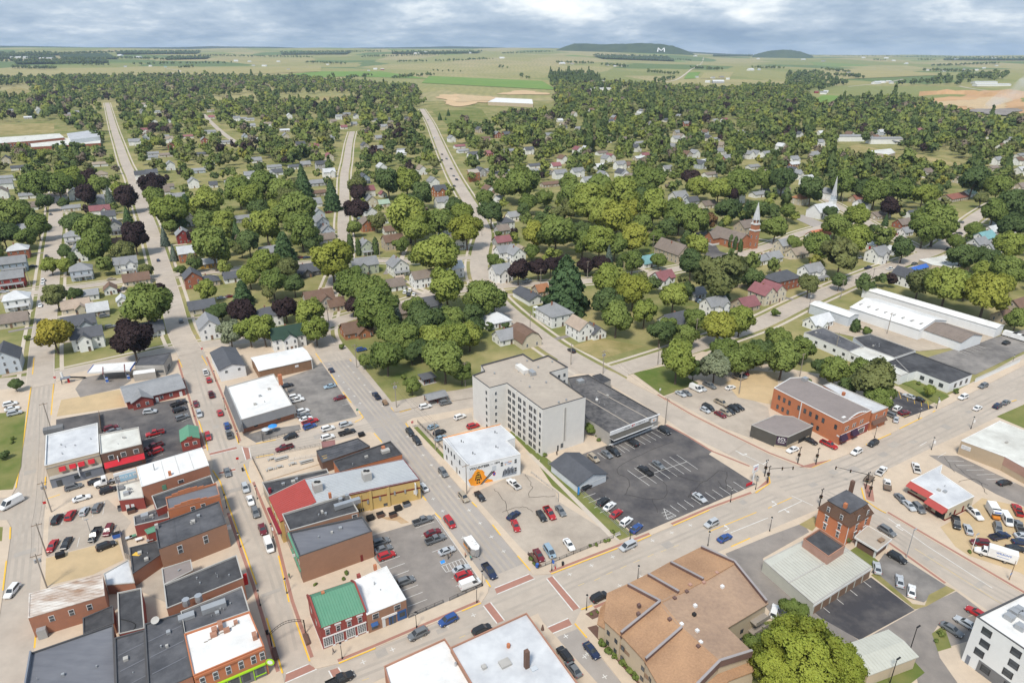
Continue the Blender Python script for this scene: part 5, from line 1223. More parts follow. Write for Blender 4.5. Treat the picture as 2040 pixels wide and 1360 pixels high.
# ---- white-roofed brick shop beside it
b=Bld('brick_shop','brown brick shop with a white sloping roof and blue shopfront',[(731,1224),(809,1193),(770,1127),(700,1158)],5.6,'w_brickbrown','r_white',.12,'r_white')
F=((731,1224),(809,1193));b.wins(*F,[.17,.24],4.3,.85,1.5);b.wins(*F,[.72,.80],4.3,.85,1.5)
b.slab(*F,.74,.98,.3,3.0,.10,'blue_paint','shopfront_panel');b.slab(*F,.80,.94,1.2,2.4,.14,'glass','shop_window');b.slab(*F,.52,.70,.2,2.6,.10,'blue_paint','shopfront_panel');b.slab(*F,.545,.60,.2,2.3,.14,'glass','door');b.slab(*F,.63,.69,.2,2.3,.14,'glass','door')
b.slab(*F,.34,.74,2.65,3.15,.2,'sign_white','sign_board');b.slab(*F,.35,.43,.2,2.5,.12,'trim_white','door');b.slab(*F,.08,.23,.8,2.1,.1,'glass','shop_window');b.slab(*F,.07,.24,2.1,2.7,.12,'blue_paint','awning',slope=.5)
b.pipe((746,1164),.12,.9);b.pipe((758,1175),.1,.4);b.box((748,1135),(.7,.7,1.6),'w_brickorange','chimney');b.box((715,1150),(.8,.8,1.0),'w_brickred','chimney')
# ---- tall brown brick side-walled building
b=Bld('brick_block','tall building with a windowless brown brick side wall and slate-blue roof',[(596,1107),(741,1057),(722,1028),(576,1059)],8.4,'w_brickbrown','r_slate',.5,'coping_dark')
b.slab((596,1107),(741,1057),.80,.835,.1,2.2,.06,'maroon_trim','door');Fs=((576,1059),(596,1107))
b.wins(*Fs,[.25,.55,.82],5.6,.9,1.9);b.slab(*Fs,.05,.95,3.2,3.7,.35,'r_greenmetal','cornice');b.slab(*Fs,.0,1,7.7,8.3,.5,'r_greenmetal','cornice');b.slab(*Fs,.12,.42,.6,2.9,.08,'glass','shop_window');b.slab(*Fs,.55,.9,.6,2.9,.08,'glass','shop_window')
b.clutter(4,3);b.box((588,1108),(1.3,.12,.9),'sign_white','hanging_sign',3.6)
b=Bld('brick_block','black-roofed brick building with a long silver duct on top',[(577,1056),(676,1028),(714,1018),(694,983),(562,1023)],8.9,'w_brickbrown','r_black',.5,'coping')
p=G(692,1003,9.2);part(MB().box((p.x,p.y,9.3),(7,1.3,1.3),UANG),'duct',MATS['aluminium'],b.t);b.pipe((679,999),.6,1.2,'aluminium');b.pipe((692,991),.6,1.1,'aluminium');b.box((658,991),(.7,.7,1.6),'w_brickorange','chimney');b.clutter(4,8)
b.wins((676,1028),(714,1018),[.78],7.6,1.4,1.3);b.wins((562,1023),(577,1056),[.3,.7],6,.9,1.9);b.slab((562,1023),(577,1056),.1,.9,.6,3.0,.08,'glass','shop_window');b.box((566,1030),(1.2,1.0,2.2),'awning_maroon','hanging_sign',4.0)
# ---- yellow hall: red front roof, grey metal rear roof
b=Bld('yellow_hall','long yellow hall with maroon bands, grey metal roof and red front roof',[(535,990),(607,954),(804,914),(836,954),(694,984),(558,1039)],7.0,'w_yellow','r_metal',.05,'maroon_trim')
z=7.14
q=[G(*p,z)for p in((535,990),(607,954),(630,999),(558,1039))];part(MB().poly(q[::-1]),'red_roof',MATS['r_redmetal'],b.t)
for k in range(15):part(MB().tube([q[0]+(q[3]-q[0])*k/14+Vector((0,0,.04)),q[1]+(q[2]-q[1])*k/14+Vector((0,0,.04))],.045,4),'seam',MATS['r_redmetal'],b.t)
q=[G(*p,z+.01)for p in((607,954),(804,914),(836,954),(630,999))]
for k in range(17):part(MB().tube([q[0]+(q[3]-q[0])*k/16,q[1]+(q[2]-q[1])*k/16],.04,4),'seam',MATS['r_metal'],b.t)
for p in((633,975),(731,953)):
 o=b.box(p,(2.4,2.4,2.3),'coping','rooftop_fan',7.1)
 for dx in(-3,3):b.pipe((p[0]+dx-1,p[1]-15),.5,.25,'sign_black','fan_opening',9.4)
F=((694,984),(836,954));b.slab(*F,0,1,6.6,6.98,.12,'maroon_trim','fascia');b.slab(*F,0,.29,3.7,4.1,.1,'maroon_trim','band');b.slab(*F,.29,.52,4.0,4.4,.1,'maroon_trim','band');b.slab(*F,.52,1,3.9,4.3,.1,'maroon_trim','band');b.slab(*F,.27,.31,0,6.6,.35,'w_yellow','pier');b.slab(*F,.52,.56,0,6.6,.35,'w_yellow','pier');b.slab(*F,.9,.96,2.3,3.6,.1,'sign_white','notice')
for u,zz in((.10,3.4),(.25,3.2),(.42,3.5),(.63,4.2),(.78,4.0)):b.slab(*F,u-.012,u+.012,zz-.6,zz+.6,.25,'metal_grey','wall_lamp')
b.slab(*F,.92,.935,2.4,6.2,.9,'sign_white','blade_sign');b.wins(*F,[.15,.5],.9,1.5,.9,True,False)
for k in range(3):b.slab(*F,.10+k*.03,.108+k*.03,.3,6.0,.25,'w_yellow','downpipe')
Fs=((535,990),(558,1039));b.slab(*Fs,0,1,3.2,3.8,.9,'awning_maroon','awning');b.wins(*Fs,[.2,.5,.8],5.3,1.0,1.6);b.slab(*Fs,.1,.9,.5,2.9,.06,'glass','shop_window')
p=G(538,978,5);part(MB().tube([(p.x,p.y,3.6),(p.x,p.y,6)],.5,8),'hanging_sign',MATS['awning_maroon'],b.t)
b=Bld('low_shop','low building with a black membrane roof beside the red-roofed hall',[(522,960),(651,933),(655,942),(607,954),(536,988)],5.0,'w_cream','r_black',.4,'coping');b.clutter(3,2);b.slab((522,960),(536,988),.1,.9,.5,3,.06,'glass','shop_window')
b=Bld('low_shop','black-roofed brick shop with a broken chimney heap on its roof',[(664,918),(778,878),(801,904),(677,938)],5.6,'w_brickorange','r_black',.45,'coping_dark');b.box((768,900),(2.6,1.6,.9),'coping','masonry_heap');b.box((764,897),(1.0,1.0,1.5),'w_brickorange','chimney');b.clutter(2,5)
b=Bld('low_shop','low building with a worn dark grey sheet roof behind the patio',[(630,897),(713,872),(737,888),(642,921)],4.0,'w_brickdark','r_dark',.3,'coping_dark');b.seams((632,898),(714,874),(643,919),5,3.72,'r_dark',.12,.04);b.box((646,908),(1.6,.25,.05),'paint_yellow','paint_mark');b.box((648,912),(1.2,.25,.05),'paint_yellow','paint_mark')
b=Bld('shed','small shed with a dusky red roof beside the patio fence',[(640,880),(667,876),(668,886),(643,891)],3.0,'w_brickdark','r_maroon',.05,'r_maroon')
# patio terrace
t=thing('patio_terrace','beige paved terrace with fenced edge and concrete picnic tables','terrace',G(570,935))
part(MB().prism([(p.x,p.y)for p in ccw([G(*q,.5)for q in((503,914),(636,889),(640,922),(525,958))])],0,.5),'paving',MATS['pavement'],t)
def rail(t,pts,h,z0,m='iron',gap=1.6,name='railing'):
 P=[G(*q,z0)for q in pts]
 for a,c in zip(P[:-1],P[1:]):
  L=(c-a).length;n=max(1,int(L/gap));mb=MB()
  for zz in(h,h*.55,.12):part(MB().tube([a+UP*zz,c+UP*zz],.035,4),'rail',MATS[m],t)
  for k in range(n+1):part(MB().tube([a+(c-a)*k/n,a+(c-a)*k/n+UP*h],.035,4),'post',MATS[m],t)
rail(t,[(505,914),(638,888)],1.1,.5);rail(t,[(503,914),(525,958)],1.2,.5);rail(t,[(575,918),(632,908)],1.0,.5,'metal_grey')
for px,lab in(((538,936),'first'),((556,931),'second'),((583,925),'third'),((541,915),'fourth')):
 q=G(*px,.5);k=thing('picnic_table',f'square concrete picnic table on the terrace, {lab} of four','table',q)
 part(MB().box((q.x,q.y,1.2),(1.2,1.2,.12),UANG),'top',MATS['coping'],k);part(MB().box((q.x,q.y,.82),(.4,.4,.66),UANG),'base',MATS['coping'],k)
 for s in(-1,1):w=q+U*s*1.0;part(MB().box((w.x,w.y,.72),(.35,1.2,.44),UANG),'bench',MATS['coping'],k)
for px,lab in(((560,914),'long pale bench table near the terrace fence'),((610,920),'long pale bench table by the dark grey roof')):
 q=G(*px,.5);k=thing('bench_table',lab,'table',q);part(MB().box((q.x,q.y,1.2),(4.2,.8,.1),UANG),'top',MATS['coping'],k)
 for s in(-1,1):w=q+V*s*.8;part(MB().box((w.x,w.y,.9),(4.2,.35,.08),UANG),'bench',MATS['coping'],k);w=q+U*s*1.6;part(MB().box((w.x,w.y,.84),(.15,1.4,.66),UANG),'leg',MATS['metal_grey'],k)
 # ---- corner tavern
b=Bld('tavern','brick corner tavern with white flat roof and dark mansard edge',[(452,770),(545,744),(583,806),(480,836)],5.4,'w_brick','r_white',.35,'coping')
b.slab((452,770),(480,836),-.05,1.1,2.4,5.4,.3,'w_charcoal','mansard',slope=1.1);b.slab((480,836),(583,806),-.03,1.03,2.7,5.2,.3,'w_charcoal','mansard',slope=1.3);b.box((560,766),(1.3,1.3,4.2),'w_brickorange','chimney');b.clutter(4,6)
b.wins((480,836),(583,806),[.25,.7],1.6,1.2,.8,True,False)
t,w,d=gabled('metal_building','brown metal building with a white low-pitched roof',(516,739),(621,716),(510,711),4.4,.9,'w_brown','r_white','x',.2);lbox(t,(w*.2,-d/2-.03,3.0),(1.4,.1,.9),'sign_white','notice');lbox(t,(w/2-.1,-d/2,2.2),(.3,.2,4.4),'trim_white','corner_trim')
for k in range(14):lbox(t,(-w/2+(k+.5)*w/14,-d/2-.02,2.2),(.06,.06,4.3),'w_brown','wall_rib')
t,w,d=gabled('side_building','white gabled building with dark grey roof beside the tavern',(437,738),(488,727),(422,702),5.0,1.6,'w_white','roof_slate','y',.3)
for x in(-.25,.25):window(t,(x*w,-d/2-.02,3.9),0,1.2,1.1)
# ---- fuel station
b=Bld('fuel_station','grey fuel station building with a dark flat roof',[(268,727),(277,712),(340,702),(326,726)],5.0,'w_grey','r_dark',.25,'coping_dark');b.slab((268,727),(326,726),.72,.95,1.5,2.6,.06,'glass','shop_window');b.slab((326,726),(340,702),.3,.6,.1,2.3,.06,'glass','door')
b2=Bld('annex','white-roofed annex of the fuel station',[(265,746),(309,740),(308,734),(266,739)],3.2,'w_grey','r_white',.1,'r_white')
t=thing('fuel_canopy','flat white fuel canopy with blue edge over the pumps','canopy',G(222,745));P=ccw([G(*p,4.6)for p in((175,742),(187,727),(269,721),(258,737))]);part(MB().prism([(p.x,p.y)for p in P],4.3,4.6),'roof',MATS['r_white'],t)
I=inset(P,-.12)
for i in range(4):
 a,c=I[i],I[(i+1)%4];m_=(a+c)/2;part(MB().box((m_.x,m_.y,4.45),((c-a).length,.12,.7),math.atan2(c.y-a.y,c.x-a.x)),'fascia',MATS['sign_blue' if i in(0,2)else 'trim_white'],t)
for px in((205,739),(248,733)):
 q=G(*px,4.6);part(MB().box((q.x,q.y,2.15),(.4,.4,4.3),UANG),'column',MATS['metal_grey'],t)
 part(MB().box((q.x,q.y,4.72),(.25,8,.2),UANG),'beam',MATS['maroon_trim'],t)
 w=thing('fuel_pump',f'blue and white fuel pump under the {"left" if px[0] < 220 else "right"} half of the canopy','fuel pump',q-UP*q.z);part(MB().box((q.x+1.2,q.y-.8,1.15),(.9,.6,1.9),UANG),'cabinet',MATS['sign_blue'],w);part(MB().box((q.x+1.2,q.y-.8,.2),(1.4,1.1,.2),UANG),'island',MATS['coping'],w);part(MB().box((q.x+1.2,q.y-.8,1.7),(.95,.65,.4),UANG),'display',MATS['trim_white'],w)
 # salon
t,w,d=gabled('salon','low red brick salon with a light grey shingle roof',(252,800),(367,772),(240,771),3.3,2.0,'w_brickred','roof_grey','x',.5);rf=MB();wl=MB();gable_wall(wl,-w*.42,-w*.08,-d/2-2,0,3.25,1.7,'y');gable_roof(rf,-w*.42,-w*.08,-d/2-2,0,3.25,1.7,'y')
for mb,n,m in((wl,'wing_wall','w_brickred'),(rf,'wing_roof','roof_grey')):o=bpy.data.objects.new(n,mb.mesh(n,MATS[m]));link(o,t)
for x,y in((-.33,-d/2-2.02),(-.18,-d/2-2.02),(.08,-d/2-.02),(.25,-d/2-.02)):window(t,(x*w,y,1.7),0,1.1,1.3)
for x in(.0,.42):lbox(t,(x*w,-d/2-.04,1.1),(1.0,.1,2.1),'trim_white','door')
# ---- two-storey shops by the first street
b=Bld('corner_store','tan stucco corner store with white roof and small red awnings',[(92,866),(194,842),(197,900),(89,927)],7.4,'w_tan','r_lightgrey',.5,'r_white');F=((89,927),(197,900))
for u in(.28,.47,.63,.82):b.wins(*F,[u],4.7,1.3,1.3);b.slab(*F,u-.06,u+.06,4.6,5.7,.1,'awning_red','awning',slope=.9)
b.slab(*F,.02,1,.1,3.2,1.6,'w_bluegrey','shopfront');b.slab(*F,.02,1,3.2,3.4,1.8,'coping','cornice');b.slab(*F,.12,.22,.2,2.4,1.68,'glass','door');b.slab(*F,.45,.55,1.2,2.5,1.68,'glass','shop_window');b.slab(*F,.66,.76,1.2,2.5,1.68,'glass','shop_window');b.slab(*F,0,1,6.3,6.5,.15,'coping','cornice');b.clutter(5,9);b.slab(*F,.55,.57,2.4,4.6,2.6,'sign_white','blade_sign')
b.slab((89,927),(92,866),.1,.3,1,2.6,.05,'glass','shop_window');b.box((108,859),(5.5,2.4,1.6),'w_charcoal','stair_head',6.9)
b=Bld('brick_store','dark brown brick store with pale roof and long bright red awning',[(197,865),(276,850),(282,884),(200,904)],7.2,'w_brickdark','r_offwhite',.4,'coping');F=((200,904),(282,884));b.wins(*F,[.22,.52,.83],5.2,1.5,1.6,False,False);b.slab(*F,.02,1.0,2.7,3.9,.1,'awning_red','awning',slope=1.6);b.slab(*F,.1,.9,.4,2.6,.05,'glass','shop_window');b.clutter(3,4);b.slab(*F,.36,.38,3.6,5.2,.9,'sign_white','blade_sign')
t,w,d=gabled('brick_kiosk','tiny red brick building with a green metal gable roof',(360,880),(397,872),(355,858),3.8,1.3,'w_brickred','r_greenmetal','y',.2)
for x in(-.22,.22):window(t,(x*w,-d/2-.02,2.4),0,1.3,1.2,False,False)
lbox(t,(0,-d/2-.1,4.6),(1.6,.3,1.0),'w_brickred','gable_cap')
b=Bld('brick_store','long red brick store with a white sloping roof by the crossing',[(272,930),(402,891),(416,926),(282,969)],6.9,'w_brick','r_white',.1,'r_white');F=((282,969),(416,926));b.wins(*F,[.55],4.6,1.6,1.1,False,False);b.slab(*F,.27,.33,3.6,5.2,.1,'r_greenmetal','shutter');b.box((339,946),(.8,.8,1.3),'w_brickorange','chimney');b.pipe((308,936),.15,2.2);b.seams((320,915),(330,953),(402,893),3,6.83,'coping',.1,.04)
b.slab((402,891),(416,926),.1,.9,.5,3.0,.06,'glass','shop_window')
b=Bld('rear_shop','low red brick rear building with cluttered white roof below the billboard',[(232,966),(280,953),(286,990),(237,996)],4.0,'w_brickred','r_offwhite',.5,'coping');b.box((243,973),(1.3,1.8,.6),'w_charcoal','skylight');b.box((252,985),(1.4,1.2,1.0),'metal_grey','air_conditioner');b.clutter(5,12);b.slab((237,996),(286,990),.2,.35,.1,2.2,.05,'sign_white','door');b.slab((237,996),(286,990),.42,.55,.1,2.2,.05,'sign_white','door')
t=thing('billboard','white-framed rooftop billboard with pale blue picture reading COLD & SMO','billboard',G(250,965));A,B=G(229,957,5.0),G(273,945,5.0);d=(B-A).normalized();n=Vector((d.y,-d.x,0));c_=(A+B)/2;L=(B-A).length
bm_('board_blue',(.20,.42,.58),(.45,.62,.72));bm_('board_grey',(.30,.30,.31))
part(MB().box((c_.x,c_.y,5.6),(L,.3,3.4),math.atan2(d.y,d.x)),'panel',MATS['sign_white'],t);q=c_+n*.17+d*L*.1;part(MB().box((q.x,q.y,5.3),(L*.78,.05,2.2),math.atan2(d.y,d.x)),'poster',MATS['board_blue'],t);q=c_+n*.17-d*L*.38;part(MB().box((q.x,q.y,5.3),(L*.2,.06,2.2),math.atan2(d.y,d.x)),'poster',MATS['board_grey'],t)
q=c_+n*.22+d*L*.14;text(t,'COLD & SMO',(q.x,q.y,5.5),d,UP,1.05,'sign_white')
for u in(-.4,0,.4):q=c_+d*L*u-n*.6;part(MB().tube([(q.x,q.y,0.1),(q.x,q.y,6.5)],.12,6),'post',MATS['metal_grey'],t)
b=Bld('flat_shop','narrow black-roofed shop below the long red brick store',[(302,987),(420,946),(428,966),(312,1014)],6.0,'w_brickred','r_black',.4,'coping')
b=Bld('brick_ruin','building with slate membrane roof between ragged orange brick parapets',[(330,992),(431,963),(438,987),(335,1016)],7.8,'w_brickorange','r_slate',.3,'coping_brick');F=((335,1016),(438,987))
for a,c in(((330,992),(431,963)),((335,1016),(438,987))):
 for k in range(8):
  h=.25+.9*max(0,math.sin(k*.55));b.slab(a,c,k/8,(k+1)/8-.002,7.7,7.9+h,.25,'w_brickorange','parapet',off=-.25)
b.wins(*F,[.45,.65],6.2,1.2,1.3)
b=Bld('brick_block','dark-roofed brick building with two white-framed windows in its side wall',[(308,1045),(436,998),(451,1042),(316,1093)],7.6,'w_brickbrown','r_dark',.4,'coping_dark');F=((316,1093),(451,1042));b.wins(*F,[.28,.66],5.2,1.2,2.4);b.seams((345,1035),(352,1078),(435,1000),2,7.22,'r_dark',.3,.05);b.box((385,1040),(1.0,1.0,.6),'coping','hatch');b.box((313,1052),(.8,.8,1.3),'coping','chimney');b.clutter(2,3)
for u in(.2,.6):b.wins((436,998),(451,1042),[u],5,1,2);
b.slab((436,998),(451,1042),.1,.9,.5,3,.06,'glass','shop_window');b.box((456,1054),(1.3,.2,1.2),'sign_white','hanging_sign',3.4)
b=Bld('rear_shop','small black-roofed rear building with an orange tarpaulin patch',[(258,1090),(312,1077),(322,1102),(264,1142)],4.0,'w_brick','r_black',.3,'coping_dark');q=G(272,1103,3.75);part(MB().poly([(q.x-1.1,q.y-.5,3.75),(q.x+.9,q.y-.7,3.75),(q.x+1.3,q.y+.3,3.75),(q.x-.6,q.y+.8,3.75)]),'tarpaulin',MATS['tarp_yellow'],b.t);b.clutter(4,2)
b=Bld('rear_shop','low grey-roofed rear building with a satellite dish by the alley',[(266,1028),(333,1005),(337,1030),(268,1046)],4.0,'w_brickred','r_dark',.35,'coping');b.box((289,1030),(1.8,1.6,1.0),'metal_grey','air_conditioner');b.clutter(5,5)
b=Bld('shed','small red shed with sage green roof in the back yard',[(288,1055),(312,1045),(314,1056),(294,1063)],3.0,'w_brickred','r_greenmetal',.05,'r_greenmetal')
b=Bld('brick_block','long black-roofed building with a thin pinkish brick side wall',[(326,1164),(471,1105),(484,1150),(332,1211)],7.0,'w_brick','r_black',.35,'coping');b.clutter(6,7);b.slab((471,1105),(484,1150),.1,.9,.5,3,.06,'glass','shop_window');q=G(488,1150,5);part(MB().box((q.x,q.y,4.5),(1.0,.25,3.2),UANG),'blade_sign',MATS['sign_red'],b.t)
b=Bld('rear_shop','low flat taupe-roofed rear building between dark roofs',[(322,1132),(380,1114),(384,1135),(326,1164)],4.5,'w_stone','r_taupe',.3,'coping');b.clutter(2,8)
# corner brick with lime shopfront
W1=[(367,1262),(497,1217),(526,1286),(385,1345)]
b=Bld('corner_block','orange brick corner building with white roof and lime green shopfront',W1,8.0,'w_brickorange','r_white',.35,'w_brickorange');F=((385,1345),(526,1286))
for u in(.1,.28,.46,.64,.82,.95):b.wins(*F,[u],5.6,1.05,2.0);b.slab(*F,u-.035,u+.035,6.6,6.9,.14,'trim_white','window_head')
b.slab(*F,0,1,7.2,7.7,.3,'w_brickorange','cornice');b.slab(*F,.05,.97,3.4,3.7,.45,'lime_paint','fascia');b.slab(*F,.05,.97,.3,3.4,.15,'w_charcoal','shopfront');b.slab(*F,.80,.96,1.0,1.2,.3,'lime_paint','trim')
for u in(.2,.4,.58,.78):b.slab(*F,u,u+.012,.3,3.4,.3,'lime_paint','trim')
for u in(.08,.25,.45,.62,.83):b.slab(*F,u,u+.11,1.0,2.9,.2,'glass','shop_window')
for px,s in(((428,1258),(1.1,1.3,1.0)),((440,1250),(.9,1.6,1.5)),((452,1257),(1.2,.9,.8)),((470,1241),(.8,.8,.7)),((426,1266),(1.3,1.0,.8)),((508,1270),(.9,1.4,1.2))):b.box(px,s,'coping_brick','air_conditioner')
for k in range(9):b.box((410+k*8,1278-k*4.5),(.7,.15,.15),'wood_grey','pipe_support')
q=G(538,1318,4.2);part(MB().tube([(q.x,q.y-.06,q.z),(q.x,q.y+.06,q.z)],.9,14),'hanging_sign',MATS['lime_paint'],b.t);part(MB().tube([(q.x,q.y-.09,q.z),(q.x,q.y+.09,q.z)],.55,14),'hanging_sign_disc',MATS['sign_white'],b.t)
b=Bld('corner_block','dark-roofed rear part with ducts behind the white corner roof',[(360,1217),(482,1167),(497,1216),(367,1261)],7.9,'w_brick','r_dark',.4,'coping')
b.box((427,1212),(5.0,1.6,1.3),'metal_grey','duct');b.box((372,1230),(3.2,1.6,.8),'metal_grey','duct')
for px in((372,1204),(397,1196)):b.pipe(px,.8,1.6,'aluminium','fan')
b.clutter(9,4)
for px,H,lab,sd in((([(60,1300),(225,1243),(232,1400),(40,1420)]),6.4,'broad slate-grey membrane roof at the bottom left corner',1),(([(228,1270),(288,1253),(296,1420),(232,1400)]),7.4,'narrow dark roof between the slate roof and its neighbour',2),(([(288,1242),(360,1220),(383,1345),(296,1385)]),7.9,'dark roof with satellite dish left of the white corner roof',3)):
 b=Bld('flat_block',lab,px,H,'w_brick','r_slate' if sd==1 else 'r_dark',.35,'coping_dark');b.clutter(4,sd)
 if sd==1:b.slab((60,1300),(40,1420),0,1,5.9,7.0,.3,'w_bluegrey','parapet',off=-.3)
 else:b.seams((px[0][0]+8,px[0][1]+35),(px[1][0]+2,px[1][1]+25),(px[0][0]+15,px[0][1]+100),2,H-.33,'r_slate',.2,.04)
def dish(b,px,r=.9):
 q=G(*px,b.rz);mb=MB();n=12
 mb.v=[(q.x,q.y,q.z+1.0)]+[(q.x+r*math.cos(2*math.pi*k/n),q.y+r*math.sin(2*math.pi*k/n)*.8,q.z+1.2+.4*math.sin(2*math.pi*k/n))for k in range(n)]
 mb.f=[(0,1+k,1+(k+1)%n)for k in range(n)];mb.m=[0]*n;part(mb,'satellite_dish',MATS['coping'],b.t);part(MB().tube([(q.x,q.y,q.z),(q.x,q.y,q.z+1)],.07,5),'dish_mast',MATS['metal_grey'],b.t)
dish(b,(311,1243))
b=Bld('rear_shop','narrow black roof with a looping cable in the back yards',[(234,1180),(281,1170),(288,1250),(237,1262)],5.0,'w_brickred','r_black',.3,'coping');P=crom([G(*p,4.75)for p in((240,1232),(262,1238),(270,1245),(262,1256),(240,1262))],6);part(MB().tube(P,.10,5),'cable',MATS['sign_black'],b.t)
b=Bld('old_store','brick building under a patchy rusted white metal roof',[(58,1182),(204,1142),(208,1185),(56,1230)],6.0,'w_brick','r_rust',.1,'r_rust');F=((56,1230),(208,1185));b.wins(*F,[.27,.53,.77],4.0,1.1,1.6);b.slab(*F,.05,.17,.1,2.6,1.2,'metal_grey','lean_to');b.seams((58,1184),(203,1144),(56,1228),8,5.95,'r_rust',.07,.05)
b=Bld('rear_shop','low black-roofed lean-to against the rusted-roof building',[(165,1230),(225,1205),(227,1240),(166,1262)],3.2,'w_brickbrown','r_black',.2,'coping_dark')
b=Bld('rear_shop','pale flat roof beside the sandy vacant lot',[(206,1142),(256,1114),(268,1160),(212,1165)],3.0,'w_brick','r_lightgrey',.2,'coping')
# bottom-centre roofs
b=Bld('flat_block','brick building with a bright white roof at the bottom edge',[(765,1326),(886,1271),(985,1420),(800,1440)],7.4,'w_brick','r_white',.35,'coping_brick');b.pipe((908,1325),.25,.8,'aluminium')
b=Bld('flat_block','brick building with pale grey roof and a tall brick chimney',[(897,1289),(1049,1220),(1180,1400),(985,1440)],8.4,'w_brickbrown','r_lightgrey',.3,'coping_brick');b.box((1049,1328),(.9,.9,4.4),'w_brickdark','chimney');b.box((1006,1322),(2.2,1.8,.5),'coping','hatch');b.box((1064,1332),(1.3,1.0,.3),'w_paleblue','skylight');b.pipe((1013,1288),.4,.8,'w_brickorange','chimney_pot');b.clutter(2,2);q=G(1081,1252,8.4);part(MB().tube([(q.x,q.y,8.2),(q.x,q.y,9.6)],[.4,.1],6),'finial',MATS['w_brickdark'],b.t)
# ---- white apartment tower
TP=[(941,747),(975,772),(1010,763),(1081,815),(1167,790),(1096,741),(1132,731),(1092,707),(1062,717),(1042,704),(958,727),(965,738)]
b=Bld('apartment_tower','seven-storey white apartment tower with a tan flat roof',TP,17.4,'w_tower','r_tan',.55,'coping_dark')
F=((1010,763),(1081,815));rows=[1.6+2.62*k for k in range(6)]
for k_,z in enumerate(rows):
 b.wins(*F,[.05,.10,.185,.235,.35,.40,.50,.55,.66,.71,.79,.84,.94],z,.85,1.55,True);b.wins((975,772),(1010,763),[.35],z,.9,1.2);b.wins((941,747),(975,772),[.82],z,.9,1.3,True)
 b.wins((1096,741),(1132,731),[.5,.8],z,.9,1.2,True)
for u0,u1 in((.0,.01),(.27,.30),(.57,.60),(.86,.885)):b.slab(*F,u0,u1,0,17.2,.35,'w_tower','pier')
b.slab((1081,815),(1167,790),.50,.545,3.2,15.6,.02,'w_grey','recess_strip');b.slab((1081,815),(1167,790),.49,.50,3.2,15.6,.15,'w_tower','recess_edge');b.slab((1081,815),(1167,790),.545,.555,3.2,15.6,.15,'w_tower','recess_edge')
b.slab((1081,815),(1167,790),.44,.50,1.0,2.6,.06,'glass','window');b.slab((1081,815),(1167,790),.36,.39,.1,2.3,.06,'sign_black','door')
b.box((1040,738),(6,2.2,1.4),'w_tower','lift_head',rz=UANG+1.57);b.box((1060,745),(1.6,3,1.3),'metal_grey','air_conditioner')
for px in((1044,733),(1072,733),(1100,722),(1030,727),(1088,763),(1055,772),(1113,803),(1128,798),(1050,720),(985,745)):b.pipe(px,.3,.7)
b.clutter(6,15)
# ---- firehouse with the mural
MP=[(882,873),(934,928),(1037,904),(1009,877),(1026,871),(997,846)]
b=Bld('mural_building','white two-storey building with a firefighter mural and VOLUNTEER lettering',MP,7.6,'w_white','r_lightgrey',.2,'r_white');Fm=((934,928),(1037,904));Fs=((882,873),(934,928))
b.wins(*Fs,[.10,.22,.34,.46,.66],5.4,.75,1.6,True);b.wins(*Fs,[.14,.34,],2.0,.8,1.5,True);b.slab(*Fs,.50,.56,.1,2.4,.05,'w_grey','door');b.slab(*Fs,.62,.66,1.2,2.2,.05,'sign_black','window')
b.wins(*Fm,[.63,.90],5.6,.9,1.5);b.wins(*Fm,[.90],2.6,.9,1.5);b.slab(*Fm,.44,.52,3.9,5.6,.05,'w_paleblue','boarded_window')
wtext(b,*Fm,.20,6.35,'VOLUNTEER',1.12,'sign_black');scrawl(b,*Fm,.385,.455,6.4,.3,'mural_grey');wtext(b,*Fm,.535,6.5,'1874',.9,'sign_black')
A,d,L,n=b.face(*Fm);r_=d if UP.cross(n).dot(d)>0 else-d
def mural(pts,m,off,name):
 mb=MB();mb.poly([(A+d*L*u+n*off+UP*z)[:]for u,z in pts]);return part(mb,name,MATS[m],b.t)
g=random.Random(2);blob=[]
for k in range(26):
 a=2*math.pi*k/26;ru=.155+.03*g.random();rz_=2.7+.5*g.random();blob.append((.175+ru*math.cos(a)*(1.15 if math.sin(a)<0 else .75),max(.15,2.75+rz_*math.sin(a))))
mural(blob,'flame_orange',.02,'mural_flames');mural([(.30,.25),(.46,.25),(.44,.9),(.36,1.5),(.31,1.3)],'flame_orange',.024,'mural_flames')
bm_('mural_brown',(.10,.05,.02))
for q in([(.135,.7),(.165,.7),(.17,2.2),(.14,2.2)],[(.178,.7),(.208,.7),(.205,2.2),(.175,2.2)],[(.138,2.1),(.208,2.1),(.215,3.9),(.13,3.9)],[(.105,2.0),(.125,1.9),(.145,3.5),(.128,3.85)],[(.22,1.9),(.24,2.0),(.217,3.85),(.2,3.5)],[(.155+.018+.028*math.cos(k*.63),4.35+.5*math.sin(k*.63))for k in range(10)],[(.135,4.4),(.212,4.4),(.20,4.62),(.147,4.62)]):mural(q,'mural_brown',.028,'mural_firefighter')
for u0,u1,z in((.132,.213,3.2),(.137,.209,2.5),(.14,.168,1.3),(.177,.205,1.3),(.15,.196,4.15)):mural([(u0,z),(u1,z),(u1,z+.26),(u0,z+.26)],'paint_yellow',.034,'mural_reflective_band')
mural([(.20,.1),(.255,.1),(.50,3.9),(.455,4.4)],'sign_black',.036,'mural_ladder')
for k in range(10):t_=.08+k*.09;u=.235+.235*t_;z=.15+4.0*t_;mural([(u-.006,z),(u+.012,z-.05),(u+.016,z+.1),(u-.002,z+.15)],'sign_white',.04,'mural_rung')
mural([(.48+.03*math.cos(k*.6),2.8+.75*math.sin(k*.6))for k in range(10)],'sign_red',.03,'mural_roundel');mural([(.48+.02*math.cos(k*.6),2.8+.5*math.sin(k*.6))for k in range(10)],'sign_blue',.034,'mural_roundel')
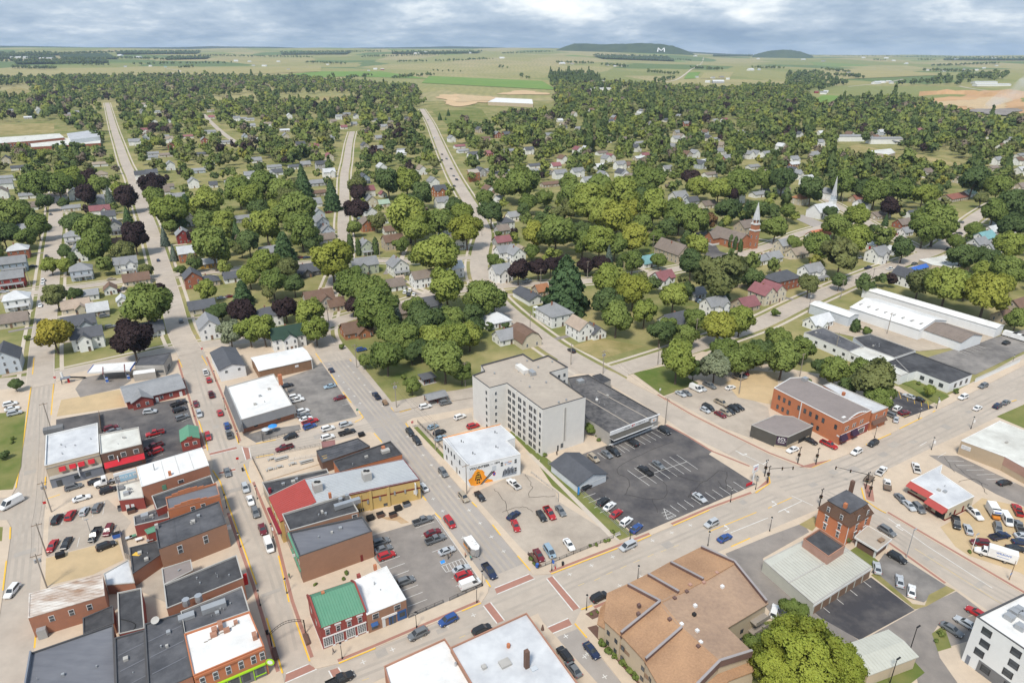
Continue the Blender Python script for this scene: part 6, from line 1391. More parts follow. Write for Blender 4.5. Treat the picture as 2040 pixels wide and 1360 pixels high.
mural([(.63,.9),(.92,.9),(.92,2.6),(.86,3.1),(.84,4.0),(.80,3.4),(.76,4.1),(.72,3.2),(.69,3.7),(.65,2.6)],'mural_grey',.03,'mural_parade')
for k in range(9):u=.655+k*.03;mural([(u,1.4+(k%3)*.2),(u+.016,1.4+(k%3)*.2),(u+.016,3.0+(k%2)*.4),(u,3.0+(k%2)*.4)],'sign_black',.036,'mural_figure')
scrawl(b,*Fm,.69,.75,5.8,.45,'sign_blue');scrawl(b,*Fm,.755,.82,5.8,.45,'sign_orange');scrawl(b,*Fm,.69,.73,5.2,.4,'sign_orange');scrawl(b,*Fm,.745,.81,5.2,.4,'sign_blue')
for px in((919,880),(942,904),(986,862),(988,891)):
 b.pipe(px,.12,.8,'sign_black');b.pipe((px[0]+4,px[1]+1),.1,.4,'sign_black')
b.slab((882,873),(997,846),0,1,7.5,7.9,.1,'sign_orange','edge_flashing')
# ---- supermarket
b=Bld('supermarket','low black-roofed supermarket with white sign band',[(1131,752),(1172,746),(1312,825),(1215,862),(1168,831)],5.2,'w_grey','r_blackworn',.35,'coping_dark');F=((1215,862),(1312,825))
b.slab(*F,0,.78,4.2,5.6,.3,'sign_white','sign_band');b.slab(*F,.78,1.02,5.0,5.4,.3,'sign_white','sign_band');b.slab(*F,0,.80,3.2,3.4,2.2,'sign_white','awning_edge');b.slab(*F,.0,.8,3.42,4.0,.1,'w_dark','awning',slope=1.9);b.slab(*F,.03,.75,.4,2.8,.06,'glass','shop_window');b.slab(*F,0,1.0,0,.8,.2,'r_white','plinth')
scrawl(b,*F,.27,.40,4.85,.55,'sign_black',.33);wtext(b,*F,.455,4.95,'RT',1.15,'sign_red',.34);scrawl(b,*F,.51,.70,4.9,.55,'sign_black',.33)
b.slab(*F,.85,.95,3.0,4.4,.25,'sign_white','sign_board');wtext(b,*F,.90,3.7,'RT',.8,'sign_orange',.3)
for a,c in(((1162,790),(1255,845)),((1190,778),(1290,832))):P=[G(*a,4.87),G(*c,4.87)];part(MB().box(((P[0]+P[1])/2)[:],((P[1]-P[0]).length,.35,.02),math.atan2((P[1]-P[0]).y,(P[1]-P[0]).x)),'seam',MATS['r_tan'],b.t)
b.pipe((1189,797),.5,.6,'r_white');b.box((1156,762),(2.6,2.0,1.2),'metal_grey','air_conditioner');b.clutter(6,3)
b=Bld('side_porch','small dark-roofed porch on the road side of the supermarket',[(1180,748),(1196,744),(1217,756),(1200,763)],4.2,'w_grey','r_black',.1,'coping_dark')
t,w,d=gabled('garage','grey-roofed gabled garage in the corner of the supermarket car park',(1151,966),(1208,943),(1105,921),3.0,1.9,'w_paleblue','roof_taupe' if 0 else 'roof_slate','y',.4,'garage');lbox(t,(0,-d/2-.03,2.0),(w*.95,.04,.15),'trim_white','trim_board')
for k in range(10):lbox(t,(-w/2+(k+.5)*w/10,-d/2-.015,1.4),(.05,.03,2.8),'w_paleblue','siding_joint')
# ---- long brick building and drive-in bar
b=Bld('brick_hall','long orange brick two-storey building with taupe roof and curved front parapet',[(1542,772),(1575,752),(1597,751),(1737,816),(1680,842)],8.6,'w_brickorange','r_taupe',.25,'r_white');F=((1542,772),(1680,842));Ff=((1680,842),(1737,816))
b.wins(*F,[.10,.18,.26,.40,.49,.57,.66,.75,.92],5.9,1.0,1.7,True,False);b.wins(*F,[.10,.18,.26,.62,.70],2.2,1.0,1.6,True,False);b.slab(*F,.425,.435,.2,8.3,.2,'trim_white','downpipe')
b.wins(*Ff,[.14,.21,.40,.47,.66,.73],5.6,.75,1.5);b.slab(*Ff,0,1,3.7,3.95,.12,'trim_white','string_course');b.slab(*Ff,0,1,.1,3.7,.05,'w_brickred','shopfront')
for k in range(9):h=1.0*math.sin(math.pi*(k+.5)/9);b.slab(*Ff,.2+k*.066,.2+(k+1)*.066-.001,8.3,8.7+h,.3,'w_brickorange','parapet',off=-.3);b.slab(*Ff,.2+k*.066,.2+(k+1)*.066-.001,8.7+h,8.85+h,.4,'trim_white','parapet_cap',off=-.35)
b.slab(*Ff,.04,.22,.8,2.6,.12,'glass','shop_window');b.slab(*Ff,.62,.86,.8,3.0,.12,'trim_white','window_frame');b.slab(*Ff,.65,.83,1.0,2.8,.16,'glass','shop_window')
for u in(.08,.46):b.slab(*Ff,u-.10,u+.10,2.2,3.9,.2,'awning_purple','awning',slope=1.2)
b.slab(*F,.955,.99,3.0,3.5,.06,'sign_white','sign_board')
b.box((1603,758),(2.0,1.6,1.3),'aluminium','vent');b.box((1681,831),(1.4,.8,.2),'r_white','skylight');b.box((1680,787),(.9,.9,1.2),'w_brickorange','chimney')
b=Bld('brick_annex','narrow brick annex with a grey-white roof and worn painted sign',[(1640,767),(1655,762),(1770,811),(1739,823)],7.0,'w_brickorange','r_lightgrey',.25,'coping');Ff=((1739,823),(1770,811));b.wins(*Ff,[.3,.8],5.0,.8,1.5);b.slab(*Ff,.05,.95,2.6,3.8,.1,'w_brickdark','awning',slope=1.0);scrawl(b,*Ff,.30,.82,4.4,.6,'coping')
b=Bld('drive_in_bar','dark brown flat-roofed drive-in bar with rounded sign corner',[(1497,846),(1545,826),(1580,829),(1620,848),(1571,870),(1546,866)],4.6,'w_dark','r_taupe',.25,'coping');b.slab((1571,870),(1620,848),.0,.9,0,1.3,.1,'w_tan','stone_base');b.slab((1546,866),(1571,870),.0,1,0,.8,.1,'w_tan','stone_base');b.slab((1571,870),(1620,848),.45,.75,.1,1.6,.12,'sign_black','carport_opening')
Fc=((1546,866),(1571,870));b.slab(*Fc,.1,.9,1.3,4.2,.06,'awning_purple','sign_board');wtext(b,*Fc,.5,3.5,"AC's",1.15,'sign_white',.1);scrawl(b,*Fc,.2,.85,2.75,.42,'sign_white',.1);scrawl(b,*Fc,.25,.8,2.1,.38,'sign_white',.1)
# ---- white offices and sheds at the right
b=Bld('office_building','white brick office with black roof beside the lawn',[(1767,721),(1822,702),(1937,745),(1892,763),(1827,738),(1812,742)],4.2,'w_white','r_black',.3,'coping_dark');b.wins((1827,738),(1892,763),[.2,.48,.78],2.1,1.6,1.6,True,False);b.wins((1892,763),(1937,745),[.3,.55,.8],2.1,1.5,1.8,True,False)
for px,H,rf,lab in(([(1602,662),(1640,652),(1718,690),(1692,700)],4.4,'r_dark','long white building with dark grey roof behind the trees'),([(1690,700),(1722,690),(1782,712),(1812,742),(1795,748)],4.0,'r_offwhite','white building with stained pale roof beside the black-roofed office'),([(1700,672),(1735,665),(1825,698),(1782,712),(1722,690)],4.6,'r_black','flat black-roofed workshop behind the pale roof')):
 b=Bld('office_building',lab,px,H,'w_white',rf,.25,'coping');b.clutter(5,int(H*10));b.wins(px[0],px[-1],5,2.2,1.3,1.2,True,False)
def shed(name,lab,a,bb,c,H,rise,wall,roof,along='x',ribs=18,sky=0):
 t,w,d=gabled(name,lab,a,bb,c,H,rise,wall,roof,along,.3,'shed')
 for k in range(ribs):
  for s in(-1,1):
   if along=='x':x=-w/2+(k+.5)*w/ribs;q=MB().tube([(x,s*(d/2+.3),H-rise/d*.6+.25),(x,0,H+rise+.25)],.05,4)
   else:y=-d/2+(k+.5)*d/ribs;q=MB().tube([(s*(w/2+.3),y,H-rise/w*.6+.25),(0,y,H+rise+.25)],.05,4)
   o=bpy.data.objects.new('seam',q.mesh('seam',MATS[roof]));link(o,t)
 for k in range(sky):
  y=-d/2+(k+.5)*d/sky;lbox(t,(-w*.25,y,H+rise*.5+.28),(w*.18,.8,.06),'coping','skylight')
 return t,w,d
t,w,d=shed('timber_shed','big white metal shed with a row of grey skylights',(1832,657),(1886,638),(1712,607),5.0,2.6,'w_white','r_white','y',22,8)
t,w,d=shed('timber_shed','dark grey-roofed end of the timber sheds',(1915,682),(1957,668),(1832,656),4.2,2.0,'w_white','roof_taupe','y',8)
t,w,d=shed('long_shed','very long low white shed with white sheet roof',(1985,654),(2000,648),(1746,568),4.6,1.0,'w_white','r_white','y',40)
for k in range(12):lbox(t,(-w/2-.05,-d/2+(k+.5)*d/24,2.0),(.1,d/26,3.6),'w_white','wall_panel')
t,w,d=shed('white_shed','pale block of two white sheds behind a slatted fence',(1692,632),(1711,626),(1628,602),4.8,.8,'w_paleblue','r_white','y',12)
b=Bld('flat_store','tan flat-roofed commercial building at the street corner',[(1831,517),(1885,509),(1933,529),(1895,533),(1857,527)],5.0,'w_tan','r_offwhite',.4,'r_white');b.clutter(4,3)
t,w,d=gabled('side_building','low annex with bright blue roof by the tan store',(1822,539),(1852,531),(1815,533),3,1.2,'w_white','sign_blue','x',.3)
b=Bld('warehouse','tan split-block building with pale roof at the right edge',[(1915,877),(1992,838),(2200,920),(2200,1012),(2040,930),(2002,909)],5.2,'w_tanbrick','r_offwhite',.2,'r_white');F=((1915,877),(2002,909));b.slab(*F,.04,.26,3.4,4.0,.1,'sign_white','sign_board');b.slab(*F,.04,.26,2.6,3.3,.1,'sign_white','sign_board');scrawl(b,*F,.06,.24,3.7,.28,'r_grey',.12);scrawl(b,*F,.06,.24,2.95,.32,'mural_grey',.12);b.slab((2002,909),(2040,930),.0,2,2.2,5.1,.05,'w_pink','painted_panel');b.clutter(4,4)
t=thing('retaining_wall','low white wall below the dark car park at the right','wall',G(1990,735));P=[G(1942,762),G(2030,722)];part(MB().box(((P[0]+P[1])/2)[:2]+(.9,),((P[1]-P[0]).length,.3,1.8),math.atan2((P[1]-P[0]).y,(P[1]-P[0]).x)),'panel',MATS['w_white'],t);part(MB().box(((P[0]+P[1])/2)[:2]+(1.85,),((P[1]-P[0]).length,.4,.1),math.atan2((P[1]-P[0]).y,(P[1]-P[0]).x)),'coping',MATS['coping'],t)
# ---- repair garage
b=Bld('repair_garage','cream repair garage with red sheet awnings and grey-white roof',[(1814,957),(1877,925),(1874,942),(1941,988),(1889,1013),(1851,990),(1861,983)],4.2,'w_cream','r_lightgrey',.15,'r_white')
for a,c,m in(((1814,957),(1861,983),0),((1851,990),(1889,1013),1)):
 b.slab(a,c,0,1,3.0,4.1,.15,'r_redmetal','red_awning',slope=1.8);b.slab(a,c,0,1,0,.7,.06,'maroon_trim','plinth')
b.slab((1889,1013),(1941,988),0,1,0,.6,.06,'maroon_trim','plinth')
for u in(.3,.62):b.slab((1889,1013),(1941,988),u,u+.05,.6,2.4,.12,'maroon_trim','pipe')
b.wins((1814,957),(1861,983),[.25],1.8,2.0,1.1,True,False);b.slab((1851,990),(1889,1013),.48,.95,.1,2.9,.1,'sign_black','garage_door');b.slab((1851,990),(1889,1013),.08,.26,.1,2.4,.1,'door_paint','door');b.wins((1889,1013),(1941,988),[.15,.85],1.9,.8,.8,True,False);b.clutter(3,6)
# ---- mansard house
b=Bld('mansard_house','orange brick mansard house with dark brown slate roof and white windows',[(1631,1012),(1692,1049),(1738,1022),(1680,986)],6.0,'w_brickorange','r_black',.02,'trim_white')
bm_('slate_brown',(.13,.075,.05),(.09,.055,.04),scale=2);E_=inset(b.P,-.35);T_=inset(b.P,1.4);mb=MB()
for i in range(4):j=(i+1)%4;mb.poly([(E_[i].x,E_[i].y,6.05),(E_[j].x,E_[j].y,6.05),(T_[j].x,T_[j].y,8.9),(T_[i].x,T_[i].y,8.9)])
part(mb,'mansard',MATS['slate_brown'],b.t);T2=inset(b.P,1.15);part(MB().prism([(p.x,p.y)for p in T2],8.9,9.1),'deck',MATS['r_dark'],b.t)
F1,F2=((1631,1012),(1692,1049)),((1692,1049),(1738,1022))
for F,us in((F1,(.3,.72)),(F2,(.35,.75))):
 for u in us:b.slab(F[0],F[1],u-.065,u+.065,6.4,8.6,.35,'slate_brown','dormer',off=-1.3,slope=.5);b.wins(*F,[u],7.4,.85,1.5,off=.05)
 b.wins(*F,list(us),4.4,.9,1.8);b.wins(*F,list(us),1.8,.9,1.9)
 for u in us:b.slab(*F,u-.07,u+.07,5.3,5.6,.15,'trim_white','window_head');b.slab(*F,u-.07,u+.07,2.75,3.05,.15,'trim_white','window_head')
b.slab(*F1,.985,1,0,6,.12,'trim_white','corner_board');b.slab(*F2,.52,.6,.1,2.4,.1,'trim_white','door')
b.box((1683,1012),(.8,.8,1.6),'w_brickorange','chimney',8.9);b.box((1693,985),(.9,.9,4.6),'w_brickdark','chimney',6.6)
t=thing('carport','beige flat-roofed carport with brick sides beside the mansard house','carport',G(1738,1075));P=ccw([G(*p,3.1)for p in((1703,1069),(1729,1047),(1776,1074),(1748,1096))]);part(MB().prism([(p.x,p.y)for p in P],2.7,3.1),'roof',MATS['r_tan'],t);I=inset(P,.6)
for k,p in enumerate(I):part(MB().box((p.x,p.y,1.35),(.4,.4,2.7),UANG),'pillar',MATS['trim_white'],t)
for a,c in((0,1),(3,0)):
 q,e=I[a],I[c];m_=(q+e)/2;part(MB().box((m_.x,m_.y,.9),((e-q).length,.25,1.8),math.atan2(e.y-q.y,e.x-q.x)),'side_wall',MATS['w_brickdark'],t)
O=inset(P,-.06)
for i in range(4):a,c=O[i],O[(i+1)%4];m_=(a+c)/2;part(MB().box((m_.x,m_.y,2.95),((c-a).length,.12,.5),math.atan2(c.y-a.y,c.x-a.x)),'fascia',MATS['trim_white'],t)
q=G(1755,1078,3.1);k=thing('roof_table','brown wooden table left on the carport roof','table',q);part(MB().box((q.x,q.y,3.75),(1.8,1.2,.12),UANG),'top',MATS['wood'],k)
for sx in(-1,1):w_=q+U*sx*.7;part(MB().box((w_.x,w_.y,3.4),(.12,.9,.6),UANG),'leg',MATS['wood'],k)
t=thing('wood_steps','brown wooden steps and landing behind the mansard house','steps',G(1722,1095))
for k in range(6):q=G(1715,1080)+(-V)*(k*.55)+U*k*.1;part(MB().box((q.x,q.y,2.2-k*.36),(1.2,.6,.12),UANG),'tread',MATS['wood'],t)
for s in(-.65,.65):q=G(1715,1080);part(MB().tube([(q.x+s,q.y,3.0),(q.x+s+1.6,q.y-2.9,1.2)],.05,4),'handrail',MATS['wood'],t)
# ---- storage garages and neighbours
b=Bld('flat_brick_building','pinkish brick building with a black flat roof behind the mansard house',[(1601,1072),(1633,1052),(1684,1086),(1651,1108)],6.2,'w_pink','r_black',.5,'coping_brick')
b=Bld('storage_garages','long storage building with pale ribbed roof and brown garage doors',[(1521,1116),(1600,1076),(1648,1106),(1684,1090),(1737,1128),(1621,1202)],3.6,'r_storage','r_storage',.02,'coping');F=((1621,1202),(1737,1128))
for k in range(7):u=.03+k*.14;b.slab(*F,u,u+.115,.05,2.5,.05,'door_paint','garage_door')
b.slab(*F,0,1,2.6,3.3,.1,'r_white','fascia')
A_,B_,C_,D_=[G(*p,3.66)for p in((1521,1116),(1621,1202),(1737,1128),(1684,1090))]
E0=G(1648,1107,3.66)
for k in range(26):
 t_=k/25;p0=B_+(C_-B_)*t_;dirn=(A_-B_).normalized();L_=(A_-B_).length*(.5 if t_>.55 else 1.0)
 p1=p0+dirn*(min(L_,13.5 if t_<.55 else 9));part(MB().tube([p0,p1],.06,4),'seam',MATS['coping'],b.t)
P=[G(1571,1160,3.68),G(1690,1095,3.68)];part(MB().box(((P[0]+P[1])/2)[:],((P[1]-P[0]).length,.3,.1),math.atan2((P[1]-P[0]).y,(P[1]-P[0]).x)),'ridge_cap',MATS['coping'],b.t)
t,w,d=shed('tan_garage','tan block garage with a pale ribbed roof near the lower drive',(1730,1343),(1826,1307),(1712,1277),3.6,.5,'w_tan','r_storage','x',16)
b=Bld('apartment_block','white four-storey apartment block with dark windows at the right edge',[(1946,1227),(2040,1291),(2240,1440),(2300,1330),(2060,1172)],12.4,'w_white','r_white',.4,'coping_dark');F=((1946,1227),(2040,1291));b.slab(*F,.33,4.5,0,3.2,.06,'w_charcoal','base_cladding')
for kz,z in enumerate((10.4,7.5,4.7,1.9)):b.wins(*F,[.28+.62*k+.04*(kz%2)for k in range(5)]if z>3 else[.5,1.0,1.5,2.0],z,1.9,1.7,True,True)
b.slab(*F,.08,.16,.1,2.4,.06,'w_bluegrey','door')
for px in((2020,1222),(2030,1218),(2010,1232),(2032,1252),(2038,1230)):b.box(px,(1.6,1.6,1.1),'metal_grey','air_conditioner')
# ---- orange-roofed apartments
t=thing('shingled_apartments','tan apartment complex with stepped orange-brown shingle roofs','building',G(1350,1260));bm_('fin',(.17,.105,.09),(.13,.08,.07));bm_('fin_cap',(.36,.33,.33))
def sec(pts,roof,base=0):
 P=[G(x,y,z)for x,y,z in pts];a=sum(P[i].x*P[(i+1)%len(P)].y-P[(i+1)%len(P)].x*P[i].y for i in range(len(P)))
 if a<0:P=P[::-1]
 w=MB();w.prism([(p.x,p.y)for p in P],base,0,cap=False,z1s=[p.z-.02 for p in P]);part(w,'wall',MATS['w_tan'],t)
 r=MB();O=inset(P,-.35);O=[Vector((o.x,o.y,p.z))for o,p in zip(O,P)];i=len(O)
 r.poly([(o.x,o.y,o.z)for o in O]);
 for k in range(i):a_,c_=O[k],O[(k+1)%i];r.poly([(c_.x,c_.y,c_.z),(a_.x,a_.y,a_.z),(a_.x,a_.y,a_.z-.3),(c_.x,c_.y,c_.z-.3)])
 part(r,'roof',MATS[roof],t)
sec([(1212,1182,7.4),(1250,1165,7.4),(1314,1199,9.2),(1236,1261,7.8),(1206,1234,7.2)],'r_shingle')
sec([(1252,1164,7.5),(1290,1145,7.5),(1352,1180,9.3),(1316,1198,9.3)],'r_shingle');sec([(1292,1145,7.6),(1335,1121,7.6),(1400,1155,9.4),(1353,1180,9.4)],'r_shingle');sec([(1337,1121,7.7),(1397,1091,7.7),(1462,1120,9.5),(1402,1155,9.5)],'r_shingle')
sec([(1316,1200,9.3),(1357,1251,9.3),(1286,1313,7.6),(1238,1261,7.6)],'r_shingle');sec([(1359,1252,9.4),(1432,1317,9.4),(1388,1362,8.2),(1330,1390,7.4),(1287,1315,7.4)],'r_shingle')
sec([(1316,1199,9.25),(1352,1181,9.25),(1401,1156,9.25),(1462,1121,9.25),(1527,1200,8.7),(1445,1249,8.7),(1495,1297,8.7),(1433,1317,9.25),(1358,1251,9.25)],'r_shingle_flat')
sec([(1395,1368,5.8),(1440,1326,5.8),(1487,1315,5.8),(1503,1332,5.4),(1450,1352,5.4),(1420,1385,5.4)],'r_shingle');sec([(1198,1212,5.2),(1213,1192,5.2),(1211,1252,4.6),(1193,1241,4.6)],'r_shingle')
def fin(a,c,za,zc,h=.5):
 P,Q=G(*a,za),G(*c,zc);d_=(Q-P);d_.z=0;d_.normalize();n_=Vector((-d_.y,d_.x,0))*.2
 mb=MB();mb.v=[(v.x,v.y,v.z-1.2)for v in(P-n_,P+n_,Q+n_,Q-n_)]+[(v.x,v.y,v.z+h)for v in(P-n_,P+n_,Q+n_,Q-n_)]
 mb.f=[(0,3,2,1),(4,5,6,7),(0,1,5,4),(1,2,6,5),(2,3,7,6),(3,0,4,7)];mb.m=[0]*6;part(mb,'fin_wall',MATS['fin'],t)
 n_=n_*1.25;mb=MB();mb.v=[(v.x,v.y,v.z+h)for v in(P-n_,P+n_,Q+n_,Q-n_)]+[(v.x,v.y,v.z+h+.14)for v in(P-n_,P+n_,Q+n_,Q-n_)];mb.f=[(0,3,2,1),(4,5,6,7),(0,1,5,4),(1,2,6,5),(2,3,7,6),(3,0,4,7)];mb.m=[0]*6;part(mb,'fin_cap',MATS['fin_cap'],t)
for a,c,za,zc in(((1251,1165),(1315,1199),7.7,9.4),((1291,1145),(1352,1180),7.8,9.5),((1336,1121),(1401,1155),7.9,9.6),((1397,1090),(1463,1120),8.0,9.5),((1463,1120),(1527,1199),9.5,9.0),((1315,1199),(1237,1262),9.4,7.9),((1358,1251),(1286,1314),9.5,7.8),((1498,1298),(1434,1318),9.2,9.6),((1434,1318),(1388,1365),9.6,8.4)):fin(a,c,za,zc)
def on_complex(px,z,size,m,name):q=G(*px,z);part(MB().box((q.x,q.y,z),size,UANG),name,MATS[m],t)
for px,c in(((1273,1205),'fin'),((1272,1222),'fin'),((1344,1191),'fin'),((1375,1165),'w_pink'),((1402,1160),'w_pink'),((1428,1141),'w_pink'),((1368,1178),'fin'),((1439,1168),'sign_white'),((1385,1206),'sign_white'),((1383,1223),'sign_black'),((1334,1233),'fin'),((1358,1243),'sign_white'),((1396,1279),'sign_white'),((1391,1287),'fin'),((1389,1256),'sign_white')):on_complex(px,9.3,(.7,.7,.7),c,'vent')
wA,wB,wC=G(1206,1234,7.2),G(1237,1262,7.8),G(1287,1315,7.4)
for P,Q,us in((wA,wB,(.25,.75)),(wB,wC,(.12,.92)),(wC,G(1330,1390,7.4),(.25,))):
 d_=Q-P;d_.z=0;L_=d_.length;d_.normalize();n_=Vector((d_.y,-d_.x,0));n_=n_ if n_.x<0 else-n_
 for u in us:
  for z in(1.8,4.6):w_=P+d_*L_*u+n_*.05;window(t,Vector((w_.x,w_.y,z))-ORG[t.name],math.atan2(n_.x,-n_.y),.9,1.1,True,False)
for(a,c)in(((1240,1275),(1270,1305)),((1298,1340),(1312,1355))):
 P,Q=G(*a,4),G(*c,4);d_=(Q-P);L_=d_.length;m_=(P+Q)/2;part(MB().box((m_.x-.8,m_.y,3.6),(L_,1.6,.25),math.atan2(d_.y,d_.x)),'balcony_floor',MATS['wood'],t);part(MB().box((m_.x-1.5,m_.y-.4,4.1),(L_,.1,1.0),math.atan2(d_.y,d_.x)),'balcony_front',MATS['wood'],t)
R1,R2=G(1445,1249,8.7),G(1527,1200,8.7);d_=(R2-R1);d_.z=0;L_=d_.length;d_.normalize();n_=Vector((d_.y,-d_.x,0))
for u in(.2,.45):
 for z in(1.8,4.4):w_=R1+d_*L_*u+n_*.05;window(t,Vector((w_.x,w_.y,z))-ORG[t.name],math.atan2(n_.x,-n_.y),.9,1.1,True,False)
for z in(3.2,6.0):m_=R1+d_*L_*.8+n_*.9;part(MB().box((m_.x,m_.y,z),(L_*.34,1.8,.2),math.atan2(d_.y,d_.x)),'balcony_floor',MATS['wood_grey'],t);m_+=n_*.85;part(MB().box((m_.x,m_.y,z+.55),(L_*.34,.1,1.0),math.atan2(d_.y,d_.x)),'balcony_front',MATS['wood_grey'],t)
k=0
for px in((1243,1281),(1251,1289)):
 q=G(*px,3.8);k+=1;c=thing('balcony_chair',f'white rounded plastic chair on the tan apartment balcony, {("left", "right")[k - 1]} one','chair',(q.x-.9,q.y,3.73));o=Vector((q.x-.9,q.y,0));part(MB().box((o.x,o.y,4.15),(.5,.5,.08),UANG),'seat',MATS['sign_white'],c);part(MB().box((o.x+.2,o.y+.15,4.5),(.1,.5,.6),UANG),'backrest',MATS['sign_white'],c)
 for sx in(-.2,.2):
  for sy in(-.2,.2):part(MB().box((o.x+sx,o.y+sy,3.93),(.05,.05,.4)),'leg',MATS['sign_white'],c)
  # ---- park pavilions
for px,wd,lab in(((867,787),(7.5,4.6),'open grey-roofed rectangular park pavilion on red posts'),((851,748),(5.0,5.0),'open grey-roofed gazebo with red posts in the park')):
 q=G(*px,2.6);t=thing('park_pavilion' if wd[0]>6 else 'gazebo',lab,'pavilion',(q.x,q.y,0));t.rotation_euler=(0,0,UANG);rf=MB();a,c=wd[0]/2,wd[1]/2
 if wd[0]>6:gable_roof(rf,-a,a,-c,c,2.6,.9,'x',.4)
 else:hip_roof(rf,-a,a,-c,c,2.6,1.4)
 o=bpy.data.objects.new('roof',rf.mesh('roof',MATS['roof_grey' if wd[0]>6 else 'roof_slate']));link(o,t);lbox(t,(0,0,.08),(wd[0]+.6,wd[1]+.6,.16),'coping','floor_slab')
 for sx in(-1,0,1):
  for sy in(-1,1):lbox(t,(sx*(a-.3),sy*(c-.3),1.35),(.2,.2,2.5),'maroon_trim','post')
 lbox(t,(0,0,.8),(wd[0]*.6,.8,.08),'maroon_trim','table_top');lbox(t,(0,0,.45),(.3,.6,.65),'maroon_trim','table_leg')
 # ---- churches
def spire(t,x,y,z0,w,h,m,ribs=True):
 mb=MB();n=8;mb.v=[(x+w*math.cos(2*math.pi*k/n),y+w*math.sin(2*math.pi*k/n),z0)for k in range(n)]+[(x,y,z0+h)];mb.f=[(k,(k+1)%n,n)for k in range(n)];mb.m=[0]*n
 o=bpy.data.objects.new('spire',mb.mesh('spire',MATS[m]));link(o,t)
 if ribs:
  for k in range(n):o2=bpy.data.objects.new('spire_rib',MB().tube([mb.v[k],(x,y,z0+h)],[.16,.05],4).mesh('spire_rib',MATS['trim_white']));link(o2,t)
q=G(1455,478,3);t=thing('brick_church','red brick church with taupe roof, white-banded tower and pale spire','church',(q.x,q.y,0));t.rotation_euler=(0,0,UANG)
wl,rf=MB(),MB();gable_wall(wl,-7,7,-13,13,5.2,4.6,'y');gable_roof(rf,-7,7,-13,13,5.2,4.6,'y');gable_wall(wl,-13,-2,3,11,5.0,3.6,'x');gable_roof(rf,-13,0,3,11,5.0,3.6,'x')
for mb,n,m in((wl,'wall','wall_orange brick'),(rf,'roof','roof_taupe')):o=bpy.data.objects.new(n,mb.mesh(n,MATS[m]));link(o,t)
for y in(-9,-5.5,-2):window(t,(-7.02,y,2.8),-math.pi/2,1.1,2.6)
for y in(5.5,8.5):window(t,(-13.02,y,2.8),-math.pi/2,1.1,2.4)
lbox(t,(-7.4,7,.7),(11.3,8.3,1.2),'trim_white','plinth')
lbox(t,(5.5,-14.5,6),(4.6,4.6,12),'wall_orange brick','tower');lbox(t,(5.5,-14.5,12.4),(5.1,5.1,.8),'trim_white','tower_band');lbox(t,(5.5,-14.5,14.4),(3.9,3.9,3.4),'wall_orange brick','belfry');lbox(t,(5.5,-14.5,16.5),(4.4,4.4,.9),'trim_white','tower_band')
for s in(-1,1):
 for r in(-1,1):lbox(t,(5.5+s*1.4,-14.5+r*1.4,18),(.35,.35,2.4),'trim_white','lantern_post')
lbox(t,(5.5,-14.5,18),(2.0,2.0,2.4),'wall_orange brick','lantern');spire(t,5.5,-14.5,19.2,2.3,11.5,'r_grey')
for z in(3,8):window(t,(3.18,-14.5,z),-math.pi/2,1.0,2.2);window(t,(5.5,-16.82,z),0,1.0,2.2)
HOUSES.append((q.x,q.y,20))
q=G(1638,424,3);t=thing('white_church','white clapboard church with pale roof and tall grey spire','church',(q.x,q.y,0));t.rotation_euler=(0,0,UANG)
wl,rf=MB(),MB();gable_wall(wl,-11,11,-6.5,6.5,5.4,5.2,'x');gable_roof(rf,-11,11,-6.5,6.5,5.4,5.2,'x')
for mb,n,m in((wl,'wall','wall_white'),(rf,'roof','roof_white metal')):o=bpy.data.objects.new(n,mb.mesh(n,MATS[m]));link(o,t)
for k in range(6):window(t,(-8.5+k*3.4,-6.52,2.8),0,1.0,2.8,True,False)
lbox(t,(10.5,0,6),(4,4,12),'wall_white','tower');lbox(t,(10.5,0,13.8),(3.0,3.0,3.6),'wall_pale blue','belfry');lbox(t,(10.5,0,12.2),(4.4,4.4,.4),'trim_white','cornice');spire(t,10.5,0,15.6,1.9,15,'r_grey')
HOUSES.append((q.x,q.y,18))
lay('car_park',[(1575,432),(1600,428),(1648,447),(1625,455)],'road_grey','paved yard beside the white church',-.09);lay('car_park',[(1345,478),(1405,458),(1440,510),(1440,520),(1380,500)],'asphalt','dark asphalt behind the brick church',-.09);lay('car_park',[(1405,500),(1415,494),(1450,506),(1425,520)],'asphalt','dark asphalt bay before the brick church',-.09)
t,w,d=gabled('motor_inn','long pale-roofed building with red doors',(1780,500),(1800,496),(1724,468),3.2,1.6,'w_white','roof_white metal','y',.4)
for k in range(7):lbox(t,(-w/2-.05,-d/2+(k+.7)*d/8,1.3),(.1,1.4,2.2),'sign_red','door')
# ---- school, building site, far works
b=Bld('school','long red brick school with flat white roofs at the left edge',[(-60,278),(118,266),(128,274),(60,281),(-60,290)],7.5,'wall_brick','r_offwhite',.3,'r_white');b.wins((-60,290),(60,281),16,3.2,1.6,4.6,False,True);b.clutter(6,3)
b=Bld('school','grey-roofed gymnasium of the brick school',[(133,266),(192,258),(199,272),(140,279)],9.5,'w_white','r_grey',.3,'r_white');b=Bld('school','low white-roofed front wing of the brick school',[(60,283),(128,275),(200,275),(200,285),(150,288),(62,293)],4.5,'wall_brick','r_offwhite',.3,'r_white')
b=Bld('school','white-roofed school beside the bare building site',[(972,203),(988,195),(1060,198),(1062,207)],8,'w_tan','r_white',.3,'r_white')
b=Bld('brick_flats','small three-storey flat-roofed brick building by the curving road',[(931,338),(951,336),(956,343),(935,346)],8.5,'wall_orange brick','r_tan',.3,'coping');b.wins((935,346),(956,343),3,6.6,1,1.4);b.wins((935,346),(956,343),3,3.6,1,1.4);b.wins((931,338),(935,346),2,6.6,1,1.4);b.wins((931,338),(935,346),2,3.6,1,1.4)
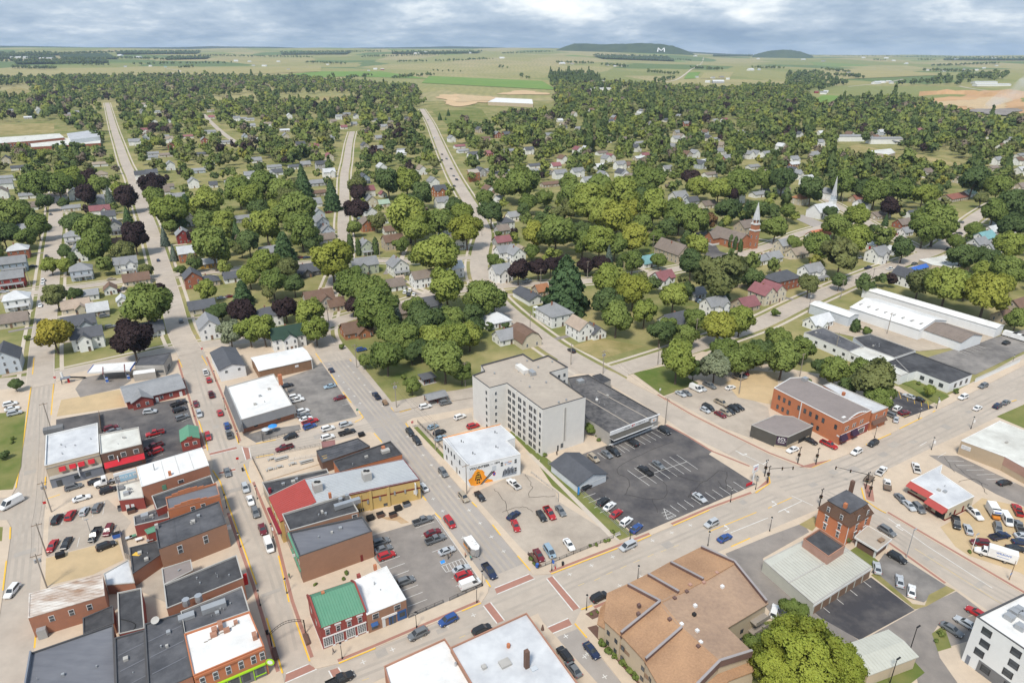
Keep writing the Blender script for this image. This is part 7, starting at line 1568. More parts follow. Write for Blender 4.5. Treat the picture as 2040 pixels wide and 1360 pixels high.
b=Bld('low_office','long low dark-roofed building behind the brick flats',[(976,342),(1020,338),(1024,344),(980,348)],4,'wall_tan','r_dark',.2,'coping')
b=Bld('clinic','low flat white-roofed building in the open grass',[(1735,300),(1775,296),(1784,304),(1770,308),(1738,304)],4.5,'wall_tan','r_offwhite',.3,'r_white')
g=random.Random(8);FARM=[(300,133,'white','white metal',18),(330,135,'white','teal',14),(250,134,'white','grey',16),(748,139,'white','white metal',22),(762,140,'red','white metal',20),(735,142,'white','grey',14),(575,140,'cream','grey',14),(527,133,'white','white metal',30),(555,124,'white','white metal',24),(653,130,'white','white metal',18),(240,112,'white','white metal',50),(275,116,'white','white metal',60),(40,118,'white','white metal',120),(85,119,'tan','white metal',60),(100,119,'cream','white metal',50),(470,123,'white','white metal',30),(497,124,'white','white metal',24),(505,132,'white','grey',20),(830,108,'white','white metal',50),(848,106,'white','white metal',40),(935,107,'white','white metal',40),(1000,117,'white','white metal',40),(1120,128,'white','white metal',40),(1140,129,'cream','grey',22),(1210,131,'white','grey',20),(1225,133,'white','white metal',18),(1240,133,'white','grey',14),(1201,162,'white','grey',14),(1385,113,'white','white metal',40),(1300,121,'red','grey',18),(1388,155,'white','grey',16),(1420,157,'white','grey',20),(1437,156,'tan','grey',24),(1450,159,'white','white metal',16),(1430,166,'grey','white metal',48),(1410,165,'white','white metal',20),(1495,141,'white','white metal',40),(1512,140,'pale blue','white metal',18),(1510,118,'white','white metal',30),(1600,120,'white','white metal',44),(1640,123,'grey','grey',30),(1652,156,'white','mauve',16),(1757,166,'white','white metal',22),(1770,165,'cream','white metal',20),(1775,167,'white','grey',16),(1745,168,'white','white metal',34),(1690,147,'cream','grey',20),(1848,141,'white','grey',18),(1880,143,'white','grey',16),(1920,140,'white','grey',18),(1945,141,'white','white metal',20),(1960,137,'white','white metal',20),(1985,132,'white','grey',20),(1640,188,'white','grey',18),(1626,186,'red','mauve',12),(1645,185,'white','white metal',14),(1905,120,'white','white metal',60),(1980,118,'white','white metal',50),(1780,122,'white','white metal',30),(1805,128,'white','white metal',34),(1720,116,'white','white metal',40),(1765,117,'white','white metal',50)]
for i,(x,y,wl_,rf_,wd)in enumerate(FARM):
 p=GT(x,y);t=thing('farm_building','','barn',p);t.rotation_euler=(0,0,UANG*g.choice([0,1,-1]));hh=4+wd*.07;dd=min(wd*.6,22);wl,rf=MB(),MB();gable_wall(wl,-wd/2,wd/2,-dd/2,dd/2,hh,dd*.25,'x');gable_roof(rf,-wd/2,wd/2,-dd/2,dd/2,hh,dd*.25,'x')
 for mb,n,m in((wl,'wall','wall_'+wl_),(rf,'roof','roof_'+rf_)):o=bpy.data.objects.new(n,mb.mesh(n,MATS[m]));link(o,t)
 later(t,f'far {wl_} barn with {rf_} roof','on the left plain' if x<1100 else 'below the mound' if x<1420 else 'past the mound',p,'farm buildings on the fields')
for px,lab,L_ in(((1975,172),'long white-roofed factory beyond the quarry',130),((1960,167),'second white factory roof beyond the quarry',90),((1195,181),'long white-roofed shed above the trees',75),((1690,281),'long grey-roofed building among the trees at the right',40),((1760,286),'long pale building with many windows among the trees',46)):
 p=GT(*px);t=thing('long_building',lab,'building',p);t.rotation_euler=(0,0,.05);wl,rf=MB(),MB();dd=26 if L_>60 else 14;gable_wall(wl,-L_/2,L_/2,-dd/2,dd/2,7,2,'x');gable_roof(rf,-L_/2,L_/2,-dd/2,dd/2,7,2,'x')
 for mb,n,m in((wl,'wall','wall_white'),(rf,'roof','roof_white metal' if L_>60 else 'roof_grey')):o=bpy.data.objects.new(n,mb.mesh(n,MATS[m]));link(o,t)
 HOUSES.append((p.x,p.y,L_/2))
 # ================================================================== trees, read tile by tile from a survey of the town
def TT(ox,oy,rows):
 for r in rows:tree(ox+r[0]/4,oy+r[1]/4,r[2]/4,r[3],*(r[4:]))
TT(0,340,[(300,100,100,'g'),(460,110,90,'g'),(560,60,85,'l'),(690,50,62,'p'),(100,340,110,'g'),(20,500,90,'d'),(350,240,60,'d'),(290,440,80,'g'),(200,530,70,'g'),(680,195,70,'p'),(1000,215,80,'p'),(870,210,45,'S'),(780,110,70,'g'),(960,150,60,'l'),(1010,350,45,'e'),(590,420,85,'d'),(510,260,40,'d'),(760,460,110,'g'),(1060,520,100,'p'),(990,640,80,'o'),(760,600,100,'g',1.2),(520,650,55,'d'),(400,750,60,'l'),(520,750,60,'l'),(440,1000,85,'o'),(590,980,50,'d'),(1180,1060,180,'g'),(420,1290,120,'Y'),(1050,1330,135,'p'),(1340,310,110,'l'),(1420,340,70,'P'),(1220,110,80,'p'),(1230,200,70,'g'),(1305,520,42,'S'),(1360,440,50,'g'),(1640,260,110,'l'),(1640,400,90,'g'),(1790,420,85,'l'),(1690,600,130,'g'),(1540,520,50,'p'),(1550,740,50,'d'),(1640,950,75,'l'),(1160,790,50,'o'),(1930,1110,100,'p'),(1760,1110,65,'d'),(1830,1290,90,'s'),(1985,1270,100,'l'),(1930,970,70,'P'),(1980,560,90,'d'),(1920,620,55,'o'),(1900,150,100,'g'),(1985,200,90,'l'),(1880,480,55,'e'),(1380,650,36,'S'),(1430,790,38,'g'),(1985,830,80,'l'),(1265,940,50,'p'),(720,230,40,'d'),(1580,330,60,'g'),(1480,260,50,'P'),(660,1010,35,'h'),(760,960,30,'h'),(1700,1150,60,'d'),(215,1330,30,'h')])
TT(510,340,[(60,100,100,'g'),(200,160,100,'g'),(370,80,80,'e'),(600,190,80,'e'),(270,220,80,'o'),(330,330,130,'g'),(80,440,110,'l'),(360,480,110,'g'),(220,600,80,'P'),(600,700,140,'y'),(450,560,70,'d'),(70,740,100,'l'),(250,770,85,'o'),(130,880,100,'g'),(100,960,55,'o',1.3),(300,900,78,'d'),(230,1090,88,'p'),(430,1130,115,'l'),(470,1260,100,'l'),(60,1260,105,'l'),(800,110,70,'o'),(810,180,65,'p'),(800,310,78,'p'),(780,450,55,'g'),(960,400,65,'o'),(1050,90,90,'d'),(1200,70,90,'l'),(1330,180,80,'d'),(1250,250,65,'d'),(1220,350,140,'l'),(1270,470,100,'l'),(1460,400,105,'g'),(1580,270,58,'d'),(1640,330,78,'l'),(1680,470,108,'y'),(1450,660,150,'l'),(1150,590,58,'g'),(750,580,30,'c'),(952,600,26,'c'),(815,610,26,'c'),(1520,910,135,'l'),(760,900,125,'g'),(920,960,130,'g'),(960,1090,140,'g'),(770,1070,70,'p'),(1120,1130,52,'S'),(1330,1200,140,'d'),(1560,1180,108,'g'),(1810,1000,135,'g'),(1900,1020,85,'g'),(1730,1140,90,'d'),(1870,330,88,'d'),(1830,220,70,'g'),(1900,710,55,'g'),(1980,130,78,'g'),(1090,1310,100,'g'),(1600,1310,110,'l'),(1200,1330,110,'g'),(1420,1330,115,'l'),(1480,1250,100,'g'),(1270,1080,85,'g'),(1700,1310,95,'l'),(1035,1200,105,'g'),(1750,1240,75,'d'),(880,1200,75,'g'),(1860,1240,46,'H'),(1990,1230,40,'H'),(560,1000,40,'h'),(1930,500,32,'h'),(20,300,70,'d'),(150,290,60,'l'),(700,820,60,'g')])
TT(1020,340,[(80,90,110,'g'),(130,250,68,'g'),(90,310,48,'d'),(260,220,58,'g'),(460,100,68,'g'),(490,190,108,'g'),(700,140,110,'g'),(870,190,118,'l'),(1090,80,108,'g'),(1030,220,70,'d'),(620,260,125,'l'),(810,230,78,'d'),(1130,290,118,'l'),(720,340,100,'l'),(840,370,120,'y'),(950,310,78,'y'),(1340,350,108,'g'),(1460,400,98,'g'),(1570,400,68,'b'),(1240,450,78,'d'),(1150,520,58,'g'),(170,510,92,'y'),(160,640,58,'g'),(350,480,128,'g'),(560,570,88,'g'),(700,570,108,'l'),(820,590,88,'g'),(970,540,105,'y'),(470,300,78,'o'),(50,790,86,'p'),(210,770,76,'p'),(310,750,66,'p'),(410,725,58,'p'),(590,750,62,'p'),(710,740,62,'p'),(430,900,155,'P',.95),(770,690,52,'S'),(860,720,32,'c',.6),(960,720,78,'g'),(1170,710,58,'g'),(760,880,115,'l'),(970,940,118,'y'),(1290,1000,108,'l'),(1480,590,88,'l'),(1430,740,98,'d'),(1650,820,165,'w'),(1790,790,58,'g'),(1920,850,78,'d'),(830,1170,115,'g'),(760,1050,105,'d'),(1060,1120,98,'l'),(1180,1280,95,'d'),(1250,1250,76,'g'),(1470,1180,88,'g'),(1650,1230,120,'y'),(1820,1190,98,'l'),(1390,950,58,'d'),(1745,560,20,'c'),(1783,575,20,'c'),(1822,595,20,'c'),(1870,310,52,'e'),(1710,310,85,'d'),(1490,120,78,'l'),(1650,150,88,'l'),(1730,190,58,'p'),(1820,90,105,'g'),(1430,60,68,'p'),(1960,310,76,'d'),(1380,1300,86,'g'),(2000,60,78,'g'),(1150,910,40,'h'),(560,460,60,'d'),(1040,430,70,'g'),(240,410,70,'d'),(370,340,60,'o'),(1690,1010,60,'H'),(1400,560,50,'d')])
TT(1530,340,[(60,450,88,'g'),(160,320,58,'g'),(40,310,48,'d'),(350,150,88,'d'),(120,60,88,'d'),(540,430,85,'g'),(710,360,88,'l'),(710,530,105,'l'),(400,600,105,'g'),(580,680,130,'w'),(200,570,58,'g'),(570,880,58,'d'),(330,900,80,'o'),(860,160,98,'g'),(740,140,68,'d'),(600,100,88,'g'),(1050,150,88,'g'),(1240,190,78,'l'),(970,290,68,'p'),(850,460,38,'d'),(940,390,32,'e'),(1080,610,86,'d'),(1350,390,135,'g'),(1250,470,98,'g'),(1640,70,98,'d'),(1700,220,52,'o'),(1840,120,86,'g'),(1800,330,88,'g'),(1950,280,110,'d'),(1640,470,66,'g'),(1540,680,95,'d'),(1750,700,86,'d'),(1930,590,105,'l'),(1920,780,108,'g'),(1210,880,100,'o'),(1430,900,140,'l'),(1750,960,150,'y'),(1730,790,78,'l'),(1590,900,95,'g'),(1985,1180,78,'g'),(700,1230,40,'c',.5),(780,1270,46,'h'),(80,1330,80,'g'),(1890,900,80,'y'),(1960,430,90,'d'),(500,330,50,'d'),(60,1130,40,'h'),(1490,560,60,'g'),(1330,160,60,'d')])
TT(0,680,[(120,340,48,'d'),(30,900,55,'H'),(100,770,22,'h'),(95,800,20,'h')])
TT(510,680,[(1040,110,120,'g'),(870,150,55,'g'),(1240,110,60,'d'),(1320,60,80,'d'),(1500,130,150,'g'),(1640,240,80,'g'),(1240,350,62,'g'),(1420,90,80,'g'),(680,40,30,'h'),(1175,280,30,'h')])
TT(1020,680,[(1320,150,140,'l'),(1620,190,110,'s'),(1450,220,68,'d'),(1790,150,105,'g'),(1700,60,95,'g'),(1900,120,105,'g'),(630,690,45,'g'),(690,780,22,'h'),(680,750,20,'h'),(1985,60,90,'d')])
TT(1530,680,[(120,130,130,'g'),(270,60,88,'g'),(530,230,100,'g'),(840,300,155,'o'),(740,240,95,'g'),(900,440,100,'g'),(1290,385,45,'l'),(300,340,58,'d'),(1500,395,30,'h'),(1200,330,22,'h'),(640,360,70,'d'),(430,200,70,'d')])
tree(1604,1308,84,'B',.95);tree(1672,1330,56,'B',.95);tree(1580,1212,24,'g');tree(1545,1335,58,'B');tree(1510,1285,26,'g',1.1)
for(x,y,r,k)in((1200,1280,11,'h'),(1212,1296,11,'h'),(1226,1305,9,'h'),(1243,1318,12,'h'),(1256,1332,12,'h'),(1268,1345,12,'h'),(1178,1222,4,'h'),(1190,1218,4,'h'),(1176,1086,5,'h'),(1188,1084,5,'h'),(1205,1077,5,'h'),(1213,1075,5,'h'),(1057,1112,6,'h'),(1064,1122,5,'h'),(1876,1262,8,'h'),(1220,1058,6,'h'),(1688,1074,7,'o'),(1715,1062,5,'h'),(1865,1275,6,'h'),(690,1140,6,'h'),(684,1152,5,'h'),(628,1163,5,'h'),(1932,1098,5,'h'),(1085,905,6,'h'),(1055,875,5,'h'),(1063,886,5,'h'),(1040,862,5,'h')):tree(x,y,r,k)
for(x,y,r)in((876,232,9),(893,224,8),(888,236,4)):tree(x,y,r*.55,'e')
# ---- the rest of the canopy: far too many to count, one mass of low crowns
RP=[]
for pts,hw in ROADS:
 for a,b in zip(pts[:-1],pts[1:]):
  n_=max(1,int((b-a).length/7));RP+=[(a.x+(b.x-a.x)*k/n_,a.y+(b.y-a.y)*k/n_,hw)for k in range(n_+1)]
RP=np.array(RP);HP=np.array(HOUSES);TP_=np.array(TREES)
def clear_of(x,y,r,open_front=1.0):
 if(np.hypot(RP[:,0]-x,RP[:,1]-y)<RP[:,2]+r*.7+max(0,min(4,(y-500)*.008))).any():return False
 dx,dy=HP[:,0]-x,HP[:,1]-y
 if(np.hypot(dx,dy)<HP[:,2]+r*.75).any():return False
 # the ground between a house and the street before it stays open
 k=HP[:,0]/HP[:,1];ox=HP[:,0]-k*dy-x
 return not((np.abs(ox)<HP[:,2]*.8+r*.4)&(dy>0)&(dy<HP[:,2]+r*1.5+open_front*np.maximum(0,HP[:,1]-420)*.11)).any()
FAR=[];frng=random.Random(77)
def inside(poly,x,y):
 c=False;j=len(poly)-1
 for i in range(len(poly)):
  (xi,yi),(xj,yj)=poly[i],poly[j]
  if(yi>y)!=(yj>y)and x<(xj-xi)*(y-yi)/(yj-yi)+xi:c=not c
  j=i
 return c
HOLES=[[(-60,246),(108,242),(215,290),(215,306),(-60,312)],[(840,178),(1105,176),(1105,232),(985,232),(1000,256),(880,262)],[(1800,180),(2100,180),(2100,246),(1960,246),(1880,228)],[(1640,318),(1700,285),(1965,330),(1900,350)],[(555,190),(700,186),(725,203),(560,208)],[(500,238),(510,262),(525,262),(520,238)],[(1600,186),(1680,186),(1670,214),(1620,214)],[(1430,240),(1470,240),(1470,255),(1430,255)],[(0,175),(55,170),(60,196),(0,198)],[(420,196),(510,186),(510,204),(430,212)]]
def scatter(poly,step,kinds,rmin,rmax,jit=.8,keep=1.0):
 """crowns over a piece of land outlined as seen from the camera"""
 ys=[p[1]for p in poly];xs=[p[0]for p in poly]
 far_y=GT((min(xs)+max(xs))/2,min(ys)).y;near_y=GT((min(xs)+max(xs))/2,max(ys)).y
 y=near_y
 while y<far_y:
  hw=max(abs(min(xs)-1020),abs(max(xs)-1020))/FPX*(y*math.cos(PITCH)+120*math.sin(PITCH))
  x=-hw;gr=1+max(0,y-700)/2200;st=step*gr
  while x<hw:
   X=x+frng.uniform(-jit,jit)*st;Y=y+frng.uniform(-jit,jit)*st;x+=st
   if frng.random()>keep:continue
   tz=terrain(X,Y);q=PX((X,Y,tz))
   if not inside(poly,*q)or any(inside(h,*q)for h in HOLES):continue
   r=frng.uniform(rmin,rmax)*(1.25 if frng.random()<.12 else 1)*gr**.5
   if not clear_of(X,Y,r):continue
   if(np.hypot(TP_[:,0]-X,TP_[:,1]-Y)<(TP_[:,2]+r)*.8).any():continue
   FAR.append((X,Y,tz,r,frng.choice(kinds)))
  y+=st*.9
MIX='gggggggggggllllddddddoooopb'*2+'gye'
scatter([(-60,345),(-60,175),(120,160),(600,158),(830,178),(850,215),(900,330),(850,352),(500,352)],15,MIX,5.0,8.0,keep=.70)
scatter([(900,352),(870,255),(960,245),(1090,215),(1100,172),(1240,172),(1420,182),(1600,178),(1660,206),(1800,200),(1960,228),(2110,210),(2110,420),(1960,380),(1500,352)],14,MIX+'ggdd',5.2,8.4,keep=.84)
scatter([(-60,560),(-60,340),(900,340),(900,560)],14.5,MIX,3.4,6.0,keep=.56)
scatter([(930,600),(930,340),(2100,340),(2100,600)],14.5,MIX,3.4,6.2,keep=.62)
scatter([(1100,172),(1090,150),(1180,150),(1200,172)],16,'dde',5,8,keep=.9)
scatter([(1560,182),(1570,148),(1625,145),(1690,170),(1640,182)],17,'dddg',5,8,keep=.8)
scatter([(1450,185),(1530,172),(1560,182)],17,'ddg',5,8,keep=.8)
scatter([(1780,172),(1850,160),(1990,150),(2040,160),(1900,172)],20,'ddg',6,9,keep=.6)
scatter([(-60,176),(-60,160),(400,152),(560,156),(640,160)],15,'dgdo',5,8,keep=.7)
# hedgerows and farm copses on the rolling land
def belt(px0,px1,n,r0=6,r1=10,k='dddg'):
 for i in range(n):
  t=(i+frng.random())/n;p=GT(px0[0]+(px1[0]-px0[0])*t,px0[1]+(px1[1]-px0[1])*t+frng.uniform(-.5,.5))
  FAR.append((p.x+frng.uniform(-12,12),p.y+frng.uniform(-25,25),terrain(p.x,p.y),frng.uniform(r0,r1),frng.choice(k)))
for a in((610,126,690,129,26),(790,125,850,124,22),(870,124,980,119,40),(720,115,890,110,60),(1105,126,1180,128,34),(1200,131,1250,135,24),(1185,110,1380,122,60),(1290,145,1345,150,26),(1105,158,1160,161,30),(1170,160,1200,164,16),(1310,165,1340,158,20),(1377,138,1440,141,26),(1640,140,1690,146,26),(1665,152,1720,157,34),(1860,133,1990,128,60),(1835,142,1935,145,40),(1910,152,1990,158,40),(1500,137,1560,138,20),(1740,121,1760,122,8),(1825,120,1860,121,14),(30,137,110,139,46),(0,124,210,121,90),(0,112,200,106,120),(190,106,400,104,110),(230,117,350,121,60),(400,112,620,116,80),(360,137,385,136,12),(270,130,460,127,40),(560,105,760,104,100),(90,128,210,132,40),(1450,110,1640,112,60),(1650,113,2040,116,90),(1000,108,1100,104,50),(860,143,920,145,6),(990,135,1010,138,5),(1035,150,1050,160,6),(640,178,660,150,10),(690,160,740,152,14),(780,158,860,152,26)):belt(a[:2],a[2:4],a[4])
# the wide dark woods that fade to blue: closed canopy with crowns along its edge
for k,q in enumerate(([(-60,108),(110,107),(130,111),(-60,112)],[(116,110),(215,108),(236,119),(122,118)],[(30,125),(210,119),(216,126),(30,129)],[(232,105),(400,104),(392,108),(232,109)],[(-60,115),(110,113),(112,117),(-60,119)],[(330,116),(420,114),(412,118),(330,120)],[(560,107),(700,105),(690,109),(560,110)],[(780,105),(960,104),(950,107),(780,108)],[(1180,112),(1330,114),(1345,123),(1200,118)],[(1420,110),(1500,110),(1496,113),(1420,113)],[(1880,118),(2100,118),(2100,121),(1880,121)])):
 o=patch('woodland',q,'mound_wood',f'dark distant wood on the plain, {ordn(k + 1)} from the left',16,4,9);o['kind']='stuff'
 (a,b,c,d)=q;belt(d,c,int(abs(c[0]-d[0])/3.2),7,11,'d');belt(a,b,int(abs(b[0]-a[0])/4),7,11,'d')
mat_leaf('mass_green',(0.147,0.206,0.059),(0.266,0.319,0.0944),.25,.5);mat_leaf('mass_lime',(0.212,0.266,0.0649),(0.342,0.378,0.0944),.25,.5);mat_leaf('mass_dark',(0.0885,0.142,0.0531),(0.165,0.218,0.0767),.25,.5);mat_leaf('mass_purple',(0.045,0.03,0.03),(0.08,0.055,0.05),.25,.5);mat_leaf('mass_olive',(0.171,0.195,0.0767),(0.271,0.283,0.112),.25,.5);mat_leaf('mass_brown',(0.224,0.183,0.136),(0.307,0.254,0.189),.25,.5);mat_leaf('mass_yellow',(0.295,0.313,0.0708),(0.401,0.389,0.0944),.25,.5)
MI={'g':0,'l':1,'d':2,'p':3,'o':4,'b':5,'e':2,'y':6}
LOW=[crown_arrays(900+i,112,.17,'round',13)for i in range(7)];LOWX=[crown_arrays(950+i,46,.25,'round',6)for i in range(5)];LOWE=[crown_arrays(980+i,120,.22,'spruce')for i in range(2)]
LOWM=[crown_arrays(930+i,420,.125,'round',12)for i in range(5)]
vs=[];f4=[];f3=[];m4=[];m3=[];nv=0;nrm=[]
for(x,y,z,r,k)in FAR:
 V_,A4,A3=frng.choice(LOWE if k=='e' else LOWX if y>1000 else LOWM if y<500 else LOW)
 a=frng.uniform(0,6.28);c,s=math.cos(a),math.sin(a);rz=r*(frng.uniform(.9,1.15)if k!='e' else 1.7)
 w=np.stack([(V_[:,0]*c-V_[:,1]*s)*r+x,(V_[:,0]*s+V_[:,1]*c)*r+y,V_[:,2]*rz+z+rz+r*.30],1)
 nrm.append(np.stack([V_[:,0]*c-V_[:,1]*s,V_[:,0]*s+V_[:,1]*c,V_[:,2]+.35],1));vs.append(w);f4.append(A4+nv);f3.append(A3+nv);m4.append(np.full(len(A4),MI[k]));m3.append(np.full(len(A3),MI[k]));nv+=len(w)
me=arrays_mesh('trees',np.concatenate(vs),np.concatenate(f4),np.concatenate(f3),[MATS['mass_'+q]for q in('green','lime','dark','purple','olive','brown','yellow')],np.concatenate(m4+m3))
soft_normals(me,np.concatenate(nrm))
o=bpy.data.objects.new('far_woodland',me);link(o);tag(o,'mass of distant tree crowns covering the far side of the town','woodland','stuff')
print('TREES',len(TREES),'FAR',len(FAR),'tris',len(me.polygons))
# ================================================================== vehicles in their places
def CC(ox,oy,where,rows,z=.16):
 """rows in survey-tile units: x, y, heading, kind, colour"""
 for(x,y,a,k,c)in rows:car(ox+x/4,oy+y/4,a,k,c,where,z=z)
Z0=.05
CC(0,680,'parked on the sloping street beside the tavern',[(1638,245,90,'pickup','white'),(1663,305,90,'suv','red'),(1682,420,90,'pickup','maroon'),(1560,495,270,'sedan','maroon'),(1588,575,270,'suv','silver'),(1752,565,90,'sedan','red'),(1808,668,90,'suv','blue'),(1825,738,90,'pickup','grey'),(1658,755,270,'suv','red'),(1812,1040,270,'sedan','grey')],Z0)
CC(0,680,'parked on the street before the yellow hall',[(1955,1165,270,'suv','silver'),(1995,1265,270,'sedan','white')],Z0)
car(509,1020,270,'suv','grey','parked on the street before the yellow hall',Z0);car(523,1053,270,'sedan','maroon','parked on the street before the yellow hall',Z0);car(536,1086,270,'van','white','parked on the street before the brown brick wall',Z0)
CC(0,680,'in the black car park behind the kiosk',[(1195,560,348,'suv','silver'),(1425,495,20,'pickup','black'),(1430,545,15,'suv','black'),(1450,608,15,'suv','grey'),(885,690,15,'suv','maroon'),(905,712,15,'sedan','grey'),(1235,732,180,'pickup','red'),(1225,838,195,'pickup','maroon'),(1238,878,195,'suv','red')])
CC(0,680,'in the alley before the corner store',[(585,1160,5,'suv','grey'),(650,1248,5,'sedan','white'),(768,1112,5,'sedan','black'),(862,1185,5,'suv','black')])
CC(0,820,'',[])
for x,y,k,c in((114,1034,'suv','black'),(141,1026,'suv','red'),(168,1018,'hatch','silver'),(194,1011,'suv','grey')):car(x,y,72,k,c,'in the upper row of the beige left car park')
for x,y,k,c in((104,1087,'sedan','red'),(132,1082,'sedan','black'),(189,1065,'pickup','black'),(216,1056,'suv','maroon')):car(x,y,252,k,c,'in the lower row of the beige left car park')
car(211,1087,10,'suv','black','on the edge of the sandy vacant lot');car(24,1176,245,'suv','white','driving down the left edge street',Z0);car(22,1000,215,'van','white','turning at the left edge',Z0,1.1,1.12)
for x,y,k,c in((20,805,'suv','white'),(24,814,'sedan','white'),(29,823,'suv','silver')):car(x,y,5,k,c,'in the small car park at the left edge')
CC(510,680,'in the worn car park beside the tavern',[(250,350,0,'sedan','black'),(308,443,0,'suv','white'),(322,470,0,'pickup','white'),(372,558,8,'suv','white'),(378,590,8,'sedan','grey'),(398,617,8,'sedan','white'),(432,640,8,'pickup','red'),(428,678,8,'suv','blue'),(588,357,180,'sedan','pale blue'),(665,450,180,'sedan','maroon')])
CC(510,680,'on the cross street beside the patio',[(572,692,3,'suv','white'),(713,660,3,'suv','silver'),(275,757,183,'suv','black'),(570,762,3,'suv','white'),(725,722,3,'pickup','black'),(225,847,183,'pickup','maroon')],Z0)
CC(510,680,'on the street between the park and the tower',[(600,225,90,'hatch','navy'),(958,432,90,'pickup','navy'),(1228,722,270,'suv','black'),(1283,790,270,'suv','black'),(1492,1042,270,'suv','grey'),(1655,1238,270,'suv','tan'),(1335,1158,90,'sedan','white'),(1348,517,357,'suv','white'),(1508,487,357,'suv','grey')],Z0)
car(720,696,0,'suv','blue','in the driveway beside the pavilion park',.03)
CC(510,680,'in the small car park left of the tower',[(1625,602,8,'suv','white'),(1730,675,0,'suv','red'),(1410,680,12,'hatch','pale blue'),(1462,727,12,'suv','black'),(1472,770,12,'sedan','pale blue'),(1785,1232,270,'sedan','black')])
CC(510,1020,'in the grey car park behind the corner shop',[(1328,67,0,'pickup','grey'),(1408,162,0,'sedan','maroon'),(1430,217,0,'pickup','grey'),(1520,307,0,'sedan','silver'),(1635,452,0,'sedan','silver'),(1655,505,0,'suv','red'),(1705,572,0,'van','white'),(995,237,0,'suv','grey'),(1015,292,0,'sedan','grey'),(1040,347,0,'suv','red'),(1190,550,0,'suv','grey')])
CC(510,1020,'on the main street before the corner shop',[(1290,967,184,'suv','grey'),(1530,857,184,'suv','blue'),(1800,935,4,'suv','black'),(670,1332,4,'pickup','black')],Z0)
CC(510,1020,'beside the grey car park',[(1545,77,270,'minivan','red')],Z0);car(975,1137,270,'pickup','navy','towing the food trailer',Z0)
CC(1020,1020,'in the beige car park below the mural',[(30,107,255,'sedan','red'),(215,342,262,'sedan','maroon'),(300,312,262,'minivan','pale blue'),(455,257,262,'sedan','white')])
for x,y,a,k,c in((1079,1027,262,'sedan','black'),(1095,1022,262,'pickup','red'),(1117,1017,262,'sedan','grey'),(1023,1026,20,'sedan','navy'),(1023,964,95,'pickup','white')):car(x,y,a,k,c,'in the beige car park below the mural')
CC(1020,1020,'on the main street by the supermarket car park',[(925,267,183,'minivan','silver'),(1590,87,183,'suv','silver'),(1695,202,3,'sedan','blue'),(695,672,3,'suv','black')],Z0)
CC(1020,1020,'on the street below the crossing',[(635,1097,270,'sedan','navy'),(420,1132,90,'suv','black'),(490,1242,90,'sedan','grey')],Z0)
CC(1020,1020,'in the supermarket car park',[(910,77,18,'suv','white'),(990,127,18,'sedan','blue'),(830,12,18,'sedan','red')])
CC(1020,680,'in the supermarket car park',[(725,1277,18,'suv','black'),(777,1312,18,'sedan','white'),(585,1160,12,'suv','black'),(1062,1030,92,'pickup','black'),(1165,982,272,'sedan','grey'),(1495,1242,272,'sedan','silver'),(650,930,272,'suv','tan'),(755,897,272,'sedan','grey'),(810,877,272,'pickup','black'),(965,807,92,'suv','black'),(1215,712,272,'minivan','black')])
CC(1020,680,'driving on the curving road',[(475,72,90,'suv','black')],.06)
CC(1020,680,'in the upper car park by the brick hall',[(1345,417,275,'sedan','silver'),(1390,411,275,'sedan','grey'),(1465,377,275,'van','white'),(1508,372,275,'sedan','silver'),(1575,352,275,'pickup','grey'),(1668,490,275,'pickup','tan'),(1540,547,275,'hatch','silver'),(1565,527,275,'minivan','black'),(1660,582,275,'sedan','maroon'),(1700,567,275,'suv','tan'),(1732,555,275,'sedan','black'),(1768,537,275,'suv','black'),(1805,522,275,'sedan','black'),(1740,367,0,'sedan','white')])
CC(1020,680,'in the dirt lot behind the brick hall',[(1798,287,275,'suv','tan'),(1828,275,275,'suv','silver'),(1848,252,275,'sedan','maroon')])
CC(1530,680,'before the drive-in bar',[(195,862,180,'sedan','white'),(340,792,275,'sedan','black'),(485,822,275,'pickup','red')])
CC(1530,680,'on the wide street by the brick hall',[(705,877,185,'suv','white'),(838,810,185,'suv','black'),(1555,442,180,'suv','white'),(1715,352,180,'suv','grey'),(1670,527,5,'sedan','white'),(1830,512,5,'suv','navy'),(1895,482,5,'sedan','grey')],Z0)
CC(1530,680,'in the small lot with yellow lines',[(1030,535,10,'suv','white'),(1087,567,350,'sedan','maroon'),(1020,620,30,'sedan','silver'),(965,582,95,'suv','grey'),(1125,437,95,'sedan','silver'),(1195,457,95,'sedan','black')])
CC(1530,680,'beside the repair garage',[(905,1032,15,'pickup','white'),(950,1140,35,'flatbed','white'),(1180,1007,40,'pickup','white'),(1060,1252,245,'sedan','grey'),(1125,1307,245,'sedan','silver'),(1200,1327,245,'suv','grey')])
for x,y,a,k,c in((1941,1023,245,'pickup','white'),(1905,1041,215,'pickup','black'),(1929,1054,40,'sedan','silver'),(2005,1035,225,'van','white'),(2027,1016,40,'pickup','red'),(1988,1052,215,'suv','grey'),(2029,1048,40,'pickup','grey'),(1992,1068,345,'pickup','navy'),(2024,1092,320,'sedan','black'),(2036,1080,320,'sedan','navy'),(1953,1081,140,'suv','maroon'),(2040,1068,320,'sedan','silver')):car(x,y,a,k,c,'in the sandy used-car yard')
CC(1530,1020,'driving past the mansard house',[(950,147,270,'suv','grey')],Z0)
CC(1530,1020,'in the crumbling lot by the mansard house',[(1030,362,275,'suv','black'),(870,442,40,'sedan','silver'),(1050,547,35,'sedan','silver'),(1145,627,30,'sedan','white')])
CC(1530,1020,'beside the big light green tree',[(50,792,30,'suv','white')]);CC(1530,1020,'behind the white apartment block',[(1465,932,275,'sedan','grey'),(1575,882,95,'sedan','silver'),(1665,802,95,'sedan','red')])
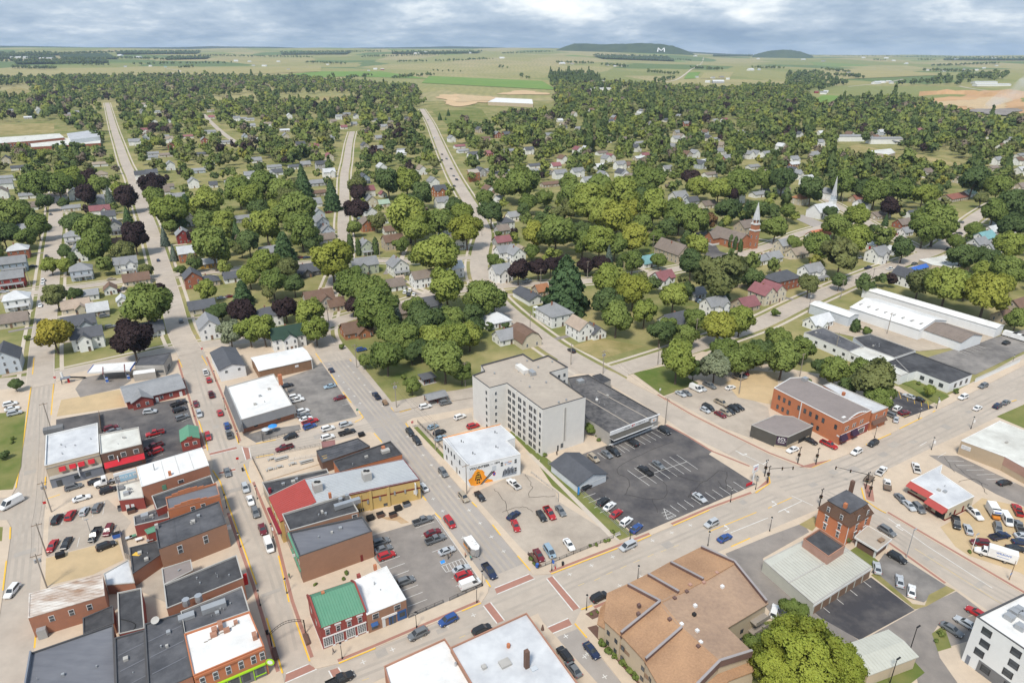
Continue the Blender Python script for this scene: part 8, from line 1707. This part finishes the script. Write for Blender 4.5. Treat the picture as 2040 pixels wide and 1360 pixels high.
for ox,oy,rows in((0,340,[(1260,712,90,'sedan','navy'),(1443,1197,90,'suv','grey'),(345,872,90,'suv','white'),(340,897,90,'sedan','white'),(320,1072,270,'sedan','white'),(310,1202,270,'pickup','black'),(370,682,90,'suv','black'),(403,347,90,'suv','grey'),(885,862,0,'sedan','tan'),(877,1242,0,'suv','grey'),(830,1157,0,'suv','grey'),(935,957,60,'suv','maroon'),(985,940,60,'suv','grey'),(1765,1012,0,'sedan','silver'),(1830,1000,0,'sedan','maroon'),(30,962,0,'sedan','silver'),(260,760,0,'sedan','black')]),(510,340,[(1187,967,60,'suv','white'),(1227,952,60,'suv','white'),(1217,987,60,'suv','black'),(1257,982,60,'sedan','white'),(580,332,0,'pickup','maroon'),(355,690,0,'sedan','maroon'),(402,690,0,'sedan','navy'),(1600,72,270,'suv','black'),(1575,42,90,'sedan','grey'),(1580,122,270,'sedan','black'),(825,380,0,'sedan','pale blue')]),(1530,340,[(1535,412,90,'suv','grey'),(1525,497,90,'sedan','black'),(1375,547,0,'sedan','pale blue'),(1445,622,0,'suv','black'),(975,782,0,'pickup','white'),(800,772,0,'pickup','navy'),(1170,742,0,'suv','grey'),(742,692,0,'sedan','silver'),(1015,507,0,'sedan','red'),(1900,1370,0,'suv','black')]),(510,0,[(1480,1277,90,'suv','black'),(1520,1267,270,'suv','grey'),(1482,1230,90,'sedan','black'),(1432,1190,90,'sedan','silver'),(1420,1102,270,'van','white'),(1370,957,90,'sedan','grey'),(1555,1345,270,'sedan','black')]),(1020,340,[(1610,478,0,'van','white'),(120,880,0,'pickup','silver'),(1480,1030,30,'suv','navy'),(1500,1040,30,'suv','pale blue')])):
 for(x,y,a,k,c)in rows:car(ox+x/4,oy+y/4,a,k,c,where_of(ox+x/4,oy+y/4),.07,full=False)
for x,y in((915,688),(928,703)):pass
# ---- special vehicles
def veh(name,label,cat,px,ang,z=.16):
 p=G(*px,1);p.z=z;t=thing(name,label,cat,p);t.rotation_euler=(0,0,UANG+R(ang));return t
def wheels(t,xs,y,r=.45):
 for x in xs:
  for s in(-1,1):o=bpy.data.objects.new('wheel',WHEELS[.5]);link(o,t);o.location=(x,s*y,.5*r/.45);o.scale=(r/.5,)*3
def lp(t,mb,name,m,parent=None):o=bpy.data.objects.new(name,mb.mesh(name,MATS[m]if isinstance(m,str)else m));link(o,parent or t);return o
# box truck
t=veh('box_truck',"white box truck lettered WILSON'S in blue parked in the sandy yard",'truck',(1982,1106),118);wheels(t,(2.9,-2.2),.95)
lp(t,MB().box((-1.4,0,2.15),(6.2,2.4,2.5)),'cargo_box','r_white');b_=MB();loft(b_,[(1.75,1.05,.6,1.5,.98),(3.2,1.0,.6,1.45,.95),(4.1,.95,.65,1.35,.85),(4.5,.8,.7,1.1,.85)]);c=cabin(b_,1.75,3.1,1.8,2.7,1.0,.85,1.45,2.35);lp(t,b_,'cab','car_white');lp(t,MB().box((-.5,0,.7),(6.5,.9,.35)),'chassis','black_trim')
link(bpy.data.objects.new('windshield',panel([c[1],c[2],c[6],c[5]],.88,.012,MATS['glass_car'],'windshield')),t)
for q in([c[0],c[1],c[5],c[4]],[c[2],c[3],c[7],c[6]]):link(bpy.data.objects.new('side_window',panel(q,.8,.012,MATS['glass_car'],'side_window')),t)
for s,rt in((1,Vector((-1,0,0))),(-1,Vector((1,0,0)))):
 o=text(t,"WILSON'S",(0,0,0),rt,UP,.72,'sign_blue');o.matrix_local=Matrix((rt*.72,UP*.72,rt.cross(UP)*.72)).transposed().to_4x4();o.location=(-1.5,s*1.22,2.6)
 o=lp(t,MB().box((-1.5,s*1.215,1.7),(2.6,.02,.10)),'stripe','sign_blue')
 # tractor unit
t=veh('truck_tractor','white lorry tractor unit without trailer in the alley','truck',(211,960),185);wheels(t,(2.3,-1.4,-2.5),.95,.5);b_=MB();loft(b_,[(-.2,1.1,.6,1.6,.98),(1.4,1.05,.6,1.6,.95),(2.6,.95,.65,1.5,.85),(3.1,.85,.7,1.2,.85)]);c=cabin(b_,-.4,1.3,-.3,.9,1.1,.95,1.55,2.9);lp(t,b_,'cab','car_white');lp(t,MB().box((-1.4,0,.8),(3.6,.9,.3)),'chassis','metal_grey');link(bpy.data.objects.new('windshield',panel([c[1],c[2],c[6],c[5]],.88,.012,MATS['glass_car'],'windshield')),t)
for q in([c[0],c[1],c[5],c[4]],[c[2],c[3],c[7],c[6]]):link(bpy.data.objects.new('side_window',panel(q,.6,.012,MATS['glass_car'],'side_window')),t)
lp(t,MB().tube([(-.6,.8,1.0),(-.6,.8,3.2)],.1,6),'exhaust_stack','aluminium')
# food trailer
t=veh('food_trailer','aluminium food trailer with open serving hatch beside the grey car park','trailer',(941,1092),270,Z0);wheels(t,(-.5,.5),1.0,.36);P=[(-2.9,-1.15),(1.9,-1.15),(2.9,-.45),(2.9,.45),(1.9,1.15),(-2.9,1.15)];lp(t,MB().prism(P,.55,2.7),'body','aluminium');lp(t,MB().prism([(x*1.01,y*1.02)for x,y in P],2.7,2.8),'roof','r_white')
for x,y,r in((.9,.3,.4),(.2,.75,.25),(-.6,.1,.2)):lp(t,MB().tube([(x,y,2.8),(x,y,3.1)],r,8),'roof_vent','r_white')
lp(t,MB().box((-1.6,-1.18,1.75),(2.2,.05,.9)),'serving_window','glass_car');lp(t,MB().box((-1.6,-1.18,1.05),(2.6,.06,.5)),'menu_panel','sign_orange');lp(t,MB().box((.6,-1.5,1.5),(1.3,.7,.06)),'counter_shelf','wood');lp(t,MB().box((.6,-1.18,1.9),(1.2,.05,.7)),'serving_window','glass_car');lp(t,MB().tube([(2.9,0,.6),(4.1,0,.55)],.07,5),'drawbar','metal_grey')
# camper, trailers, rally car, parked wood trailer
t=veh('camper_van','white camper with orange front in the sandy yard','van',(1979,1020),225);wheels(t,(1.7,-1.6),.95,.4);lp(t,MB().box((-.6,0,1.75),(4.4,2.3,2.1)),'body','r_white');lp(t,MB().box((1.7,0,2.4),(1.4,2.2,.8)),'overcab','r_white');b_=MB();loft(b_,[(1.4,1.0,.5,1.3,.95),(2.4,.98,.5,1.2,.9),(2.9,.9,.55,1.0,.9)]);lp(t,b_,'bonnet','car_orange');lp(t,MB().box((1.85,0,1.65),(.7,1.9,.6)),'windshield','glass_car');lp(t,MB().box((2.42,0,2.4),(.04,1.6,.35)),'front_window','sign_blue')
def trailer(name,label,px,ang,L_,W_,m,load=None,z=Z0):
 t=veh(name,label,'trailer',px,ang,z);wheels(t,(-.3,),W_/2+.05,.34);lp(t,MB().box((0,0,.62),(L_,W_,.12)),'deck',m)
 for s in(-1,1):lp(t,MB().box((0,s*W_/2,.8),(L_,.06,.3)),'side_rail','black_trim')
 lp(t,MB().tube([(L_/2,0,.6),(L_/2+1.1,0,.5)],.06,5),'drawbar','black_trim')
 if load:lp(t,MB().box((0,0,1.2),(L_*.9,W_*.9,1.0),0,0,.85),'load',load)
trailer('utility_trailer','small trailer heaped with split wood behind the navy pickup',(767,801),90,2.6,1.6,'wood','wood')
trailer('flat_trailer','low rusty flat trailer behind the white pickup at the junction',(1732,951),15,4.2,2.0,'rust_deck')
for k in range(3):
 t=veh('travel_trailer',f'white travel trailer in the row at the right edge, {ordn(k + 1)} from the left','trailer',(2012+k*17,668+k*5),95,.16);wheels(t,(0,),1.05,.36);lp(t,MB().box((0,0,1.6),(5.6,2.3,2.1),0,0,.94),'body','r_white');lp(t,MB().box((-.8,-1.1,1.8),(1.2,.1,.7)),'window','glass_car');lp(t,MB().box((1.2,-1.1,1.5),(.7,.1,1.6)),'door','w_grey')
car(2001,961,345,'sedan','black','with orange and red sides in the slanting stalls')
# ================================================================== street furniture
def lamp_mesh():
 pole=MB().tube([(0,0,0),(0,0,.5),(0,0,.55),(0,0,4.0)],[.17,.15,.08,.06],8).mesh('pole',MATS['iron'])
 head=MB().tube([(0,0,4.0),(0,0,4.1),(0,0,4.5)],[.1,.2,.26],8).mesh('lantern',MATS['lamp_white']);cap=MB().tube([(0,0,4.5),(0,0,4.62),(0,0,4.85)],[.3,.22,.03],8).mesh('lantern_cap',MATS['iron']);return pole,head,cap
LAMP=lamp_mesh();BAN=MB().box((.38,0,3.0),(.6,.03,1.1)).mesh('banner',MATS['sign_white'])
def place_name(px,py):
 if py>1050:return 'on the main street' if px>700 else 'on the sloping street'
 return 'on the sloping street' if px<600 else 'by the wide street junction' if px>1400 else 'on the middle street'
for i,(x,y)in enumerate(((682,1312),(830,1250),(950,1200),(961,1167),(572,1182),(544,1071),(519,1206),(513,994),(1099,1137),(1255,1075),(1168,1215),(1270,1156),(1410,1087),(370,775),(387,830),(449,816),(476,882),(430,760),(479,1090),(452,1012),(1865,814),(1934,854),(1855,896),(1455,1000),(1533,1058),(1742,872),(1830,835),(1505,975),(2015,728))):
 p=G(x,y);p.z=.14;t=thing('street_lamp','','street lamp',p)
 for n,me in zip(('pole','lantern','lantern_cap'),LAMP):link(bpy.data.objects.new(n,me),t)
 if i in(20,21,22,5,8):o=bpy.data.objects.new('banner',BAN);link(o,t);o.rotation_euler=(0,0,-.5);o.material_slots[0].link='OBJECT';o.material_slots[0].material=MATS['sign_blue' if i==8 else 'sign_white']
 later(t,'black lantern street lamp',place_name(x,y),p,'street lamps of the town')
POLE=MB().tube([(0,0,0),(0,0,10.5)],[.19,.12],8).mesh('pole',MATS['wood_grey']);ARM=MB().box((0,0,9.9),(2.4,.12,.14)).mesh('crossarm',MATS['wood']);INS=MB().tube([(0,0,0),(0,0,.25)],.06,6).mesh('insulator',MATS['coping']);TRF=MB().tube([(0,0,0),(0,0,.9)],.28,8).mesh('transformer',MATS['metal_grey'])
PTOP={}
def pole(x,y,ang=0,h=1.0,tr=False,arm=True):
 p=G(x,y);p.z=.02;t=thing('utility_pole','','utility pole',p);t.rotation_euler=(0,0,UANG+R(ang));t.scale=(1,1,h);link(bpy.data.objects.new('pole',POLE),t)
 if arm:
  a=bpy.data.objects.new('crossarm',ARM);link(a,t)
  for s in(-1.1,-.4,.4,1.1):o=bpy.data.objects.new('insulator',INS);link(o,t);o.location=(s,0,9.97)
 if tr:
  for s in(-.45,.45):o=bpy.data.objects.new('transformer',TRF);link(o,t);o.location=(s,0,8.0)
 PTOP[(x,y)]=p+Vector((0,0,10*h));later(t,'wooden utility pole'+(' with transformers' if tr else ''),'downtown at the left' if x<300 and y>700 else 'near the park and tower' if y>640 and x<1150 else 'along the lower curving road' if y>640 and x<1500 else 'behind the brick hall' if y>640 else where_of(x,y),p,'utility poles of the town')
for a in((102,855,0),(103,1020,0,1,True),(94,1107,0),(94,1171,0,1,True),(711,732,0),(790,812,0,1,True),(868,897,0),(930,984,0),(1137,727,90,.95,False,False),(1201,745,0,1,True),(1325,845,90),(1310,727,0,.9,False,False),(1472,785,0,.9),(1593,751,0),(1077,572,0),(1170,555,0),(1300,500,0),(1242,547,0,.8),(1385,677,0),(1610,622,0,1,True),(1735,570,0),(1767,665,0),(1677,409,0),(1829,480,0),(1784,550,0),(1674,595,0),(75,487,90),(61,570,90),(349,542,90),(246,557,90),(757,515,0),(656,652,0),(960,470,90),(1056,662,90),(927,770,0),(1663,707,0,1,False,False)):pole(*a)
def wire(a,b,sag=.8,o=0.):
 P,Q=PTOP[a]+U*o,PTOP[b]+U*o;return[P+(Q-P)*k/8-UP*sag*4*(k/8)*(1-k/8)for k in range(9)]
for a,b in(((102,855),(103,1020)),((103,1020),(94,1107)),((94,1107),(94,1171)),((711,732),(790,812)),((790,812),(868,897)),((868,897),(930,984)),((1077,572),(1170,555)),((1201,745),(1325,845)),((1610,622),(1735,570)),((1735,570),(1784,550))):
 t=thing('power_line','','power line',PTOP[a])
 for o in(-1.1,.4,1.1):part(MB().tube(wire(a,b,.8,o),.022,3),'wire',MATS['iron'],t)
 later(t,'thin black power lines strung between two poles','downtown at the left' if a[0]<300 else 'beside the park' if a[0]<1000 else 'over the right-hand streets',PTOP[a],'power lines of the town')
p=G(187,1083);t=thing('light_pole','slim grey light pole in the beige left car park','light pole',p);part(MB().tube([p,p+UP*8],[.12,.07],6),'pole',MATS['metal_grey'],t);part(MB().box((p+UP*8)[:],(.9,.3,.15),UANG),'lamp_head',MATS['metal_grey'],t)
for x,y,h,lab in((1805,1111,9,'tall grey light pole beside the carport'),(1812,1297,7,'black light pole on the curving drive'),(1772,1362,7,'black light pole beside the tan garage'),(2010,1155,6,'thin brown post with a small blue sign by the sandy yard'),(1936,1095,5,'white light pole in the sandy yard')):
 p=G(x,y);t=thing('light_pole',lab,'light pole',p);part(MB().tube([p,p+UP*h],[.11,.07],6),'pole',MATS['iron' if 'black' in lab else 'wood' if 'brown' in lab else 'sign_white' if 'white' in lab else 'metal_grey'],t);part(MB().box((p+UP*h+U*.5)[:],(1.2,.3,.16),UANG),'lamp_head',MATS['iron' if 'black' in lab else 'metal_grey'],t)if 'blue' not in lab else part(MB().box((p+UP*2)[:],(.7,.06,.6),UANG),'sign',MATS['paint_blue'],t)
 # ---- traffic signals
SIGH=MB().box((0,0,0),(.32,.28,1.0)).mesh('signal_head',MATS['iron'])
def signal(px,lab,arm=None,L_=7):
 p=G(*px);p.z=.14;t=thing('traffic_signal',lab,'traffic signal',p);t.rotation_euler=(0,0,UANG);link(bpy.data.objects.new('pole',MB().tube([(0,0,0),(0,0,5.4)],[.16,.10],8).mesh('pole',MATS['iron'])),t)
 heads=[(0,.35,3.0),(.35,0,3.0)]
 if arm is not None:
  d=Vector((math.cos(R(arm)),math.sin(R(arm)),0));link(bpy.data.objects.new('mast_arm',MB().tube([(0,0,5.0),tuple(d*L_+UP*5.6)],[.10,.06],6).mesh('mast_arm',MATS['iron'])),t);heads+=[tuple(d*L_+UP*5.3),tuple(d*L_*.55+UP*5.1)]
 for h in heads:
  o=bpy.data.objects.new('signal_head',SIGH);link(o,t);o.location=h
  for k,c in enumerate(('lamp_red','paint_yellow','r_greenmetal')):
   q=bpy.data.objects.new('signal_lens',MB().tube([(0,-.15,0),(0,-.17,0)],.09,8).mesh('signal_lens',MATS[c]));link(q,o);q.location=(0,0,.32-k*.32)
 for s in(-.35,.35):link(bpy.data.objects.new('lantern',MB().tube([(s,0,5.5),(s,0,5.9)],[.12,.18],7).mesh('lantern',MATS['iron'])),t)
signal((1528,962),'black traffic signal with mast arm on the supermarket corner',330,7);signal((1523,949),'black twin-lantern signal post just behind the supermarket corner');signal((1589,923),'black signal post on the kerb before the drive-in bar');signal((1625,925),'black signal post on the brick island by the drive-in bar');signal((1632,1008),'black signal post at the corner of the mansard house');signal((1724,974),'black traffic signal with long mast arm by the repair garage',130,9);signal((1731,990),'black signal post on the curved corner by the repair garage');
# ---- the arch over the sloping street
A,B=G(542,1287),G(609,1261);t=thing('street_arch','thin black iron arch spanning the sloping street','arch',(A+B)/2)
for q in(A,B):part(MB().tube([q,q+UP*4],.13,6),'post',MATS['iron'],t)
for dz in(0,.55):part(MB().tube([A+(B-A)*k/12+UP*(4-dz+1.5*math.sin(math.pi*k/12))for k in range(13)],.06,5),'arch_rail',MATS['iron'],t)
for k in range(1,12):q=A+(B-A)*k/12+UP*(4+1.5*math.sin(math.pi*k/12));part(MB().tube([q,q-UP*.55],.03,4),'bar',MATS['iron'],t)
# ---- fences
def fence(name,lab,pts,h,m,gap=2.2,rails=(1.0,.15),z=.14,pick=True):
 P=[G(*q)for q in pts];t=thing(name,lab,'fence',P[0])
 for a,b in zip(P[:-1],P[1:]):
  L_=(b-a).length;n=max(1,round(L_/gap));d=(b-a).normalized();rz=math.atan2(d.y,d.x)
  for r in rails:part(MB().tube([a+UP*(z+h*r),b+UP*(z+h*r)],.04,4),'rail',MATS[m],t)
  for k in range(n+1):q=a+(b-a)*k/n;part(MB().tube([q,q+UP*(z+h)],.05,4),'post',MATS[m],t)
  if pick:
   mb=MB();k=0
   while k<L_:q=a+d*k;mb.box((q.x,q.y,z+h*.55),(.035,.035,h*.85),rz);k+=.35
   part(mb,'balusters',MATS[m],t)['kind']='stuff'
fence('railing','black iron railing at the lower left edge of the grey car park',[(814,1231),(883,1201)],1.0,'iron');fence('railing','black iron railing at the lower right edge of the grey car park',[(896,1197),(960,1168)],1.0,'iron');fence('railing','black iron railing round the beige car park corner',[(1052,1105),(1072,1133),(1222,1072)],1.0,'iron');fence('chain_fence','grey chain fence beside the long footpath',[(1092,925),(1150,975),(1252,1068)],1.3,'metal_grey',3,(1.0,.5,.1),pick=False);fence('guard_rail','silver rail along the upper edge of the beige car park',[(1058,943),(1112,985),(1112,1000)],.8,'metal_grey',2.5,(1.0,.5),pick=False);fence('railing','dark fence along the small car park by the tower',[(832,842),(892,905)],1.0,'iron');fence('railing','dark railing round the tavern patio',[(522,866),(524,880),(596,861)],1.0,'iron')
def boards(name,lab,pts,h,m='wood_grey',w=.9):
 P=[G(*q)for q in pts];t=thing(name,lab,'fence',P[0])
 for a,b in zip(P[:-1],P[1:]):
  L_=(b-a).length;d=(b-a).normalized();n=max(1,int(L_/w))
  for k in range(n):q=a+d*(k+.5)*L_/n;part(MB().box((q.x,q.y,.14+h/2),(L_/n*.9,.06,h*(1+.03*((k*7)%3))),math.atan2(d.y,d.x)),'board',MATS[m],t)
boards('board_fence','weathered grey board fence round the cluttered back yard',[(240,1060),(250,1112),(262,1118)],1.9);boards('board_fence','brown slatted fence beside the pale sheds',[(1619,615),(1690,650)],2.0,'wood',1.2);boards('board_fence','grey board fence behind the mauve-roofed garage',[(1433,588),(1455,575),(1490,572),(1500,578)],1.8,'wood_grey',1.5);boards('board_fence','tall brown post fence beside the black car park',[(199,828),(203,862)],2.2,'wood')
# ---- bins, boxes and small things
def dumpster(px,m,lab,ang=0):
 p=G(*px,.6);p.z=.15;t=thing('dumpster',lab,'dumpster',p);t.rotation_euler=(0,0,UANG+R(ang));lp(t,MB().box((0,0,.6),(1.9,1.3,1.1),0,0,1.08),'body',m);lp(t,MB().box((0,.1,1.2),(2.0,1.4,.08)),'lid','black_trim')
 for s in(-1,1):lp(t,MB().box((s*1.05,0,.7),(.12,.9,.15)),'lift_arm',m)
for px,m,lab in(((738,1032),'iron','small black dumpster nearest the black roof'),((758,1026),'w_brickdark','brown dumpster behind the yellow hall'),((783,1026),'w_brickdark','larger brown dumpster with rust stain behind the yellow hall'),((793,1013),'iron','black dumpster against the yellow wall'),((810,1005),'w_bluegrey','blue-black dumpster at the right end of the yellow wall'),((120,1106),'iron','black dumpster beside the sandy vacant lot'),((233,1066),'sign_blue','navy dumpster by the board fence'),((243,1012),'w_charcoal','grey dumpster behind the low red rear building'),((262,1018),'w_brickdark','brown dumpster behind the low red rear building'),((720,866),'iron','black dumpster at the end of the patio fence')):dumpster(px,m,lab)
rs=thing('rust_stain','brown rust stain spread on the concrete below the dumpsters','stain',G(790,1035));bm_('rust_stain',(.40,.24,.12),(.50,.38,.25));g=random.Random(3)
part(MB().poly([(G(*q)+UP*.168)[:]for q in((758,1031),(775,1030),(795,1028),(815,1041),(800,1044),(790,1038),(772,1036))]),'stain',MATS['rust_stain'],rs)
def simple(name,lab,cat,px,parts):
 p=G(*px);p.z=.14;t=thing(name,lab,cat,p);t.rotation_euler=(0,0,UANG)
 for n,mb,m in parts:lp(t,mb,n,m)
 return t
simple('mailbox','blue mailbox at the corner of the beige car park','mailbox',(1070,1131),[('body',MB().box((0,0,.7),(.6,.6,.9)),'sign_blue'),('dome',MB().tube([(-.3,0,1.15),(.3,0,1.15)],.3,10),'sign_blue'),('leg',MB().box((0,0,.15),(.5,.5,.25)),'iron')])
for px,lab in(((1121,1126),'black litter bin on the kerb by the beige car park'),((533,1263),'black litter bin beside the white corner roof'),((484,938),'black litter bin at the crossing by the terrace')):simple('litter_bin',lab,'litter bin',px,[('body',MB().tube([(0,0,0),(0,0,1.0)],[.28,.34],10),'iron'),('lid',MB().tube([(0,0,1.0),(0,0,1.15)],[.36,.15],10),'iron')])
simple('hydrant','small red hydrant on the main street kerb','hydrant',(1106,1133),[('body',MB().tube([(0,0,0),(0,0,.6)],.14,8),'sign_red'),('cap',MB().tube([(0,0,.6),(0,0,.8)],[.16,.05],8),'sign_red')])
simple('bench','pale bench at the end of the grass strip','bench',(1231,1068),[('seat',MB().box((0,0,.45),(1.7,.5,.08)),'coping'),('backrest',MB().box((0,.25,.8),(1.7,.08,.5)),'coping'),('leg',MB().box((-.7,0,.2),(.1,.45,.4)),'coping'),('leg',MB().box((.7,0,.2),(.1,.45,.4)),'coping')])
for px,lab,rot in(((549,1304),'long brown planter box left of the arch',90),((611,1275),'long brown planter box right of the arch',90)):
 t=simple('planter_box',lab,'planter',px,[('box',MB().box((0,0,.3),(.9,3.2,.6)),'w_brickdark'),('soil',MB().box((0,0,.6),(.75,3.0,.06)),'mulch')])
p=G(1499,963);t=simple('pylon_sign','white pylon sign with red letters on the supermarket corner','sign',(1499,963),[('post',MB().box((-.0,0,2),(.3,.3,4)),'sign_white'),('panel',MB().box((.3,0,5.2),(2.2,.3,2.4)),'sign_white')]);o=text(t,'RT',(0,0,0),Vector((1,0,0)),UP,1.1,'sign_red');o.location=(.3,-.17,5.1)
for k,(w_,m_)in enumerate(((1.4,'sign_blue'),(1.2,'mural_grey'))):lp(t,MB().box((.3,-.16,5.9-k*1.6),(w_,.02,.12)),'lettering',m_)
simple('banner_sign','low red banner sign at the car park corner','sign',(1492,968),[('panel',MB().box((0,0,.7),(2.6,.08,1.0)),'awning_red'),('leg',MB().box((-1.2,0,.35),(.06,.06,.7)),'iron'),('leg',MB().box((1.2,0,.35),(.06,.06,.7)),'iron')])
simple('utility_box','pale grey utility cabinet behind the corner sign','cabinet',(1508,958),[('body',MB().box((0,0,.8),(.8,.6,1.5)),'coping'),('plinth',MB().box((0,0,.06),(1.0,.8,.12)),'coping')])
simple('feather_flag','tall blue feather flag on the grass strip','flag',(1150,991),[('pole',MB().tube([(0,0,0),(0,0,3.6)],.04,5),'iron'),('sail',MB().poly([(0,0,.8),(.7,0,.9),(.75,0,3.2),(.3,0,3.6),(0,0,3.5)]).poly([(0,.02,.8),(0,.02,3.5),(.3,.02,3.6),(.75,.02,3.2),(.7,.02,.9)]),'paint_blue')])
t=simple('parasol_table','blue and white parasol over a table on the tavern patio','parasol',(545,860),[('pole',MB().tube([(0,0,0),(0,0,2.4)],.05,5),'metal_grey'),('canopy',MB().tube([(0,0,2.2),(0,0,2.6)],[1.6,.08],8),'paint_blue'),('table_top',MB().tube([(0,0,.72),(0,0,.78)],.6,10),'coping')])
simple('parasol_table','pale blue parasol over a table on the tavern patio','parasol',(531,866),[('pole',MB().tube([(0,0,0),(0,0,2.3)],.05,5),'metal_grey'),('canopy',MB().tube([(0,0,2.1),(0,0,2.5)],[1.4,.08],8),'w_paleblue'),('table_top',MB().tube([(0,0,.72),(0,0,.78)],.6,10),'coping')])
for k,(px,m)in enumerate((((258,1075),'w_paleblue'),((266,1072),'r_greenmetal'),((278,1078),'sign_white'),((286,1064),'sign_white'),((300,1080),'metal_grey'))):simple('yard_table',f'small {("pale blue", "green and red", "white", "white folding", "grey")[k]} table in the cluttered back yard','table',px,[('top',MB().box((0,0,.8),(1.6,1.0,.08)),m),('leg',MB().box((-.6,0,.4),(.08,.8,.8)),'wood'),('leg',MB().box((.6,0,.4),(.08,.8,.8)),'wood')])
simple('loading_ramp','dark blue platform with ramp and red post by the fuel station','platform',(133,763),[('platform',MB().box((0,0,2.2),(3.4,2.0,.4)),'w_bluegrey'),('ramp',MB().tube([(1.7,0,2.1),(6.5,1,.4)],.35,5),'iron'),('post',MB().box((.8,0,1.0),(.7,.7,2.0)),'sign_red'),('leg',MB().box((-1.5,-.8,1.0),(.15,.15,2.0)),'iron'),('leg',MB().box((-1.5,.8,1.0),(.15,.15,2.0)),'iron'),('chute',MB().tube([(-.8,.3,2.4),(-1.0,.6,4.6)],.4,8),'r_white')])
def roadsign(px,m,lab,word=None,h=2.2):
 t=simple('road_sign',lab,'sign',px,[('post',MB().tube([(0,0,0),(0,0,h)],.04,5),'metal_grey'),('plate',MB().box((0,-.06,h),(.8,.05,.8)),m)])
 if word:o=text(t,word,(0,0,0),Vector((1,0,0)),UP,.28,'sign_white');o.location=(0,-.1,h)
roadsign((822,852),'sign_red','red stop sign at the corner of the small tower car park','STOP');roadsign((112,762),'sign_red','red stop sign by the fuel station','STOP');roadsign((404,704),'sign_red','red stop sign at the top of the sloping street','STOP');roadsign((475,925),'sign_red','red do-not-enter sign at the crossing by the terrace');roadsign((93,1014),'sign_red','red and white sign at the alley mouth');roadsign((713,830),'r_greenmetal','green street-name sign at the tavern car park corner',None,2.8);roadsign((1314,786),'sign_white','white sign on the corner lawn')
# ---- people
def person(px,lab,shirt,trousers,hair,ang,lean=0,step=.12):
 p=G(*px);p.z=.15;bm_('skin',(.50,.32,.23));bm_('cl_'+shirt[0],shirt[1]);bm_('cl_'+trousers[0],trousers[1]);bm_('hair_'+hair[0],hair[1])
 m2=FIG[lean].copy()
 for m in('cl_'+shirt[0],'cl_'+trousers[0],'skin','hair_'+hair[0]):m2.materials.append(MATS[m])
 for q in m2.polygons:
  c=q.center;q.material_index=3 if c.z>1.66 or(c.z>1.58 and c.x<lean*.6-.03)else 2 if c.z>1.5 or(abs(c.y)>.17 and c.z<1.15 and c.z>.7)else 0 if c.z>.96 else 1
 t=thing('person',lab,'person',p);t.rotation_euler=(0,0,R(ang));b=bpy.data.objects.new('body',m2);link(b,t)
C_={'black':(.02,.02,.022),'grey':(.2,.2,.2),'teal':(.05,.35,.30),'red':(.45,.12,.08),'navy':(.03,.04,.09),'tan':(.4,.3,.2),'green':(.08,.25,.12)};CL=lambda n:(n,C_[n])
person((893,1114),'person in black with white shoes standing in the grey car park',CL('black'),CL('black'),('dark',(.02,.015,.01)),30);person((898,1109),'person in tan trousers beside the one in black',CL('black'),CL('tan'),('dark',(.02,.015,.01)),210);person((927,1111),'person in red-brown top waiting at the food trailer',CL('red'),CL('black'),('brown',(.10,.05,.02)),20);person((938,1117),'person in teal shirt at the food trailer counter',CL('teal'),CL('navy'),('dark',(.02,.015,.01)),60);person((577,1152),'person in green walking on the sloping street pavement',CL('green'),CL('black'),('dark',(.02,.015,.01)),300,.1,.2);person((1109,907),'person in black by the tower door',CL('black'),CL('black'),('dark',(.02,.015,.01)),280);person((665,1302),'person in grey walking before the corner shop',CL('grey'),CL('navy'),('brown',(.10,.05,.02)),210,.1,.2)
# ---- gallery of the white two-storey house by the curving road
q=G(1105,625,2.5);t=thing('house_gallery','white two-deck gallery with slim posts on the hip-roofed house','gallery',(q.x,q.y,0));t.rotation_euler=(0,0,UANG)
for z in(2.9,5.6):lbox(t,(-7.4,0,z),(2.2,13.6,.16),'trim_white','deck')
for k in range(6):
 lbox(t,(-8.4,-6.5+k*2.6,2.9),(.18,.18,5.6),'trim_white','post')
for z in(.9,3.7):lbox(t,(-8.4,0,z),(.08,13.4,.08),'trim_white','rail')
# ---- smoke over the quarry and the air itself
def volume(name,dens,col,aniso=.3,noise=None):
 m=bpy.data.materials.new(name);m.use_nodes=True;MATS[name]=m;t=m.node_tree;t.nodes.clear();o=t.nodes.new('ShaderNodeOutputMaterial');v=t.nodes.new('ShaderNodeVolumePrincipled');v.inputs['Color'].default_value=(*col,1);v.inputs['Density'].default_value=dens;v.inputs['Anisotropy'].default_value=aniso;t.links.new(v.outputs[0],o.inputs['Volume'])
 if noise:
  c=t.nodes.new('ShaderNodeTexCoord');n=t.nodes.new('ShaderNodeTexNoise');n.inputs['Scale'].default_value=noise;n.inputs['Detail'].default_value=4;t.links.new(c.outputs['Object'],n.inputs['Vector']);r=t.nodes.new('ShaderNodeMapRange');r.inputs[1].default_value=.42;r.inputs[2].default_value=.70;r.inputs[3].default_value=0;r.inputs[4].default_value=dens*2.2;t.links.new(n.outputs[0],r.inputs[0]);t.links.new(r.outputs[0],v.inputs['Density'])
 return m
p0=GT(1955,222);S_=[(0,0,0,4),(18,6,14,9),(45,12,28,14),(85,20,44,20),(130,30,66,27),(185,45,95,34),(240,60,130,40)]
mb=MB();pts=[p0+Vector(q[:3])for q in S_];mb.tube(pts,[q[3]for q in S_],12);o=part(mb,'smoke_plume',volume('smoke',.016,(1,1,1),0,.03),None,True);tag(o,'white smoke plume drifting up from the quarry','smoke','stuff')
o=part(MB().box((0,0,95),(34000,34000,330)),'haze',volume('haze',4.2e-5,(.60,.75,1.0),.1));tag(o,'thin blue haze over the distant land','haze','stuff')
finish_labels()
